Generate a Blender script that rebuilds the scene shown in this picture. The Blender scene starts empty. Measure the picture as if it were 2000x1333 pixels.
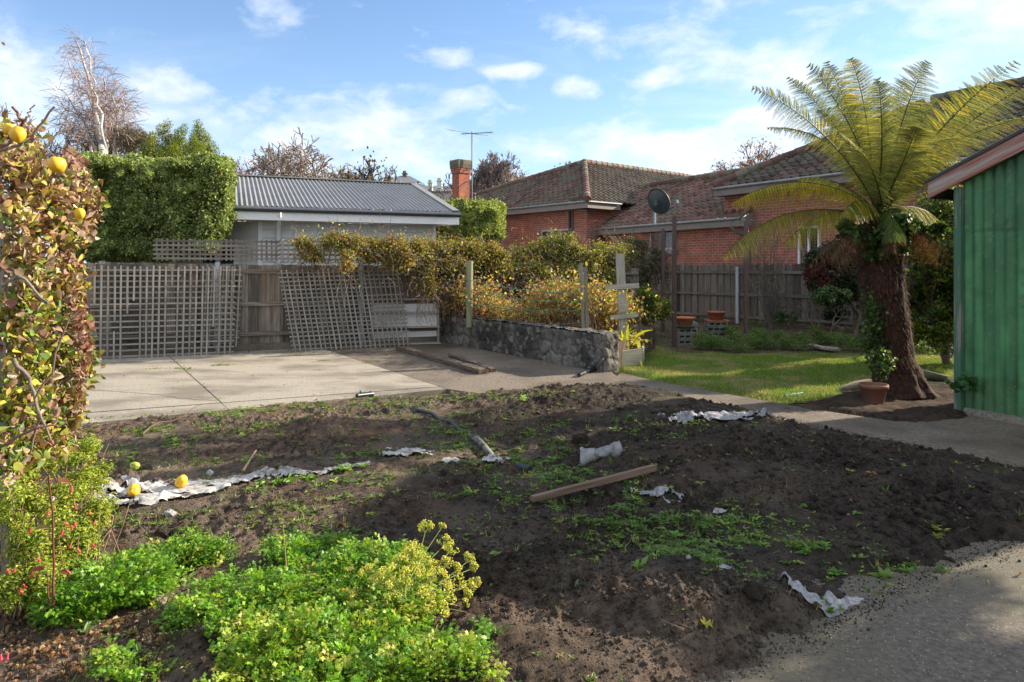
import bpy, math, numpy as np
from mathutils import Vector, Matrix
S = bpy.context.scene
COL = S.collection
rng = np.random.default_rng(7)
R = math.radians
# ------------------------------------------------------------------ camera, sky, sun, exposure
CH = 1.6; F = 1333.3; HY = 520.0
cam = bpy.data.objects.new("camera", bpy.data.cameras.new("camera")); COL.objects.link(cam)
cam.location = (0, 0, CH); cam.rotation_euler = (R(90), 0, 0)
cam.data.lens = 24; cam.data.sensor_width = 36; cam.data.shift_y = -(666.5-HY)/2000
cam.data.clip_start = 0.05; cam.data.clip_end = 3000
S.camera = cam
SUN_EL, SUN_AZ = R(24), math.atan2(1, 0.40)      # azimuth measured from +Y towards +X
sund = Vector((math.sin(SUN_AZ)*math.cos(SUN_EL), math.cos(SUN_AZ)*math.cos(SUN_EL), math.sin(SUN_EL)))
sun = bpy.data.objects.new("sun", bpy.data.lights.new("sun", 'SUN')); COL.objects.link(sun)
sun.data.energy = 5.0; sun.data.angle = R(0.6); sun.data.color = (1.0, 0.88, 0.72)
sun.rotation_euler = sund.to_track_quat('Z', 'Y').to_euler()
S.view_settings.view_transform = 'Standard'; S.view_settings.look = 'None'
S.view_settings.exposure = 1.2; S.view_settings.gamma = 1.0
S.cycles.max_bounces = 8; S.cycles.transparent_max_bounces = 8

W = bpy.data.worlds.new("World"); S.world = W; W.use_nodes = True
nt = W.node_tree; nt.nodes.clear(); N = nt.nodes; L = nt.links
def nd(t, **k):
    n = N.new(t)
    for a, b in k.items():
        setattr(n, a, b)
    return n
def mth(op, a, b=None, clamp=False):
    n = nd('ShaderNodeMath', operation=op, use_clamp=clamp)
    for i, v in enumerate((a, b)):
        if v is None: continue
        if isinstance(v, (int, float)): n.inputs[i].default_value = v
        else: L.new(v, n.inputs[i])
    return n.outputs[0]
out = nd('ShaderNodeOutputWorld'); bg = nd('ShaderNodeBackground')
sky = nd('ShaderNodeTexSky', sky_type='NISHITA'); sky.sun_disc = False
sky.sun_elevation = SUN_EL; sky.sun_rotation = SUN_AZ; sky.air_density = 1.0; sky.dust_density = 0.3; sky.ozone_density = 2.5
tc = nd('ShaderNodeTexCoord'); sx = nd('ShaderNodeSeparateXYZ'); L.new(tc.outputs['Generated'], sx.inputs[0])
az = mth('ARCTAN2', sx.outputs[0], sx.outputs[1]); el = mth('ARCSINE', sx.outputs[2])
cx = nd('ShaderNodeCombineXYZ'); L.new(az, cx.inputs[0]); L.new(mth('MULTIPLY', el, 1.9), cx.inputs[1])
def noise(vec, scale, detail, rough, dist=0.0):
    n = nd('ShaderNodeTexNoise'); L.new(vec, n.inputs['Vector']); n.inputs['Scale'].default_value = scale
    n.inputs['Detail'].default_value = detail; n.inputs['Roughness'].default_value = rough; n.inputs['Distortion'].default_value = dist
    return n.outputs['Fac']
puff = noise(cx.outputs[0], 9.0, 9, 0.58, 0.25)
# high thin cirrus, laid out on a flat cloud deck seen from below
dz = mth('ADD', mth('MAXIMUM', sx.outputs[2], 0.0), 0.12)
cd = nd('ShaderNodeCombineXYZ'); L.new(mth('DIVIDE', sx.outputs[0], dz), cd.inputs[0]); L.new(mth('MULTIPLY', mth('DIVIDE', sx.outputs[1], dz), 1.6), cd.inputs[1])
rotn = nd('ShaderNodeVectorRotate'); rotn.inputs['Angle'].default_value = 0.6; L.new(cd.outputs[0], rotn.inputs['Vector'])
cirr = noise(rotn.outputs[0], 1.5, 10, 0.62, 0.6)
# cloud banks: (px, py, rx, ry, strength) of the photograph turned into azimuth / elevation
BL = [(20, 190, 250, 120, 1.0), (320, 165, 130, 38, .95), (640, 275, 330, 95, .9), (560, 330, 260, 60, .7), (1400, 310, 150, 55, 3.0), (1475, 262, 80, 50, 2.6),
      (1520, 150, 280, 120, .62), (1330, 75, 330, 80, .5), (1900, 90, 260, 150, .75), (1290, 155, 60, 26, .85), (1000, 138, 80, 18, .9), (1120, 172, 60, 26, .9),
      (880, 115, 110, 26, .55), (880, 185, 200, 32, .6), (525, 25, 65, 34, .8), (1130, 290, 170, 48, .75), (480, 190, 90, 18, .5), (1280, 245, 90, 35, .5), (760, 180, 70, 20, .5), (1750, 250, 150, 120, .5), (1200, 350, 500, 40, .6)]
acc = None
for (px, py, rx, ry, st) in BL:
    u, v = (px-1000)/F, (HY-py)/F
    a0 = math.atan2(u, 1); e0 = math.atan2(v, math.hypot(1, u))
    sa = rx/F/(1+u*u); se = ry/F/math.hypot(1, u)
    q = mth('ADD', mth('POWER', mth('ABSOLUTE', mth('DIVIDE', mth('SUBTRACT', az, a0), sa)), 2.0), mth('POWER', mth('ABSOLUTE', mth('DIVIDE', mth('SUBTRACT', el, e0), se)), 2.0))
    g = mth('MULTIPLY', mth('EXPONENT', mth('MULTIPLY', q, -1.0)), st)
    acc = g if acc is None else mth('MAXIMUM', acc, g)
body = mth('MULTIPLY', mth('SUBTRACT', mth('ADD', mth('MULTIPLY', acc, 0.36), puff), 0.60), 4.2, True)
ci = mth('MULTIPLY', mth('SUBTRACT', cirr, 0.50), 2.6, True)
ci = mth('MULTIPLY', ci, mth('ADD', mth('MULTIPLY', acc, 0.9), 0.10))
mask = mth('MAXIMUM', mth('MULTIPLY', body, 0.8), ci, True)
# added cloud cover out of view, behind and overhead, to neutralise the ambient fill
rear = mth('MULTIPLY', mth('ADD', mth('MULTIPLY', sx.outputs[1], -1.0), 0.10), 2.2, True)
high = mth('MULTIPLY', mth('SUBTRACT', sx.outputs[2], 0.50), 2.5, True)
mask = mth('MAXIMUM', mask, mth('MULTIPLY', mth('MAXIMUM', rear, high), mth('MULTIPLY', puff, 1.7, True)), True)
shade = noise(cx.outputs[0], 14.0, 5, 0.6)
cr = nd('ShaderNodeValToRGB'); L.new(shade, cr.inputs[0])
cr.color_ramp.elements[0].position = .35; cr.color_ramp.elements[0].color = (3.9, 4.5, 5.4, 1)
cr.color_ramp.elements[1].position = .6; cr.color_ramp.elements[1].color = (5.6, 5.8, 6.2, 1)
tint = nd('ShaderNodeMix', data_type='RGBA', blend_type='MULTIPLY'); tint.inputs[0].default_value = 1
L.new(sky.outputs[0], tint.inputs[6]); tint.inputs[7].default_value = (0.92, 1.0, 1.10, 1)
hz = nd('ShaderNodeMix', data_type='RGBA'); L.new(mth('MULTIPLY', mth('EXPONENT', mth('MULTIPLY', mth('MAXIMUM', el, 0.0), -7.0)), 0.85), hz.inputs[0]); L.new(tint.outputs[2], hz.inputs[6]); hz.inputs[7].default_value = (3.6, 4.7, 6.0, 1)
mx = nd('ShaderNodeMix', data_type='RGBA'); L.new(mask, mx.inputs[0]); L.new(hz.outputs[2], mx.inputs[6]); L.new(cr.outputs[0], mx.inputs[7])
L.new(mx.outputs[2], bg.inputs[0]); bg.inputs[1].default_value = 0.092; L.new(bg.outputs[0], out.inputs[0])

# ------------------------------------------------------------------ helpers
def G(px, py, z=0.0):
    y = F*(CH-z)/(py-HY); return np.array([(px-1000)/F*y, y, z])
def D(px, py, y):
    return np.array([(px-1000)/F*y, y, CH-(py-HY)/F*y])
def nrm(v):
    v = np.asarray(v, float); return v/(np.linalg.norm(v, axis=-1, keepdims=True)+1e-12)
def tag(o, label=None, cat=None, group=None, kind=None):
    if label: o["label"] = label
    if cat: o["category"] = cat
    if group: o["group"] = group
    if kind: o["kind"] = kind
    return o
def empty(name, loc, label, cat, group=None):
    o = bpy.data.objects.new(name, None); o.location = tuple(loc); COL.objects.link(o); o.empty_display_size = .1
    return tag(o, label, cat, group)
def wloc(o):
    p = np.array(o.location[:]); return p if o.parent is None else p+wloc(o.parent)
class MB:
    def __init__(s): s.V = []; s.F = []; s.C = []; s.Gr = []; s.n = 0; s.sm = []
    def add(s, V, F, col=(1, 1, 1), gr=None, smooth=False):
        V = np.asarray(V, float).reshape(-1, 3)
        s.V.append(V); k = len(V)
        c = np.asarray(col, float); c = np.broadcast_to(c, (k, 3)) if c.ndim == 1 else c
        s.C.append(c); s.Gr.append(V if gr is None else np.asarray(gr, float).reshape(-1, 3))
        if isinstance(F, np.ndarray): Fs = [F]
        else:
            d = {}
            for f in F: d.setdefault(len(f), []).append(f)
            Fs = [np.array(v) for v in d.values()]
        for f in Fs: s.F.append(f+s.n); s.sm.append((len(f), smooth))
        s.n += k
        return s
    def build(s, name, mat, parent=None, loc=None):
        V = np.concatenate(s.V); C = np.concatenate(s.C); Gr = np.concatenate(s.Gr)
        if parent is not None: V = V-wloc(parent)
        elif loc is not None: V = V-np.asarray(loc)
        me = bpy.data.meshes.new(name); me.vertices.add(len(V)); me.vertices.foreach_set('co', V.astype(np.float32).ravel())
        li = np.concatenate([f.ravel() for f in s.F]); tot = np.concatenate([np.full(len(f), f.shape[1]) for f in s.F])
        st = np.concatenate([[0], np.cumsum(tot)[:-1]])
        me.loops.add(len(li)); me.loops.foreach_set('vertex_index', li.astype(np.int32))
        me.polygons.add(len(tot)); me.polygons.foreach_set('loop_start', st.astype(np.int32)); me.polygons.foreach_set('loop_total', tot.astype(np.int32))
        me.polygons.foreach_set('use_smooth', np.concatenate([np.full(k, b) for k, b in s.sm]))
        a = me.attributes.new('col', 'FLOAT_COLOR', 'POINT'); a.data.foreach_set('color', np.concatenate([C, np.ones((len(C), 1))], 1).astype(np.float32).ravel())
        a = me.attributes.new('gr', 'FLOAT_VECTOR', 'POINT'); a.data.foreach_set('vector', Gr.astype(np.float32).ravel())
        me.materials.append(mat); me.update(calc_edges=True); me.validate()
        o = bpy.data.objects.new(name, me); COL.objects.link(o)
        if parent is not None: o.parent = parent
        elif loc is not None: o.location = tuple(loc)
        return o
def ground_origin(s):
    V = np.concatenate(s.V); c = V.mean(0); c[2] = V[:, 2].min(); return c
BF = np.array([[0, 1, 3, 2], [4, 6, 7, 5], [0, 4, 5, 1], [2, 3, 7, 6], [0, 2, 6, 4], [1, 5, 7, 3]])
def beam(mb, p0, p1, w, t, up=(0, 0, 1), col=None, jit=0.0, taper=1.0, bev=True):
    """board from p0 to p1, w wide along 'side', t thick along 'up'"""
    p0 = np.asarray(p0, float); p1 = np.asarray(p1, float); d = p1-p0; Ln = np.linalg.norm(d); d = d/Ln
    up = np.asarray(up, float); sd = nrm(np.cross(d, up)); up = np.cross(sd, d)
    V = []; g = []; o = rng.random(3)*50
    for a in (0, 1):
        for b in (-.5, .5):
            for c in (-.5, .5):
                k = taper if a else 1.0
                V.append(p0+d*Ln*a+sd*b*w*k+up*c*t*k+rng.normal(0, 1, 3)*jit); g.append(o+np.array([a*Ln, b*w, c*t]))
    if col is None: k = rng.uniform(.8, 1.15); col = (k, k, k)
    mb.add(V, BF, col, g); return mb
def box(mb, c, s, rz=0.0, col=(1, 1, 1)):
    ca, sa = math.cos(rz), math.sin(rz); V = []; g = []
    for a in (-.5, .5):
        for b in (-.5, .5):
            for e in (-.5, .5):
                x, y, z = a*s[0], b*s[1], e*s[2]; V.append((c[0]+x*ca-y*sa, c[1]+x*sa+y*ca, c[2]+z)); g.append((x, y, z))
    mb.add(V, BF, col, np.array(g)+rng.random(3)*9); return mb
def tube(mb, P, r, n=6, col=(1, 1, 1), smooth=True, cap=True):
    P = np.asarray(P, float); k = len(P); r = np.broadcast_to(np.asarray(r, float), (k,))
    T = nrm(np.gradient(P, axis=0)); up = np.array([0, 0, 1.0]) if abs(T[0][2]) < .9 else np.array([1.0, 0, 0])
    A = nrm(np.cross(T, up)); B = np.cross(A, T); th = np.linspace(0, 2*np.pi, n, endpoint=False)
    V = P[:, None]+r[:, None, None]*(np.cos(th)[None, :, None]*A[:, None]+np.sin(th)[None, :, None]*B[:, None])
    i = np.arange(k-1)[:, None]*n; j = np.arange(n)[None]; jn = (j+1) % n
    Fc = np.stack([i+j, i+jn, i+n+jn, i+n+j], -1).reshape(-1, 4)
    ln = np.concatenate([[0], np.cumsum(np.linalg.norm(np.diff(P, axis=0), axis=1))])
    gr = np.stack([np.repeat(ln, n), np.tile(np.cos(th), k)*r.repeat(n), np.tile(np.sin(th), k)*r.repeat(n)], 1)+rng.random(3)*20
    mb.add(V.reshape(-1, 3), Fc, col, gr, smooth)
    if cap:
        mb.add(V[-1], np.arange(n)[None], col if np.ndim(col) == 1 else col[-n:], gr[-n:])
        mb.add(V[0], np.arange(n)[::-1][None], col if np.ndim(col) == 1 else col[:n], gr[:n])
    return mb
def lathe(mb, c, prof, n=28, col=(1, 1, 1)):
    prof = np.asarray(prof, float); k = len(prof); th = np.linspace(0, 2*np.pi, n, endpoint=False)
    V = np.stack([c[0]+prof[:, 0:1]*np.cos(th), c[1]+prof[:, 0:1]*np.sin(th), c[2]+np.repeat(prof[:, 1:2], n, 1)], -1)
    i = np.arange(k-1)[:, None]*n; j = np.arange(n)[None]; jn = (j+1) % n
    mb.add(V.reshape(-1, 3), np.stack([i+j, i+jn, i+n+jn, i+n+j], -1).reshape(-1, 4), col, None, True); return mb
def inst(mb, TV, TF, P, Rm, Sc, cols, smooth=False):
    """stamp template TV/TF at points P with rotation matrices Rm (columns x,y,z) and scales Sc (n,3)"""
    n = len(P); Sc = np.asarray(Sc, float); Sc = np.repeat(Sc[:, None], 3, 1) if Sc.ndim == 1 else Sc
    V = np.einsum('nij,nkj->nki', Rm, TV[None]*Sc[:, None, :])+P[:, None]
    k = len(TV); Fc = (TF[None]+(np.arange(n)*k)[:, None, None]).reshape(-1, TF.shape[1])
    mb.add(V.reshape(-1, 3), Fc, np.repeat(cols, k, 0), None, smooth); return mb
def frames(y, z):
    """rotation matrices with y axis along y and z near z"""
    y = nrm(y); x = nrm(np.cross(y, z)); z = np.cross(x, y); return np.stack([x, y, z], -1)
def rdir(n): return nrm(rng.normal(size=(n, 3)))
def palette(cols, n, w=None, jit=.18):
    cols = np.asarray(cols, float); i = rng.choice(len(cols), n, p=None if w is None else np.array(w)/sum(w))
    return cols[i]*np.exp(rng.normal(0, jit, (n, 1)))*np.exp(rng.normal(0, jit*.25, (n, 3)))
# leaf templates: length 1 along y, width 1 along x
LF4 = (np.array([(0, 0, 0), (.5, .45, .1), (0, 1, -.05), (-.5, .45, .1)]), np.array([[0, 1, 2], [0, 2, 3]]))
LF8 = (np.array([(0, 0, 0), (0, .35, 0), (0, .72, -.05), (0, 1, -.18), (.38, .22, .14), (.5, .55, .13), (.24, .85, -.03), (-.38, .22, .14), (-.5, .55, .13), (-.24, .85, -.03)]),
       np.array([[0, 4, 5, 1], [1, 5, 6, 2], [0, 1, 8, 7], [1, 2, 9, 8], [2, 6, 3, 3], [2, 3, 9, 9]]))
LF8 = (LF8[0], np.array([[0, 4, 5], [0, 5, 1], [1, 5, 6], [1, 6, 2], [2, 6, 3], [0, 8, 7], [0, 1, 8], [1, 9, 8], [1, 2, 9], [2, 3, 9]]))
CURL = (LF8[0]*np.array([.75, 1, 1])+np.array([0, 0, 1])*np.array([0, -.05, -.25, -.5, .2, .12, -.05, .22, .3, -.3])[:, None]*1.0, LF8[1])
BLADE = (np.array([(-.5, 0, 0), (.5, 0, 0), (.32, .55, .08), (-.32, .55, .08), (0, 1, .32)]), np.array([[0, 1, 2], [0, 2, 3], [3, 2, 4]]))
# parsley-like leaflet: three lobes
PARS = (np.array([(0, 0, 0), (.22, .3, .03), (.6, .5, .0), (.24, .58, .05), (.16, .95, -.03), (0, .8, .04), (-.16, .95, -.03), (-.24, .58, .05), (-.6, .5, 0), (-.22, .3, .03)]),
        np.array([[0, 1, 9], [1, 2, 3], [9, 7, 8], [1, 3, 7], [1, 7, 9], [3, 4, 5], [3, 5, 7], [5, 6, 7]]))
def leaves(mb, P, Nn, ln, wd, cols, T=LF4, up=.3, rnd=.7, droop=0.0, hang=None):
    n = len(P); z = nrm(Nn*(1-rnd)+rdir(n)*rnd+np.array([0, 0, up]))
    t = rdir(n)+np.array([0, 0, -droop]) if hang is None else hang
    y = nrm(t-(t*z).sum(1, keepdims=True)*z)
    ln = ln*rng.uniform(.6, 1.25, n); s = np.stack([ln*wd*rng.uniform(.8, 1.2, n), ln, ln*rng.uniform(.3, 1.5, n)], 1)
    return inst(mb, T[0], T[1], P, frames(y, z), s, cols)
def blobs(B, n, shell=.6):
    """points through ellipsoid clumps; B rows: x,y,z,rx,ry,rz"""
    B = np.asarray(B, float); w = (B[:, 3]*B[:, 4]+B[:, 4]*B[:, 5]+B[:, 3]*B[:, 5]); i = rng.choice(len(B), n, p=w/w.sum())
    d = rdir(n); r = shell+(1-shell)*rng.random(n)**.6+rng.normal(0, .04, n)
    return B[i, :3]+d*B[i, 3:]*r[:, None], nrm(d/B[i, 3:])
def scatter_blobs(c, r, k, s0, s1):
    """k random clumps inside a big ellipsoid c,r (mostly near its surface)"""
    d = rdir(k); q = rng.uniform(.35, .95, k)[:, None]; s = rng.uniform(s0, s1, k)
    return np.concatenate([np.asarray(c)+d*np.asarray(r)*q, np.stack([s, s, s*.8], 1)], 1)
def hsh(ix, iy, s):
    v = np.sin(ix*127.1+iy*311.7+s*74.7)*43758.5453; return v-np.floor(v)
def vn(x, y, s=0):
    ix, iy = np.floor(x), np.floor(y); fx, fy = x-ix, y-iy; fx = fx*fx*(3-2*fx); fy = fy*fy*(3-2*fy)
    a = hsh(ix, iy, s); b = hsh(ix+1, iy, s); c = hsh(ix, iy+1, s); d = hsh(ix+1, iy+1, s)
    return (a+(b-a)*fx)*(1-fy)+(c+(d-c)*fx)*fy
def fbm(x, y, f, o, s=0, g=.5):
    t = 0; a = 1; n = 0
    for k in range(o): t = t+a*vn(x*f+k*17.3, y*f-k*9.1, s+k); n += a; a *= g; f *= 2.03
    return t/n
def grid(mb, fn, nu, nv, col=(1, 1, 1), keep=None, smooth=True, gr=None):
    """fn(u,v)->xyz for u,v in 0..1"""
    u, v = np.meshgrid(np.linspace(0, 1, nu), np.linspace(0, 1, nv), indexing='xy'); P = fn(u.ravel(), v.ravel())
    i = (np.arange(nv-1)[:, None]*nu+np.arange(nu-1)[None]).ravel(); Fc = np.stack([i, i+1, i+nu+1, i+nu], 1)
    if keep is not None: k = keep(u.ravel(), v.ravel()); Fc = Fc[k[Fc].all(1)]
    c = col(u.ravel(), v.ravel()) if callable(col) else col
    mb.add(P, Fc, c, gr(u.ravel(), v.ravel()) if gr else None, smooth); return mb

def leafT(roll=.2, bend=.2, twist=.0, n=6):
    # rounded leaf outline with midrib; roll lifts the margins, bend droops the tip, twist turns it
    t = np.linspace(0, 1, n+1); w = .5*np.sin(np.pi*t**.8)**.75*(1-.15*t); V = []; 
    for s in (-1, 0, 1):
        for a, b in zip(t, w):
            x = s*b; z = roll*abs(x)*1.2-bend*a*a+.04*np.sin(a*9+s); th = twist*a; V.append((x*np.cos(th)-z*np.sin(th)*.3, a-.12*bend*a*a, z*np.cos(th)+x*np.sin(th)))
    k = n+1; F_ = []
    for c in (0, 1):
        for i in range(n): a, b, c2, d = c*k+i, c*k+i+1, (c+1)*k+i+1, (c+1)*k+i; F_ += [(a, d, c2), (a, c2, b)]
    return np.array(V), np.array(F_)
def mat(name, c1=(1, 1, 1), c2=None, scale=5.0, rough=.8, bump=0.0, bscale=60.0, grain=False, metal=0.0, transl=0.0, spec=.5, detail=6, ramp=(.35, .65), c3=None, s3=1.2, vor=False, stretch=(1, 1, 1), tint=1.0, r3=(.5, .7)):
    m = bpy.data.materials.new(name); m.use_nodes = True; t = m.node_tree; n = t.nodes; n.clear(); l = t.links
    def q(ty): return n.new(ty)
    o = q('ShaderNodeOutputMaterial'); b = q('ShaderNodeBsdfPrincipled')
    b.inputs['Roughness'].default_value = rough; b.inputs['Metallic'].default_value = metal; b.inputs['Specular IOR Level'].default_value = spec
    at = q('ShaderNodeAttribute'); at.attribute_name = 'gr'
    mp = q('ShaderNodeMapping'); mp.inputs['Scale'].default_value = (0.06, 1, 1) if grain else stretch; l.new(at.outputs['Vector'], mp.inputs[0])
    vec = mp.outputs[0]
    ca = q('ShaderNodeAttribute'); ca.attribute_name = 'col'; cur = None
    def nz(s, d):
        x = q('ShaderNodeTexNoise'); l.new(vec, x.inputs['Vector']); x.inputs['Scale'].default_value = s; x.inputs['Detail'].default_value = d; x.inputs['Roughness'].default_value = .6; return x.outputs['Fac']
    def mixc(f, a, bb, bt='MIX'):
        x = q('ShaderNodeMix'); x.data_type = 'RGBA'; x.blend_type = bt
        for i, v in ((0, f), (6, a), (7, bb)):
            if isinstance(v, (int, float)): x.inputs[i].default_value = v
            elif isinstance(v, tuple): x.inputs[i].default_value = (*v, 1)
            else: l.new(v, x.inputs[i])
        return x.outputs[2]
    def rmp(f, a, bb):
        x = q('ShaderNodeMapRange'); l.new(f, x.inputs[0]); x.inputs[1].default_value = a; x.inputs[2].default_value = bb; return x.outputs[0]
    cur = c1
    if c2: cur = mixc(rmp(nz(scale, detail), *ramp), c1, c2)
    if c3: cur = mixc(rmp(nz(s3, 5), *r3), cur, c3)
    cur = mixc(tint, cur, ca.outputs['Color'], 'MULTIPLY')
    l.new(cur, b.inputs['Base Color'])
    if bump:
        bp = q('ShaderNodeBump'); bp.inputs['Strength'].default_value = 1; bp.inputs['Distance'].default_value = bump
        l.new(nz(bscale, 8), bp.inputs['Height']); l.new(bp.outputs[0], b.inputs['Normal'])
    res = b.outputs[0]
    if transl:
        tr = q('ShaderNodeBsdfTranslucent'); l.new(mixc(1.0, cur, (1.25, 1.15, .55), 'MULTIPLY'), tr.inputs[0]); ms = q('ShaderNodeMixShader'); ms.inputs[0].default_value = transl
        l.new(res, ms.inputs[1]); l.new(tr.outputs[0], ms.inputs[2]); res = ms.outputs[0]
    l.new(res, o.inputs[0]); return m
def brickmat(name, a, b, mortar, bw=.24, rh=.086):
    m = mat(name); t = m.node_tree; n = t.nodes; l = t.links
    bs = next(x for x in n if x.type == 'BSDF_PRINCIPLED'); at = next(x for x in n if x.type == 'ATTRIBUTE' and x.attribute_name == 'gr')
    br = n.new('ShaderNodeTexBrick'); l.new(at.outputs['Vector'], br.inputs['Vector']); br.inputs['Scale'].default_value = 1
    br.inputs['Brick Width'].default_value = bw; br.inputs['Row Height'].default_value = rh; br.inputs['Mortar Size'].default_value = .0085; br.inputs['Mortar Smooth'].default_value = .2
    br.inputs['Color1'].default_value = (*a, 1); br.inputs['Color2'].default_value = (*b, 1); br.inputs['Mortar'].default_value = (*mortar, 1)
    nz = n.new('ShaderNodeTexNoise'); l.new(at.outputs['Vector'], nz.inputs['Vector']); nz.inputs['Scale'].default_value = 3; nz.inputs['Detail'].default_value = 8
    r = n.new('ShaderNodeMapRange'); l.new(nz.outputs['Fac'], r.inputs[0]); r.inputs[1].default_value = .3; r.inputs[2].default_value = .7; r.inputs[3].default_value = .7; r.inputs[4].default_value = 1.15
    x = n.new('ShaderNodeMix'); x.data_type = 'RGBA'; x.blend_type = 'MULTIPLY'; x.inputs[0].default_value = 1; l.new(br.outputs['Color'], x.inputs[6])
    cc = n.new('ShaderNodeCombineXYZ')
    for i in range(3): l.new(r.outputs[0], cc.inputs[i])
    l.new(cc.outputs[0], x.inputs[7]); l.new(x.outputs[2], bs.inputs['Base Color'])
    bp = n.new('ShaderNodeBump'); bp.inputs['Distance'].default_value = .006; bp.invert = True; l.new(br.outputs['Fac'], bp.inputs['Height']); l.new(bp.outputs[0], bs.inputs['Normal'])
    bs.inputs['Roughness'].default_value = .85
    return m
m_leaf = mat("leaf", rough=.45, transl=.38, spec=.4)
m_fern = mat("fern_leaf", rough=.45, transl=.42, spec=.45)
m_dry = mat("dry_leaf", rough=.8, transl=.2, spec=.2)
m_bark = mat("bark", (.9, .9, .9), (1.2, 1.15, 1.1), 20, .9, .004, 60)
m_grey = mat("weathered_wood", (.115, .098, .08), (.27, .24, .205), 38, .9, .003, 60, grain=True, c3=(.13, .062, .03), s3=7, r3=(.54, .72))
m_pale = mat("pale_wood", (.20, .18, .145), (.345, .31, .26), 50, .9, .002, 70, grain=True)
m_dark = mat("dark_wood", (.05, .04, .03), (.16, .125, .095), 30, .95, .006, 50, grain=True)
m_soil = mat("garden_soil", (.026, .0205, .0155), (.082, .065, .050), 14, 1.0, .040, 85, spec=.15, c3=(.105, .083, .064), s3=1.6, r3=(.48, .66), detail=10)
m_dirt = mat("bare_dirt", (.05, .036, .024), (.13, .10, .065), 4, 1.0, .01, 30, spec=.1, c3=(.045, .06, .02), s3=.8)
m_conc = mat("patio_concrete", (.25, .22, .17), (.43, .385, .305), 34, .92, .004, 120, c3=(.20, .172, .135), s3=.9, r3=(.44, .62), spec=.25, ramp=(.38, .64), stretch=(1, 1.7, 1), detail=12)
m_path = mat("path_concrete", (.12, .095, .07), (.24, .20, .155), 30, .92, .004, 130, c3=(.095, .075, .056), s3=.9, r3=(.42, .66), spec=.25, detail=12)
m_grass = mat("grass_blade", rough=.6, transl=.35, spec=.3)
m_turf = mat("turf", (.06, .085, .018), (.14, .15, .045), 14, 1.0, .01, 60, c3=(.16, .13, .06), s3=2.2, r3=(.55, .7), spec=.1)
m_stone = mat("rubble_stone", (.55, .55, .55), (1.25, 1.2, 1.12), 9, .95, .012, 28, detail=10)
m_terra = mat("terracotta", (.42, .13, .055), (.52, .19, .09), 9, .8, .001, 60, c3=(.35, .24, .17), s3=6, r3=(.55, .8))
m_galv = mat("galvanised_steel", (.30, .34, .38), (.42, .46, .50), 12, .45, 0, metal=.5)
m_brownp = mat("brown_paint", (.085, .045, .04), (.12, .07, .06), 12, .5)
m_clad = mat("grey_cladding", (.60, .605, .59), (.65, .655, .64), 2, .6)
m_fasc = mat("fascia_paint", (.74, .73, .70), (.80, .79, .76), 3, .6)
m_roofm = mat("grey_roof_steel", (.19, .188, .185), (.235, .232, .228), 2, .6)
m_green = mat("green_shed_paint", (.050, .195, .065), (.078, .255, .092), 3, .5, .0015, 8, c3=(.032, .115, .05), s3=2.2, spec=.5, stretch=(1, 1, .35))
m_rust = mat("flaking_red_paint", (.32, .085, .045), (.40, .35, .31), 14, .9, .002, 80, grain=True, ramp=(.40, .56))
m_tile = mat("roof_tile", (.9, .9, .9), (1.35, 1.3, 1.2), 12, .8, .004, 40, c3=(.7, .66, .55), s3=5, r3=(.56, .66), spec=.4)
m_dwood = mat("taupe_paint", (.20, .165, .14), (.24, .20, .175), 5, .7)
m_gut = mat("old_gutter", (.20, .20, .19), (.30, .29, .27), 9, .5, metal=.3)
m_brick = brickmat("red_brick", (.40, .112, .06), (.30, .076, .046), (.38, .32, .26))
m_white = mat("white_paint", (.70, .69, .66), (.76, .75, .72), 4, .6, c3=(.5, .46, .4), s3=4, r3=(.55, .75))
m_glass = mat("window_glass", (.02, .025, .03), (.03, .035, .04), 3, .05, spec=1.0)
m_black = mat("black_plastic", (.016, .018, .02), (.028, .03, .032), 20, .4)
m_dish = mat("dish_grey", (.03, .045, .055), (.04, .055, .065), 6, .5)
m_fab = mat("weed_mat", (.34, .33, .31), (.56, .54, .51), 40, .9, .003, 160, c3=(.13, .10, .075), s3=11, r3=(.48, .62))
m_fabg = mat("grey_weed_mat", (.18, .18, .19), (.36, .36, .37), 40, .9, .003, 160, c3=(.08, .06, .045), s3=8, r3=(.52, .68))
m_fruit = mat("quince_skin", (.80, .42, .015), (.85, .52, .03), 5, .45, .0015, 12, spec=.5)
m_flower = mat("fuchsia_flower", (.65, .05, .09), (.75, .12, .15), 5, .5, transl=.3)
m_twine = mat("green_twine", (.03, .25, .17), rough=.6)
m_blue = mat("blue_plastic", (.02, .12, .40), rough=.4)
# ------------------------------------------------------------------ ground, patio, path
def poly_sheet(name, pts, z, m, thick=0.0, label=None, kind='structure', zs=None):
    pts = [np.array([p[0], p[1], z]) for p in pts]; k = len(pts); mb = MB()
    V = list(pts); Fc = [tuple(range(k))]
    if thick:
        V += [p-np.array([0, 0, thick]) for p in pts]
        Fc += [(i, i+k, (i+1) % k+k, (i+1) % k) for i in range(k)]
    mb.add(V, Fc); o = mb.build(name, m); tag(o, label, kind=kind); return o
poly_sheet("ground", [(-150, -60), (150, -60), (150, 400), (-150, 400)], -.05, m_dirt)
def isect(p, d, q, e):
    A = np.array([[d[0], -e[0]], [d[1], -e[1]]]); s = np.linalg.solve(A, np.array([q[0]-p[0], q[1]-p[1]])); return np.array([p[0]+d[0]*s[0], p[1]+d[1]*s[0]])
FA = np.array([-7.37, 11.98]); FD = np.array([.9237, .383])     # left fence line
J = np.array([.545, -.838])                                     # joint direction
j1 = G(430, 785)[:2]; j2 = G(855, 754)[:2]; jp = np.array([.838, .545])
j0 = j1-jp*2.7
fl0, fl1 = G(170, 806)[:2], G(700, 767)[:2]; fd = nrm(fl1-fl0)
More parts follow.
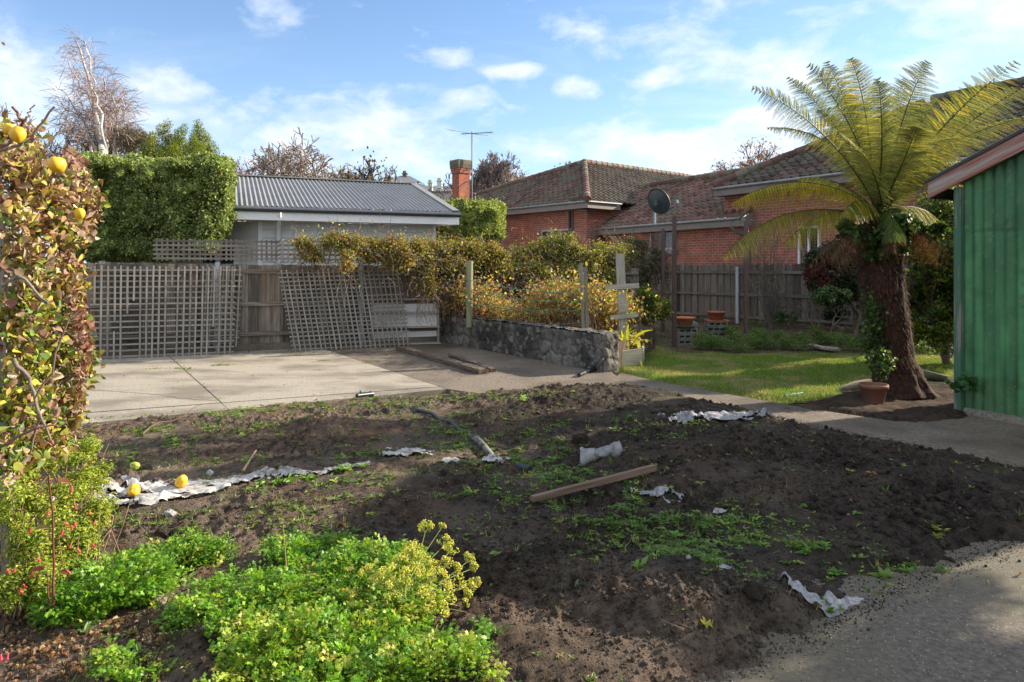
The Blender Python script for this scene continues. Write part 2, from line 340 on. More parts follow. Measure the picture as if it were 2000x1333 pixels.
el0, el1 = G(170, 826)[:2], G(700, 776)[:2]; ed = nrm(el1-el0)
fb = FA-np.array([-.383, .9237])*.05
def corner(j, off, line): p, d = line; return isect(j+jp*off, J, p, d)
g = .009
for k, (a, b) in enumerate([(j0-jp*2.7, j0), (j0, j1), (j1, j2)]):
    poly_sheet("patio", [corner(a, g, (fl0, fd)), corner(b, -g, (fl0, fd)), corner(b, -g, (fb, FD)), corner(a, g, (fb, FD))], 0.0+.002*(k % 2), m_conc, .08)
    poly_sheet("patio_kerb", [corner(a, 0.004, (el0, ed)), corner(b, -.004, (el0, ed)), corner(b, -.004, (fl0-np.array([0, .02]), fd)), corner(a, .004, (fl0-np.array([0, .02]), fd))], -.004, m_conc, .09)
for pts in ([(170, 762), (235, 766), (300, 771), (330, 775), (350, 779), (425, 784)], [(350, 722), (372, 723), (420, 724), (480, 728)], [(600, 742), (650, 739), (700, 741)]):
    Pq = np.array([G(*p) for p in pts]); tq = np.linspace(0, 1, 40); Q = np.stack([np.interp(tq, np.linspace(0, 1, len(Pq)), Pq[:, k]) for k in range(2)], 1)+rng.normal(0, .008, (40, 2)); V = np.concatenate([np.column_stack([Q-[0, .005], np.full(40, .006)]), np.column_stack([Q+[0, .005], np.full(40, .006)])]); i = np.arange(39)
    tag(MB().add(V, np.stack([i, i+1, i+41, i+40], 1), (1, 1, 1)).build("patio_crack", m_soil), kind='structure')
# third slab runs to the stone wall; from there the path leads right to the shed
A2 = corner(j2, g, (fl0, fd)); B2 = corner(j2, g, (fb, FD))
poly_sheet("patio", [corner(j2, g, (el0, ed)), G(960, 772)[:2], G(1130, 775)[:2], G(1215, 745)[:2], G(1180, 712)[:2], G(1000, 664)[:2], corner(j2+jp*2.4, 0, (fb, FD)), B2], -.003, m_path, .08)
poly_sheet("path", [G(1130, 775)[:2], G(1300, 815)[:2], G(1500, 870)[:2], G(1750, 950)[:2], G(2300, 1060)[:2], G(2600, 900)[:2], G(2150, 835)[:2], G(1900, 812)[:2], G(1750, 822)[:2], G(1600, 800)[:2], G(1500, 783)[:2], G(1350, 756)[:2], G(1275, 742)[:2], G(1215, 728)[:2]], -.008, m_path, .06)
# concrete in the foreground with pebbles showing in it
m_agg = mat("aggregate_concrete", (.085, .070, .053), (.165, .14, .11), 40, .9, .004, 150, c3=(.12, .105, .07), s3=1.3, r3=(.42, .68), spec=.3, detail=12)
def agg(m):
    t = m.node_tree; n = t.nodes; l = t.links; b = next(x for x in n if x.type == 'BSDF_PRINCIPLED'); at = next(x for x in n if x.type == 'ATTRIBUTE' and x.attribute_name == 'gr')
    src = b.inputs['Base Color'].links[0].from_socket
    v = n.new('ShaderNodeTexVoronoi'); v.inputs['Scale'].default_value = 95; l.new(at.outputs['Vector'], v.inputs['Vector'])
    r = n.new('ShaderNodeMapRange'); l.new(v.outputs['Distance'], r.inputs[0]); r.inputs[1].default_value = .30; r.inputs[2].default_value = .2
    sp = n.new('ShaderNodeSeparateColor'); l.new(v.outputs['Color'], sp.inputs[0])
    th = n.new('ShaderNodeMapRange'); l.new(sp.outputs[0], th.inputs[0]); th.inputs[1].default_value = .80; th.inputs[2].default_value = .95
    mu = n.new('ShaderNodeMath'); mu.operation = 'MULTIPLY'; l.new(r.outputs[0], mu.inputs[0]); l.new(th.outputs[0], mu.inputs[1])
    x = n.new('ShaderNodeMix'); x.data_type = 'RGBA'; l.new(mu.outputs[0], x.inputs[0]); l.new(src, x.inputs[6]); x.inputs[7].default_value = (.50, .45, .38, 1)
    l.new(x.outputs[2], b.inputs['Base Color'])
agg(m_agg)
m_path2 = m_path; 
poly_sheet("concrete_path", [(-.9, .2), (7, .2), (9, 5.6), G(2000, 985)[:2], G(1640, 1085)[:2], G(1390, 1185)[:2], (-.2, 2.6), (-.6, 2.2)], -.006, m_agg, .06)

# ------------------------------------------------------------------ soil bed
BED = [G(*p)[:2] for p in [(150, 832), (350, 816), (420, 802), (500, 794), (675, 780), (812, 773), (975, 758), (1100, 751), (1225, 752), (1325, 772), (1400, 793), (1500, 808), (1600, 833), (1750, 860), (2000, 915), (2220, 960), (2150, 1030), (2000, 1064), (1880, 1097), (1820, 1124), (1739, 1160), (1616, 1238), (1526, 1277), (1478, 1304)]]
BED += [np.array([.5, 2.45]), np.array([-.2, 2.25]), np.array([-1.0, 1.2]), np.array([-8.5, 1.0]), np.array([-8.5, 6.0])]
BED = np.array(BED)
def sdist(x, y, Pl):
    n = len(Pl); d = np.full(x.shape, 1e9); ins = np.zeros(x.shape, bool)
    for i in range(n):
        a = Pl[i]; b = Pl[(i+1) % n]; e = b-a; t = np.clip(((x-a[0])*e[0]+(y-a[1])*e[1])/(e@e), 0, 1)
        d = np.minimum(d, np.hypot(x-a[0]-t*e[0], y-a[1]-t*e[1]))
        c = ((a[1] > y) != (b[1] > y)) & (x < (b[0]-a[0])*(y-a[1])/(b[1]-a[1]+1e-12)+a[0]); ins ^= c
    return np.where(ins, d, -d)
MND = [(640, 845, .55, .28, .12), (820, 845, .45, .3, .05), (1090, 790, .5, .35, .07), (1230, 775, .6, .3, .08), (1330, 800, .5, .3, .08), (1180, 850, .5, .4, .04), (1500, 880, .9, .5, .10), (1750, 960, .9, .4, .10), (1850, 1030, .7, .3, .07),
       (1430, 930, .6, .35, .05), (1150, 1030, .5, .25, .09), (1000, 960, .6, .25, .05), (860, 1000, .6, .18, .06), (1050, 1130, .30, .14, .10), (1180, 1200, .24, .14, .08), (1330, 1230, .3, .16, .13), (1010, 1290, .35, .15, .06), (1420, 1180, .4, .2, .04), (740, 950, .5, .12, .05), (330, 880, .7, .3, .05)]
HOL = [(1130, 985, .25, .5, .05), (1400, 1060, .8, .25, .06), (1250, 1000, .5, .3, .05), (980, 885, .5, .5, .04), (1600, 1140, .4, .2, .05), (700, 1050, .5, .2, .03)]
def soil(x, y):
    x = np.asarray(x, float); y = np.asarray(y, float)
    d = sdist(x, y, BED)+(fbm(x, y, 4, 4, 3)-.5)*.35
    h = .03+(fbm(x, y, .9, 3, 11)-.5)*.13
    for (px, py, rx, ry, a) in MND: c = G(px, py); h = h+a*np.exp(-((x-c[0])/rx)**2-((y-c[1])/ry)**2)
    for (px, py, rx, ry, a) in HOL: c = G(px, py); h = h-a*np.exp(-((x-c[0])/rx)**2-((y-c[1])/ry)**2)
    lum = np.clip(fbm(x, y, 2.2, 2, 21)*2.2-.5, .25, 1.2)
    h = h+((fbm(x, y, 7, 3, 31)-.5)*.06+(fbm(x, y, 22, 5, 41, .74)-.5)*.075)*lum
    r = np.clip(fbm(x, y, 15, 2, 51)-.55, 0, 1)*.12*lum; h = h+r
    m = np.clip(d/.22, 0, 1); m = m*m*(3-2*m)
    return np.where(d > -.02, -.035+(h+.035)*m, -.05)
def sunny_dryf(x, y): return np.maximum(np.clip((.2-x)/1.3+(fbm(x, y, 1.1, 4, 81)-.5)*2.2, 0, 1), np.clip(1.6-np.hypot(x-.55, (y-2.9)*1.2)*1.6, 0, 1))  # lightens soil where the sun falls, left and near mound, as drier earth
def soil1(x, y): return float(soil(np.array([x]), np.array([y]))[0])
ys = [1.3]
while ys[-1] < 9.5: ys.append(ys[-1]+max(.011, ys[-1]*.0034))
ys = np.array(ys); xs = np.arange(-6.5, 6.6, .0135)
X, Y = np.meshgrid(xs, ys); 
H = soil(X.ravel(), Y.ravel()); XY = X.ravel()
fr = np.abs(XY) < Y.ravel()*.78+.45
i = (np.arange(len(ys)-1)[:, None]*len(xs)+np.arange(len(xs)-1)[None]).ravel(); Fc = np.stack([i, i+1, i+len(xs)+1, i+len(xs)], 1)
ok = (H > -.034) & fr; Fc = Fc[ok[Fc].any(1)]
use = np.unique(Fc); mp = np.zeros(len(H), int)-1; mp[use] = np.arange(len(use))
P = np.stack([X.ravel(), Y.ravel(), H], 1)[use]; Fc = mp[Fc]
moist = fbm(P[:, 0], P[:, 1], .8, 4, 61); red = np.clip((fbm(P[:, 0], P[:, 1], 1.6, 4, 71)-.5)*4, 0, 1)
cc = (.75+.6*moist)[:, None]*np.ones(3); dry = sunny_dryf(P[:, 0], P[:, 1]); cc = cc*(1+.95*dry)[:, None]*(1+dry[:, None]*np.array([.03, 0, -.04])); cc = cc*(1+red[:, None]*np.array([.14, .0, -.06]))  # dry carries painted sunlight along with the drier soil tone
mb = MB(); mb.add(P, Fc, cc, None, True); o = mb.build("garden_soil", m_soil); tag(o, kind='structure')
# clods
def ico(sub):
    import bmesh
    b = bmesh.new(); bmesh.ops.create_icosphere(b, subdivisions=sub, radius=1); V = np.array([v.co[:] for v in b.verts]); Fq = np.array([[v.index for v in f.verts] for f in b.faces]); b.free(); return V, Fq
I1 = ico(1); I2 = ico(2)
def clods(n, r0, r1, T, sel):
    pts = []
    while len(pts) < n:
        y = rng.uniform(2.3, 9.3, 4000)**1; x = rng.uniform(-6, 6, 4000); k = (np.abs(x) < y*.78) & (sdist(x, y, BED) > .03) & sel(x, y); pts += list(np.stack([x, y], 1)[k])
    p = np.array(pts[:n]); r = r0+(r1-r0)*rng.random(n)**3
    z = soil(p[:, 0], p[:, 1])+r*.25; P = np.column_stack([p, z]); Rm = frames(rdir(n), rdir(n)); s = np.stack([r*rng.uniform(.7, 1.2, n), r*rng.uniform(.7, 1.2, n), r*rng.uniform(.6, 1, n)], 1)
    k = rng.uniform(.7, 1.3, (n, 1))*np.ones(3)
    return T, P, Rm, s, k
def near(px, py, r): c = G(px, py); return lambda x, y: (np.hypot(x-c[0], y-c[1]) < r*rng.random(len(x))**.5*1.3)
mb = MB()
for (n, a, b, T, sel) in [(24000, .003, .011, I1, lambda x, y: fbm(x, y, 2.2, 2, 21) > .42+.15*rng.random(len(x))), (900, .006, .022, I2, lambda x, y: (x > -.4) & (fbm(x, y, 2.2, 2, 21) > .40)), (1600, .003, .013, I2, near(1330, 1230, .5)), (900, .003, .014, I2, near(1050, 1130, .4)),
                          (350, .010, .034, I2, near(1850, 1040, .7)), (700, .006, .026, I2, near(1500, 900, 1.0)), (400, .005, .018, I2, near(1100, 1040, .6))]:
    Tt, P, Rm, s, k = clods(n, a, b, T, sel); V = Tt[0]*(1+.22*np.sin(Tt[0][:, [0]]*7+Tt[0][:, [1]]*9+Tt[0][:, [2]]*5)); inst(mb, V, Tt[1], P, Rm, s, k, True)
Pn = []
for (lo, hi, y1, n, a, b) in ((-.02, 9, 4.8, 22000, .002, .007), (-.17, .06, 9.0, 5000, .0012, .0045)):
    pts = np.zeros((0, 2))
    while len(pts) < n: y = rng.uniform(2.3, y1, 60000); x = rng.uniform(-3.6, 4.5, 60000); sd = sdist(x, y, BED); k = (np.abs(x) < y*.78) & (sd > lo) & (sd < hi) & ((hi > 1) | (rng.random(len(x)) < np.clip((sd+.17)/.2, 0, 1)**2)) & (x > -3+(hi < 1)*3.2); pts = np.concatenate([pts, np.stack([x, y], 1)[k]])
    pts = pts[:n]; r = a+(b-a)*rng.random(n)**3; k = rng.uniform(.7, 1.3, (n, 1))*np.ones(3); inst(mb, I1[0], I1[1], np.column_stack([pts, np.maximum(soil(pts[:, 0], pts[:, 1]), -.006)+r*.2]), frames(rdir(n), rdir(n)), r, k, True)
# crumbs spilled on the foreground concrete
n = 80; t = rng.random(n); c = np.array([G(1480+540*a, 1300-235*a**.9)[:2] for a in t])+rng.normal(0, .05, (n, 2)); r = .0025+.007*rng.random(n)**3
inst(mb, I1[0], I1[1], np.column_stack([c, r*.3-.004]), frames(rdir(n), rdir(n)), r, rng.uniform(.8, 1.3, (n, 1))*np.ones(3), True)
mb.C = [c*(1+.9*sunny_dryf(v[:, 0], v[:, 1]))[:, None] for c, v in zip(mb.C, mb.V)]; o = mb.build("soil_clods", m_soil); tag(o, "loose crumbs and clods of dark soil over the dug bed", kind='stuff')  # clods take the same painted sunlight as the bed
# pebbles of pale stone in soil
mb = MB(); n = 260; x = rng.uniform(-5, 5, n); y = rng.uniform(2.4, 9, n); k = sdist(x, y, BED) > 0; x, y = x[k], y[k]; r = rng.uniform(.003, .009, len(x))
inst(mb, I1[0], I1[1], np.column_stack([x, y, soil(x, y)+.003]), frames(rdir(len(x)), rdir(len(x))), r, palette([(.25, .23, .2), (.15, .12, .10)], len(x)), True)
tag(mb.build("pebbles", mat("pebble", rough=.8)), "tiny pale pebbles and chips scattered in the soil", kind='stuff')

PBED = np.array([G(*p)[:2] for p in [(1530, 797), (1600, 776), (1690, 760), (1800, 738), (1900, 735), (1905, 812), (1860, 826), (1750, 824), (1640, 808)]])
xs = np.arange(3, 7.5, .03); ys = np.arange(6.6, 10.4, .03); X, Y = np.meshgrid(xs, ys); d = sdist(X.ravel(), Y.ravel(), PBED)+(fbm(X.ravel(), Y.ravel(), 4, 4, 25)-.5)*.35
Z = -.04+np.clip(d/.15, 0, 1)*.07+(fbm(X.ravel(), Y.ravel(), 8, 5, 26, .7)-.5)*.07; i = (np.arange(len(ys)-1)[:, None]*len(xs)+np.arange(len(xs)-1)[None]).ravel(); Fc = np.stack([i, i+1, i+len(xs)+1, i+len(xs)], 1); Fc = Fc[(d > 0)[Fc].any(1)]
tag(MB().add(np.stack([X.ravel(), Y.ravel(), Z], 1), Fc, (1.1, .95, .85), None, True).build("planting_bed", m_soil), kind='structure')
# ------------------------------------------------------------------ lawn
LAWN = np.array([G(*p)[:2] for p in [(1195, 722), (1275, 741), (1350, 755), (1500, 780), (1600, 782), (1700, 770), (1760, 762), (1900, 762), (2000, 740), (1900, 700), (1750, 690), (1500, 692), (1330, 690), (1262, 672), (1250, 700)]])
mb = MB(); xs = np.arange(1, 9.5, .06); ys = np.arange(7.5, 15.5, .06); X, Y = np.meshgrid(xs, ys); d = sdist(X.ravel(), Y.ravel(), LAWN)+(fbm(X.ravel(), Y.ravel(), 3, 3, 5)-.5)*.3
Z = -.045+np.clip(d/.15, 0, 1)*.06+(fbm(X.ravel(), Y.ravel(), 1.5, 3, 6)-.5)*.04
i = (np.arange(len(ys)-1)[:, None]*len(xs)+np.arange(len(xs)-1)[None]).ravel(); Fc = np.stack([i, i+1, i+len(xs)+1, i+len(xs)], 1); Fc = Fc[(d > 0)[Fc].any(1)]
mb.add(np.stack([X.ravel(), Y.ravel(), Z], 1), Fc, (1, 1, 1), None, True); tag(mb.build("lawn", m_turf), kind='structure')
def lawnz(x, y): return -.045+np.clip((sdist(x, y, LAWN)+(fbm(x, y, 3, 3, 5)-.5)*.3)/.15, 0, 1)*.06+(fbm(x, y, 1.5, 3, 6)-.5)*.04
x = rng.uniform(1.2, 8.5, 420000); y = rng.uniform(7.8, 15, 420000); d = sdist(x, y, LAWN)+(fbm(x, y, 3, 3, 5)-.5)*.3; k = (d > -.02) & (rng.random(len(x)) < .35+.65*fbm(x, y, 5, 3, 8)); x, y = x[k], y[k]
n = len(x); hh = rng.uniform(.018, .042, n)*(1+.5*(rng.random(n) < .05)); up = nrm(rng.normal(0, .45, (n, 3))*np.array([1, 1, .2])+np.array([0, 0, 1]))
dry = np.clip(fbm(x, y, 2.6, 5, 9)*4.5-2.05, 0, 1)[:, None]; c = palette([(.18, .28, .045), (.24, .34, .06), (.12, .20, .03)], n, None, .28)*(1-dry)+palette([(.40, .35, .17), (.32, .32, .12)], n)*dry
mb = MB(); inst(mb, BLADE[0], BLADE[1], np.stack([x, y, lawnz(x, y)], 1), frames(up, rdir(n)), np.stack([rng.uniform(.003, .006, n), hh, hh], 1), c)
tag(mb.build("grass", m_grass), "short green lawn grass with yellowish patches", "grass", kind='stuff')
# dry grass and litter on the bare ground beyond the lawn
x = rng.uniform(1.6, 10, 60000); y = rng.uniform(8, 20, 60000); d = sdist(x, y, LAWN); k = (d < 0) & (d > -4.5) & (rng.random(len(x)) < .15+fbm(x, y, 1.3, 3, 99)**2) & ~((y < 9.3) & (x < 4.2)) & (sdist(x, y, np.array([G(1130, 775)[:2], G(1500, 870)[:2], G(2300, 1060)[:2], G(2600, 900)[:2], G(1900, 812)[:2], G(1600, 800)[:2], G(1275, 742)[:2], G(1215, 728)[:2]])) < 0); x, y = x[k], y[k]; n = len(x); hh = rng.uniform(.02, .07, n)
mb = MB(); inst(mb, BLADE[0], BLADE[1], np.stack([x, y, np.full(n, -.05)], 1), frames(nrm(rng.normal(0, .8, (n, 3))*np.array([1, 1, .2])+np.array([0, 0, .6])), rdir(n)), np.stack([rng.uniform(.004, .009, n), hh, hh], 1), palette([(.22, .18, .08), (.30, .24, .13), (.12, .14, .03), (.16, .10, .05)], n))
tag(mb.build("dry_grass", m_dry), "dry straw and leaf litter on the bare ground by the lawn", "dry grass", kind='stuff')
# ------------------------------------------------------------------ fences
def fence(name, P, dr, Ln, ztop, zrails, label, posts=(), seed=0, zb=.12, plinth=True, pw=.105, drop=0.0, sh=1.0):
    """P base point, dr unit direction (2D), facing the garden on the right hand of dr"""
    dr = np.array([dr[0], dr[1], 0.]); nn = np.array([dr[1], -dr[0], 0.]); P = np.array([P[0], P[1], 0.])
    root = empty(name, P, label, "fence"); mb = MB(); k = 0; s = 0
    while s < Ln:
        prd = k % 2; w = pw*rng.uniform(.92, 1.12)*(1.15 if prd else 1.0); c = P+dr*(s+w/2)+nn*(.016 if prd else 0); zt = ztop-drop*s/Ln+rng.uniform(-.014, .012)
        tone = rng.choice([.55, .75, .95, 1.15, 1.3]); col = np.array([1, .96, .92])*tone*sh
        beam(mb, c+[0, 0, zb-.02], c+[0, 0, zt]+dr*rng.normal(0, .004), w, .013, nn, col); s += w*(.76 if prd else .80); k += 1
    mb.build("paling", m_grey, root)
    for z in zrails:
        mb = MB(); q = 0
        while q < Ln: e = min(Ln, q+2.6); za, zb2 = z-drop*q/Ln, z-drop*e/Ln; beam(mb, P+dr*q+nn*.05+[0, 0, za], P+dr*e+nn*.05+[0, 0, zb2], .045, .075, (0, 0, 1), np.array([1.05, 1, .95])*rng.uniform(.8, 1.2)*sh); q = e+.003
        mb.build("rail", m_grey, root)
    if plinth:
        mb = MB(); beam(mb, P+nn*.03+[0, 0, .05], P+dr*Ln+nn*.03+[0, 0, .05], .14, .16, (0, 0, 1), (.5, .48, .45)); mb.build("plinth", m_conc, root)
    for (s, zt) in posts:
        mb = MB(); c = P+dr*s+nn*.085; beam(mb, c+[0, 0, 0], c+[0, 0, zt], .09, .05, nn, (1, 1, 1))
        mb.add([c+dr*a+nn*.026+[0, 0, h] for h in (0, zt) for a in (-.045, -.03, .03, .045)], [(0, 1, 5, 4), (2, 3, 7, 6)], (.7, .7, .7)); mb.build("post", m_galv, root)
    return root
def fs(px):   # distance along the left fence at photo column px
    k = (px-1000)/F; return (k*FA[1]-FA[0])/(FD[0]-k*FD[1])
fence("paling_fence", FA-FD*3, FD, 14.2, 1.675, (1.545, .93, .36), "long weathered grey paling fence behind the concrete patio", [(3+fs(425), 1.67), (3+fs(704), 1.66)], drop=.12, sh=.88)
RA = G(1300, 622)[:2]; RB = G(1668, 647)[:2]; RD = nrm(RB-RA)
fence("paling_fence", RA-RD*1.6, RD, 11, 1.63, (1.42, .80, .18), "shaded grey paling fence below the red brick wall", [(2.0, 1.5), (4.05, 1.58)], zb=.08, plinth=False, drop=-.02, pw=.12, sh=.62)  # sh puts this fence's shade into its paling and rail colour
# ------------------------------------------------------------------ lattice
def lattice(name, TL, TR, BL, BR, nv, nh, label, group=None, m=m_pale, broken=0.0, vfront=True, w=.028, col=(1, 1, 1)):
    TL, TR, BL, BR = [np.asarray(p, float) for p in (TL, TR, BL, BR)]; nn = nrm(np.cross(TR-TL, TL-BL)); nn = nn if nn[1] < 0 else -nn
    mb = MB(); f = .006 if vfront else -.006
    for i in range(nv):
        a = (i+.5)/nv; t = TL+(TR-TL)*a; b = BL+(BR-BL)*a; segs = [(0, 1)]
        if rng.random() < broken: q = rng.uniform(.2, .75); segs = [(0, q)] if rng.random() < .6 else [(0, q), (q+.12, 1)]
        for (s0, s1) in segs:
            e = .02*rng.random(); beam(mb, t+(b-t)*(s0-e)+nn*f+(TR-TL)*rng.normal(0, .0008), t+(b-t)*(s1+e)+nn*f+(TR-TL)*rng.normal(0, .0015), w, .009, nn, np.array(col)*rng.uniform(.75, 1.2))
    for i in range(nh):
        a = (i+.5)/nh; l = TL+(BL-TL)*a; r = TR+(BR-TR)*a; s0 = 0; s1 = 1
        if rng.random() < broken*.6: s1 = rng.uniform(.5, .95)
        e = .006; beam(mb, l+(r-l)*(s0-e)-nn*f, l+(r-l)*(s1+e)-nn*f+[0, 0, rng.normal(0, .004)], w, .009, nn, np.array(col)*rng.uniform(.7, 1.1))
    o = mb.build(name, m, None, (BL+BR)/2); tag(o, label, "lattice", group); return o
nnF = np.array([FD[1], -FD[0], 0.])
def onf(px, z, off): s = fs(px); p = FA+FD*s; return np.array([p[0], p[1], z])+nnF*off
lattice("lattice_screen", onf(181, 1.58, .12), onf(460, 1.57, .12), onf(186, -.01, .42), onf(455, -.01, .42), 23, 16, "large grey lattice panel leaning on the fence beside the quince tree", broken=.22)
lattice("lattice_screen", onf(400, 1.60, .09), onf(474, 1.585, .09), onf(392, .12, .22), onf(466, .12, .22), 7, 14, "narrow lattice panel leaning behind the right edge of the largest lattice panel", broken=.1, col=(.85, .85, .85))
lattice("lattice_screen", onf(543, 1.50, .14), onf(776, 1.55, .14), onf(568, -.01, .48), onf(792, .0, .42), 24, 19, "tilted lattice panel leaning askew on the fence near the stone wall", broken=.06)
z0 = 1.70
lattice("lattice_screen", onf(300, 2.10, -.03), onf(545, 2.10, -.03), onf(300, z0, -.03), onf(545, z0, -.03), 24, 5, "low lattice screen on top of the fence, its horizontal slats in front", m=m_grey, vfront=False, w=.035, col=(1, 1, 1))
lattice("lattice_screen", onf(546, 2.13, -.02), onf(850, 2.10, -.02), onf(546, z0, -.02), onf(850, z0-.06, -.02), 28, 5, "low lattice screen on top of the fence with orange vine growing over it", m=m_pale, w=.035, col=(.9, .9, .92))
# white shelf unit leaning at the end of the fence
root = empty("shelf_unit", onf(805, 0, .3), "old white shelf unit on its side behind the tilted lattice panel", "shelves")
s0, s1 = fs(722), fs(852)
def fp(s, z, off): p = FA+FD*s; return np.array([p[0], p[1], z])+nnF*off
for z, w_ in ((.93, .15), (.66, .19), (.36, .24), (.03, .30)):
    mb = MB(); beam(mb, fp(s0, z, .03+w_/2), fp(s1, z-.02, .03+w_/2), w_, .022, (0, 0, 1), (.55, .52, .48)); mb.build("shelf", m_white, root)
mb = MB(); beam(mb, fp(s0, .47, .06), fp(s1, .47, .06), .02, .92, (0, 0, 1)); mb.build("back_panel", m_white, root)
for s in (s0, s1): mb = MB(); beam(mb, fp(s, .0, .11), fp(s, .98, .11), .15, .022, np.array([*FD, 0]), (.5, .47, .43)); mb.build("side_panel", m_white, root)

# ------------------------------------------------------------------ stone retaining wall
w0 = G(1180, 727); w1 = G(862, 668); wd = nrm(w1-w0); wn = np.array([-wd[1], wd[0], 0]); wn = wn if wn[1] < 0 else -wn
wl = np.linalg.norm(w1-w0)+.3; wh = .565; wt = .30
def voro(u, v, k=7.0, s=5):
    """rounded stones: returns edge distance and stone id"""
    u = u*k*.85; v = v*k; iu, iv = np.floor(u), np.floor(v); d1 = np.full(u.shape, 9.); d2 = np.full(u.shape, 9.); idv = np.zeros(u.shape)
    for a in (-1, 0, 1):
        for b in (-1, 0, 1):
            cx_, cy_ = iu+a, iv+b; px_ = cx_+.15+.7*hsh(cx_, cy_, s); py_ = cy_+.15+.7*hsh(cx_, cy_, s+1); d = np.hypot(u-px_, v-py_); h_ = hsh(cx_, cy_, s+2)
            n1 = d < d1; d2 = np.where(n1, d1, np.minimum(d2, d)); idv = np.where(n1, h_, idv); d1 = np.where(n1, d, d1)
    return d2-d1, idv
def stoneface(mb, O, U, V, Nn, Lu, Lv, off=0.0, res=.014, k=4.6):
    def fn(u, v):
        wu = u*Lu+(fbm(u*Lu, v*Lv, 6, 2, 1)-.5)*.1+off; wv = v*Lv+(fbm(u*Lu, v*Lv, 6, 2, 2)-.5)*.1
        e, h_ = voro(wu, wv, k); dd = np.clip(e*1.6, 0, 1)**.5*.028+(h_-.5)*.02+(fbm(u*Lu, v*Lv, 18, 4, 3)-.5)*.03
        dd = dd*np.clip(np.minimum(u, 1-u)*Lu/.03, 0, 1)
        return O+u[:, None]*U*Lu+v[:, None]*V*Lv+Nn*dd[:, None]
    def cf(u, v):
        wu = u*Lu+(fbm(u*Lu, v*Lv, 6, 2, 1)-.5)*.1+off; wv = v*Lv+(fbm(u*Lu, v*Lv, 6, 2, 2)-.5)*.1
        e, h_ = voro(wu, wv, k); c = np.array([.13, .12, .105])+(h_[:, None]-.4)*np.array([.08, .075, .065]); st = np.clip(fbm(u*Lu, v*Lv*.5, 3, 4, 9)*2.4-.6, .3, 1.3)[:, None]
        c = np.clip(c, .05, 1)*st; lich = (fbm(u*Lu, v*Lv, 9, 4, 12) > .62)[:, None]; c = np.where(lich, np.array([.17, .165, .14]), c)
        return np.where((e < .07)[:, None], np.array([.07, .062, .055]), c)
    grid(mb, fn, int(Lu/res), int(Lv/res), cf)
mb = MB(); up = np.array([0, 0, 1.]); b0 = w0+[0, 0, -.05]
stoneface(mb, b0, wd, up, wn, wl, wh+.05)
stoneface(mb, b0, -wn, up, -wd, wt, wh+.05, 9)
stoneface(mb, b0+[0, 0, wh+.05], wd, -wn, up, wl, wt, 20, k=3.4)
stoneface(mb, b0-wn*wt, wd, up, -wn, wl, wh+.05, 30, .03)
o = mb.build("stone_wall", m_stone, None, w0); tag(o, "low dark rubble stone retaining wall beside the patio", "wall")
mb = MB(); bc = D(953, 628, 13.2)
for k in range(3): beam(mb, w1*.55+w0*.45+wd*(.9+k*.25)+[0, 0, wh+.03+.012*k]-wn*.1, w1*.55+w0*.45+wd*(1.35+k*.12)+[0, 0, wh+.05]-wn*.15, .09, .03, (0, 0, 1), (1.1, .9, .8), .01)
tag(mb.build("bark_slab", m_dark, None, ground_origin(mb)), "broken slabs of brown bark lying on top of the stone wall", "bark")
# raised soil behind the wall
q = [w0-wn*.28, w1+wd*.3-wn*.28, w1+wd*.3-wn*3.5, w0-wn*2.6+wd*1.4]
o = poly_sheet("raised_soil", [p[:2] for p in q], .42, m_dirt, .5)
# ------------------------------------------------------------------ timber on the patio
mb = MB()
def rough_beam(mb, p0, p1, w, t, col, nseg=40, wob=.012, seed=1):
    p0 = np.asarray(p0, float); p1 = np.asarray(p1, float); d = nrm(p1-p0); sd = nrm(np.cross(d, [0, 0, 1])); Ln = np.linalg.norm(p1-p0)
    prof = np.array([(-.5, 0), (-.5, .5), (-.46, .95), (-.2, 1), (.05, .93), (.25, 1), (.46, .95), (.5, .5), (.5, 0)])
    def fn(u, v):
        i = np.clip((v*8).round().astype(int), 0, 8); a = prof[i]; wv = (fbm(u*Ln, v*3, 9, 4, seed)-.5)*wob*2.5
        e = 1-.35*np.clip((u-.97)/.03, 0, 1)
        return p0+d*(u*Ln)[:, None]+sd*(a[:, 0]*w*e+wv)[:, None]+np.array([0, 0, 1.])*(a[:, 1]*t*e+np.where(a[:, 1] > .4, wv*1.2, 0))[:, None]
    grid(mb, fn, nseg, 9, col, None, False, gr=lambda u, v: np.stack([u*Ln, v*w*3, v*0+seed], 1))
    for e in (p0, p1): mb.add([e+sd*a*w*.5+np.array([0, 0, b*t*.9]) for a, b in ((-1, 0), (1, 0), (1, 1), (-1, 1))], [(0, 1, 2, 3)], col)
rough_beam(mb, G(782, 684)+[0, 0, .002], G(945, 731)+[0, 0, .002], .17, .075, (1.0, .9, .8), 90, .009, 3)
o = mb.build("timber_sleeper", m_dark, None, G(860, 708)); tag(o, "long rotten timber sleeper lying across the concrete patio", "timber")
mb = MB(); rough_beam(mb, G(880, 697)+[0, 0, .002], G(963, 727)+[0, 0, .002], .09, .055, (1.1, 1.0, .9), 50, .010, 8)
tag(mb.build("timber_offcut", m_dark, None, G(920, 712)), "rotten timber splinter lying against the right end of the long sleeper", "timber")
mb = MB(); a = G(1040, 1000); b = G(1278, 942)
beam(mb, a+[0, 0, soil1(a[0], a[1])+.045], b+[0, 0, soil1(b[0], b[1])+.035], .045, .034, (0, 0, 1), (1.25, 1.1, .95), .004); mbw = mb
tag(mb.build("timber_batten", mat("brown_timber", (.10, .07, .05), (.2, .15, .115), 35, .9, .003, 60, grain=True, tint=1.0), None, (a+b)/2), "brown timber batten lying on the dug soil in the middle of the bed", "timber")
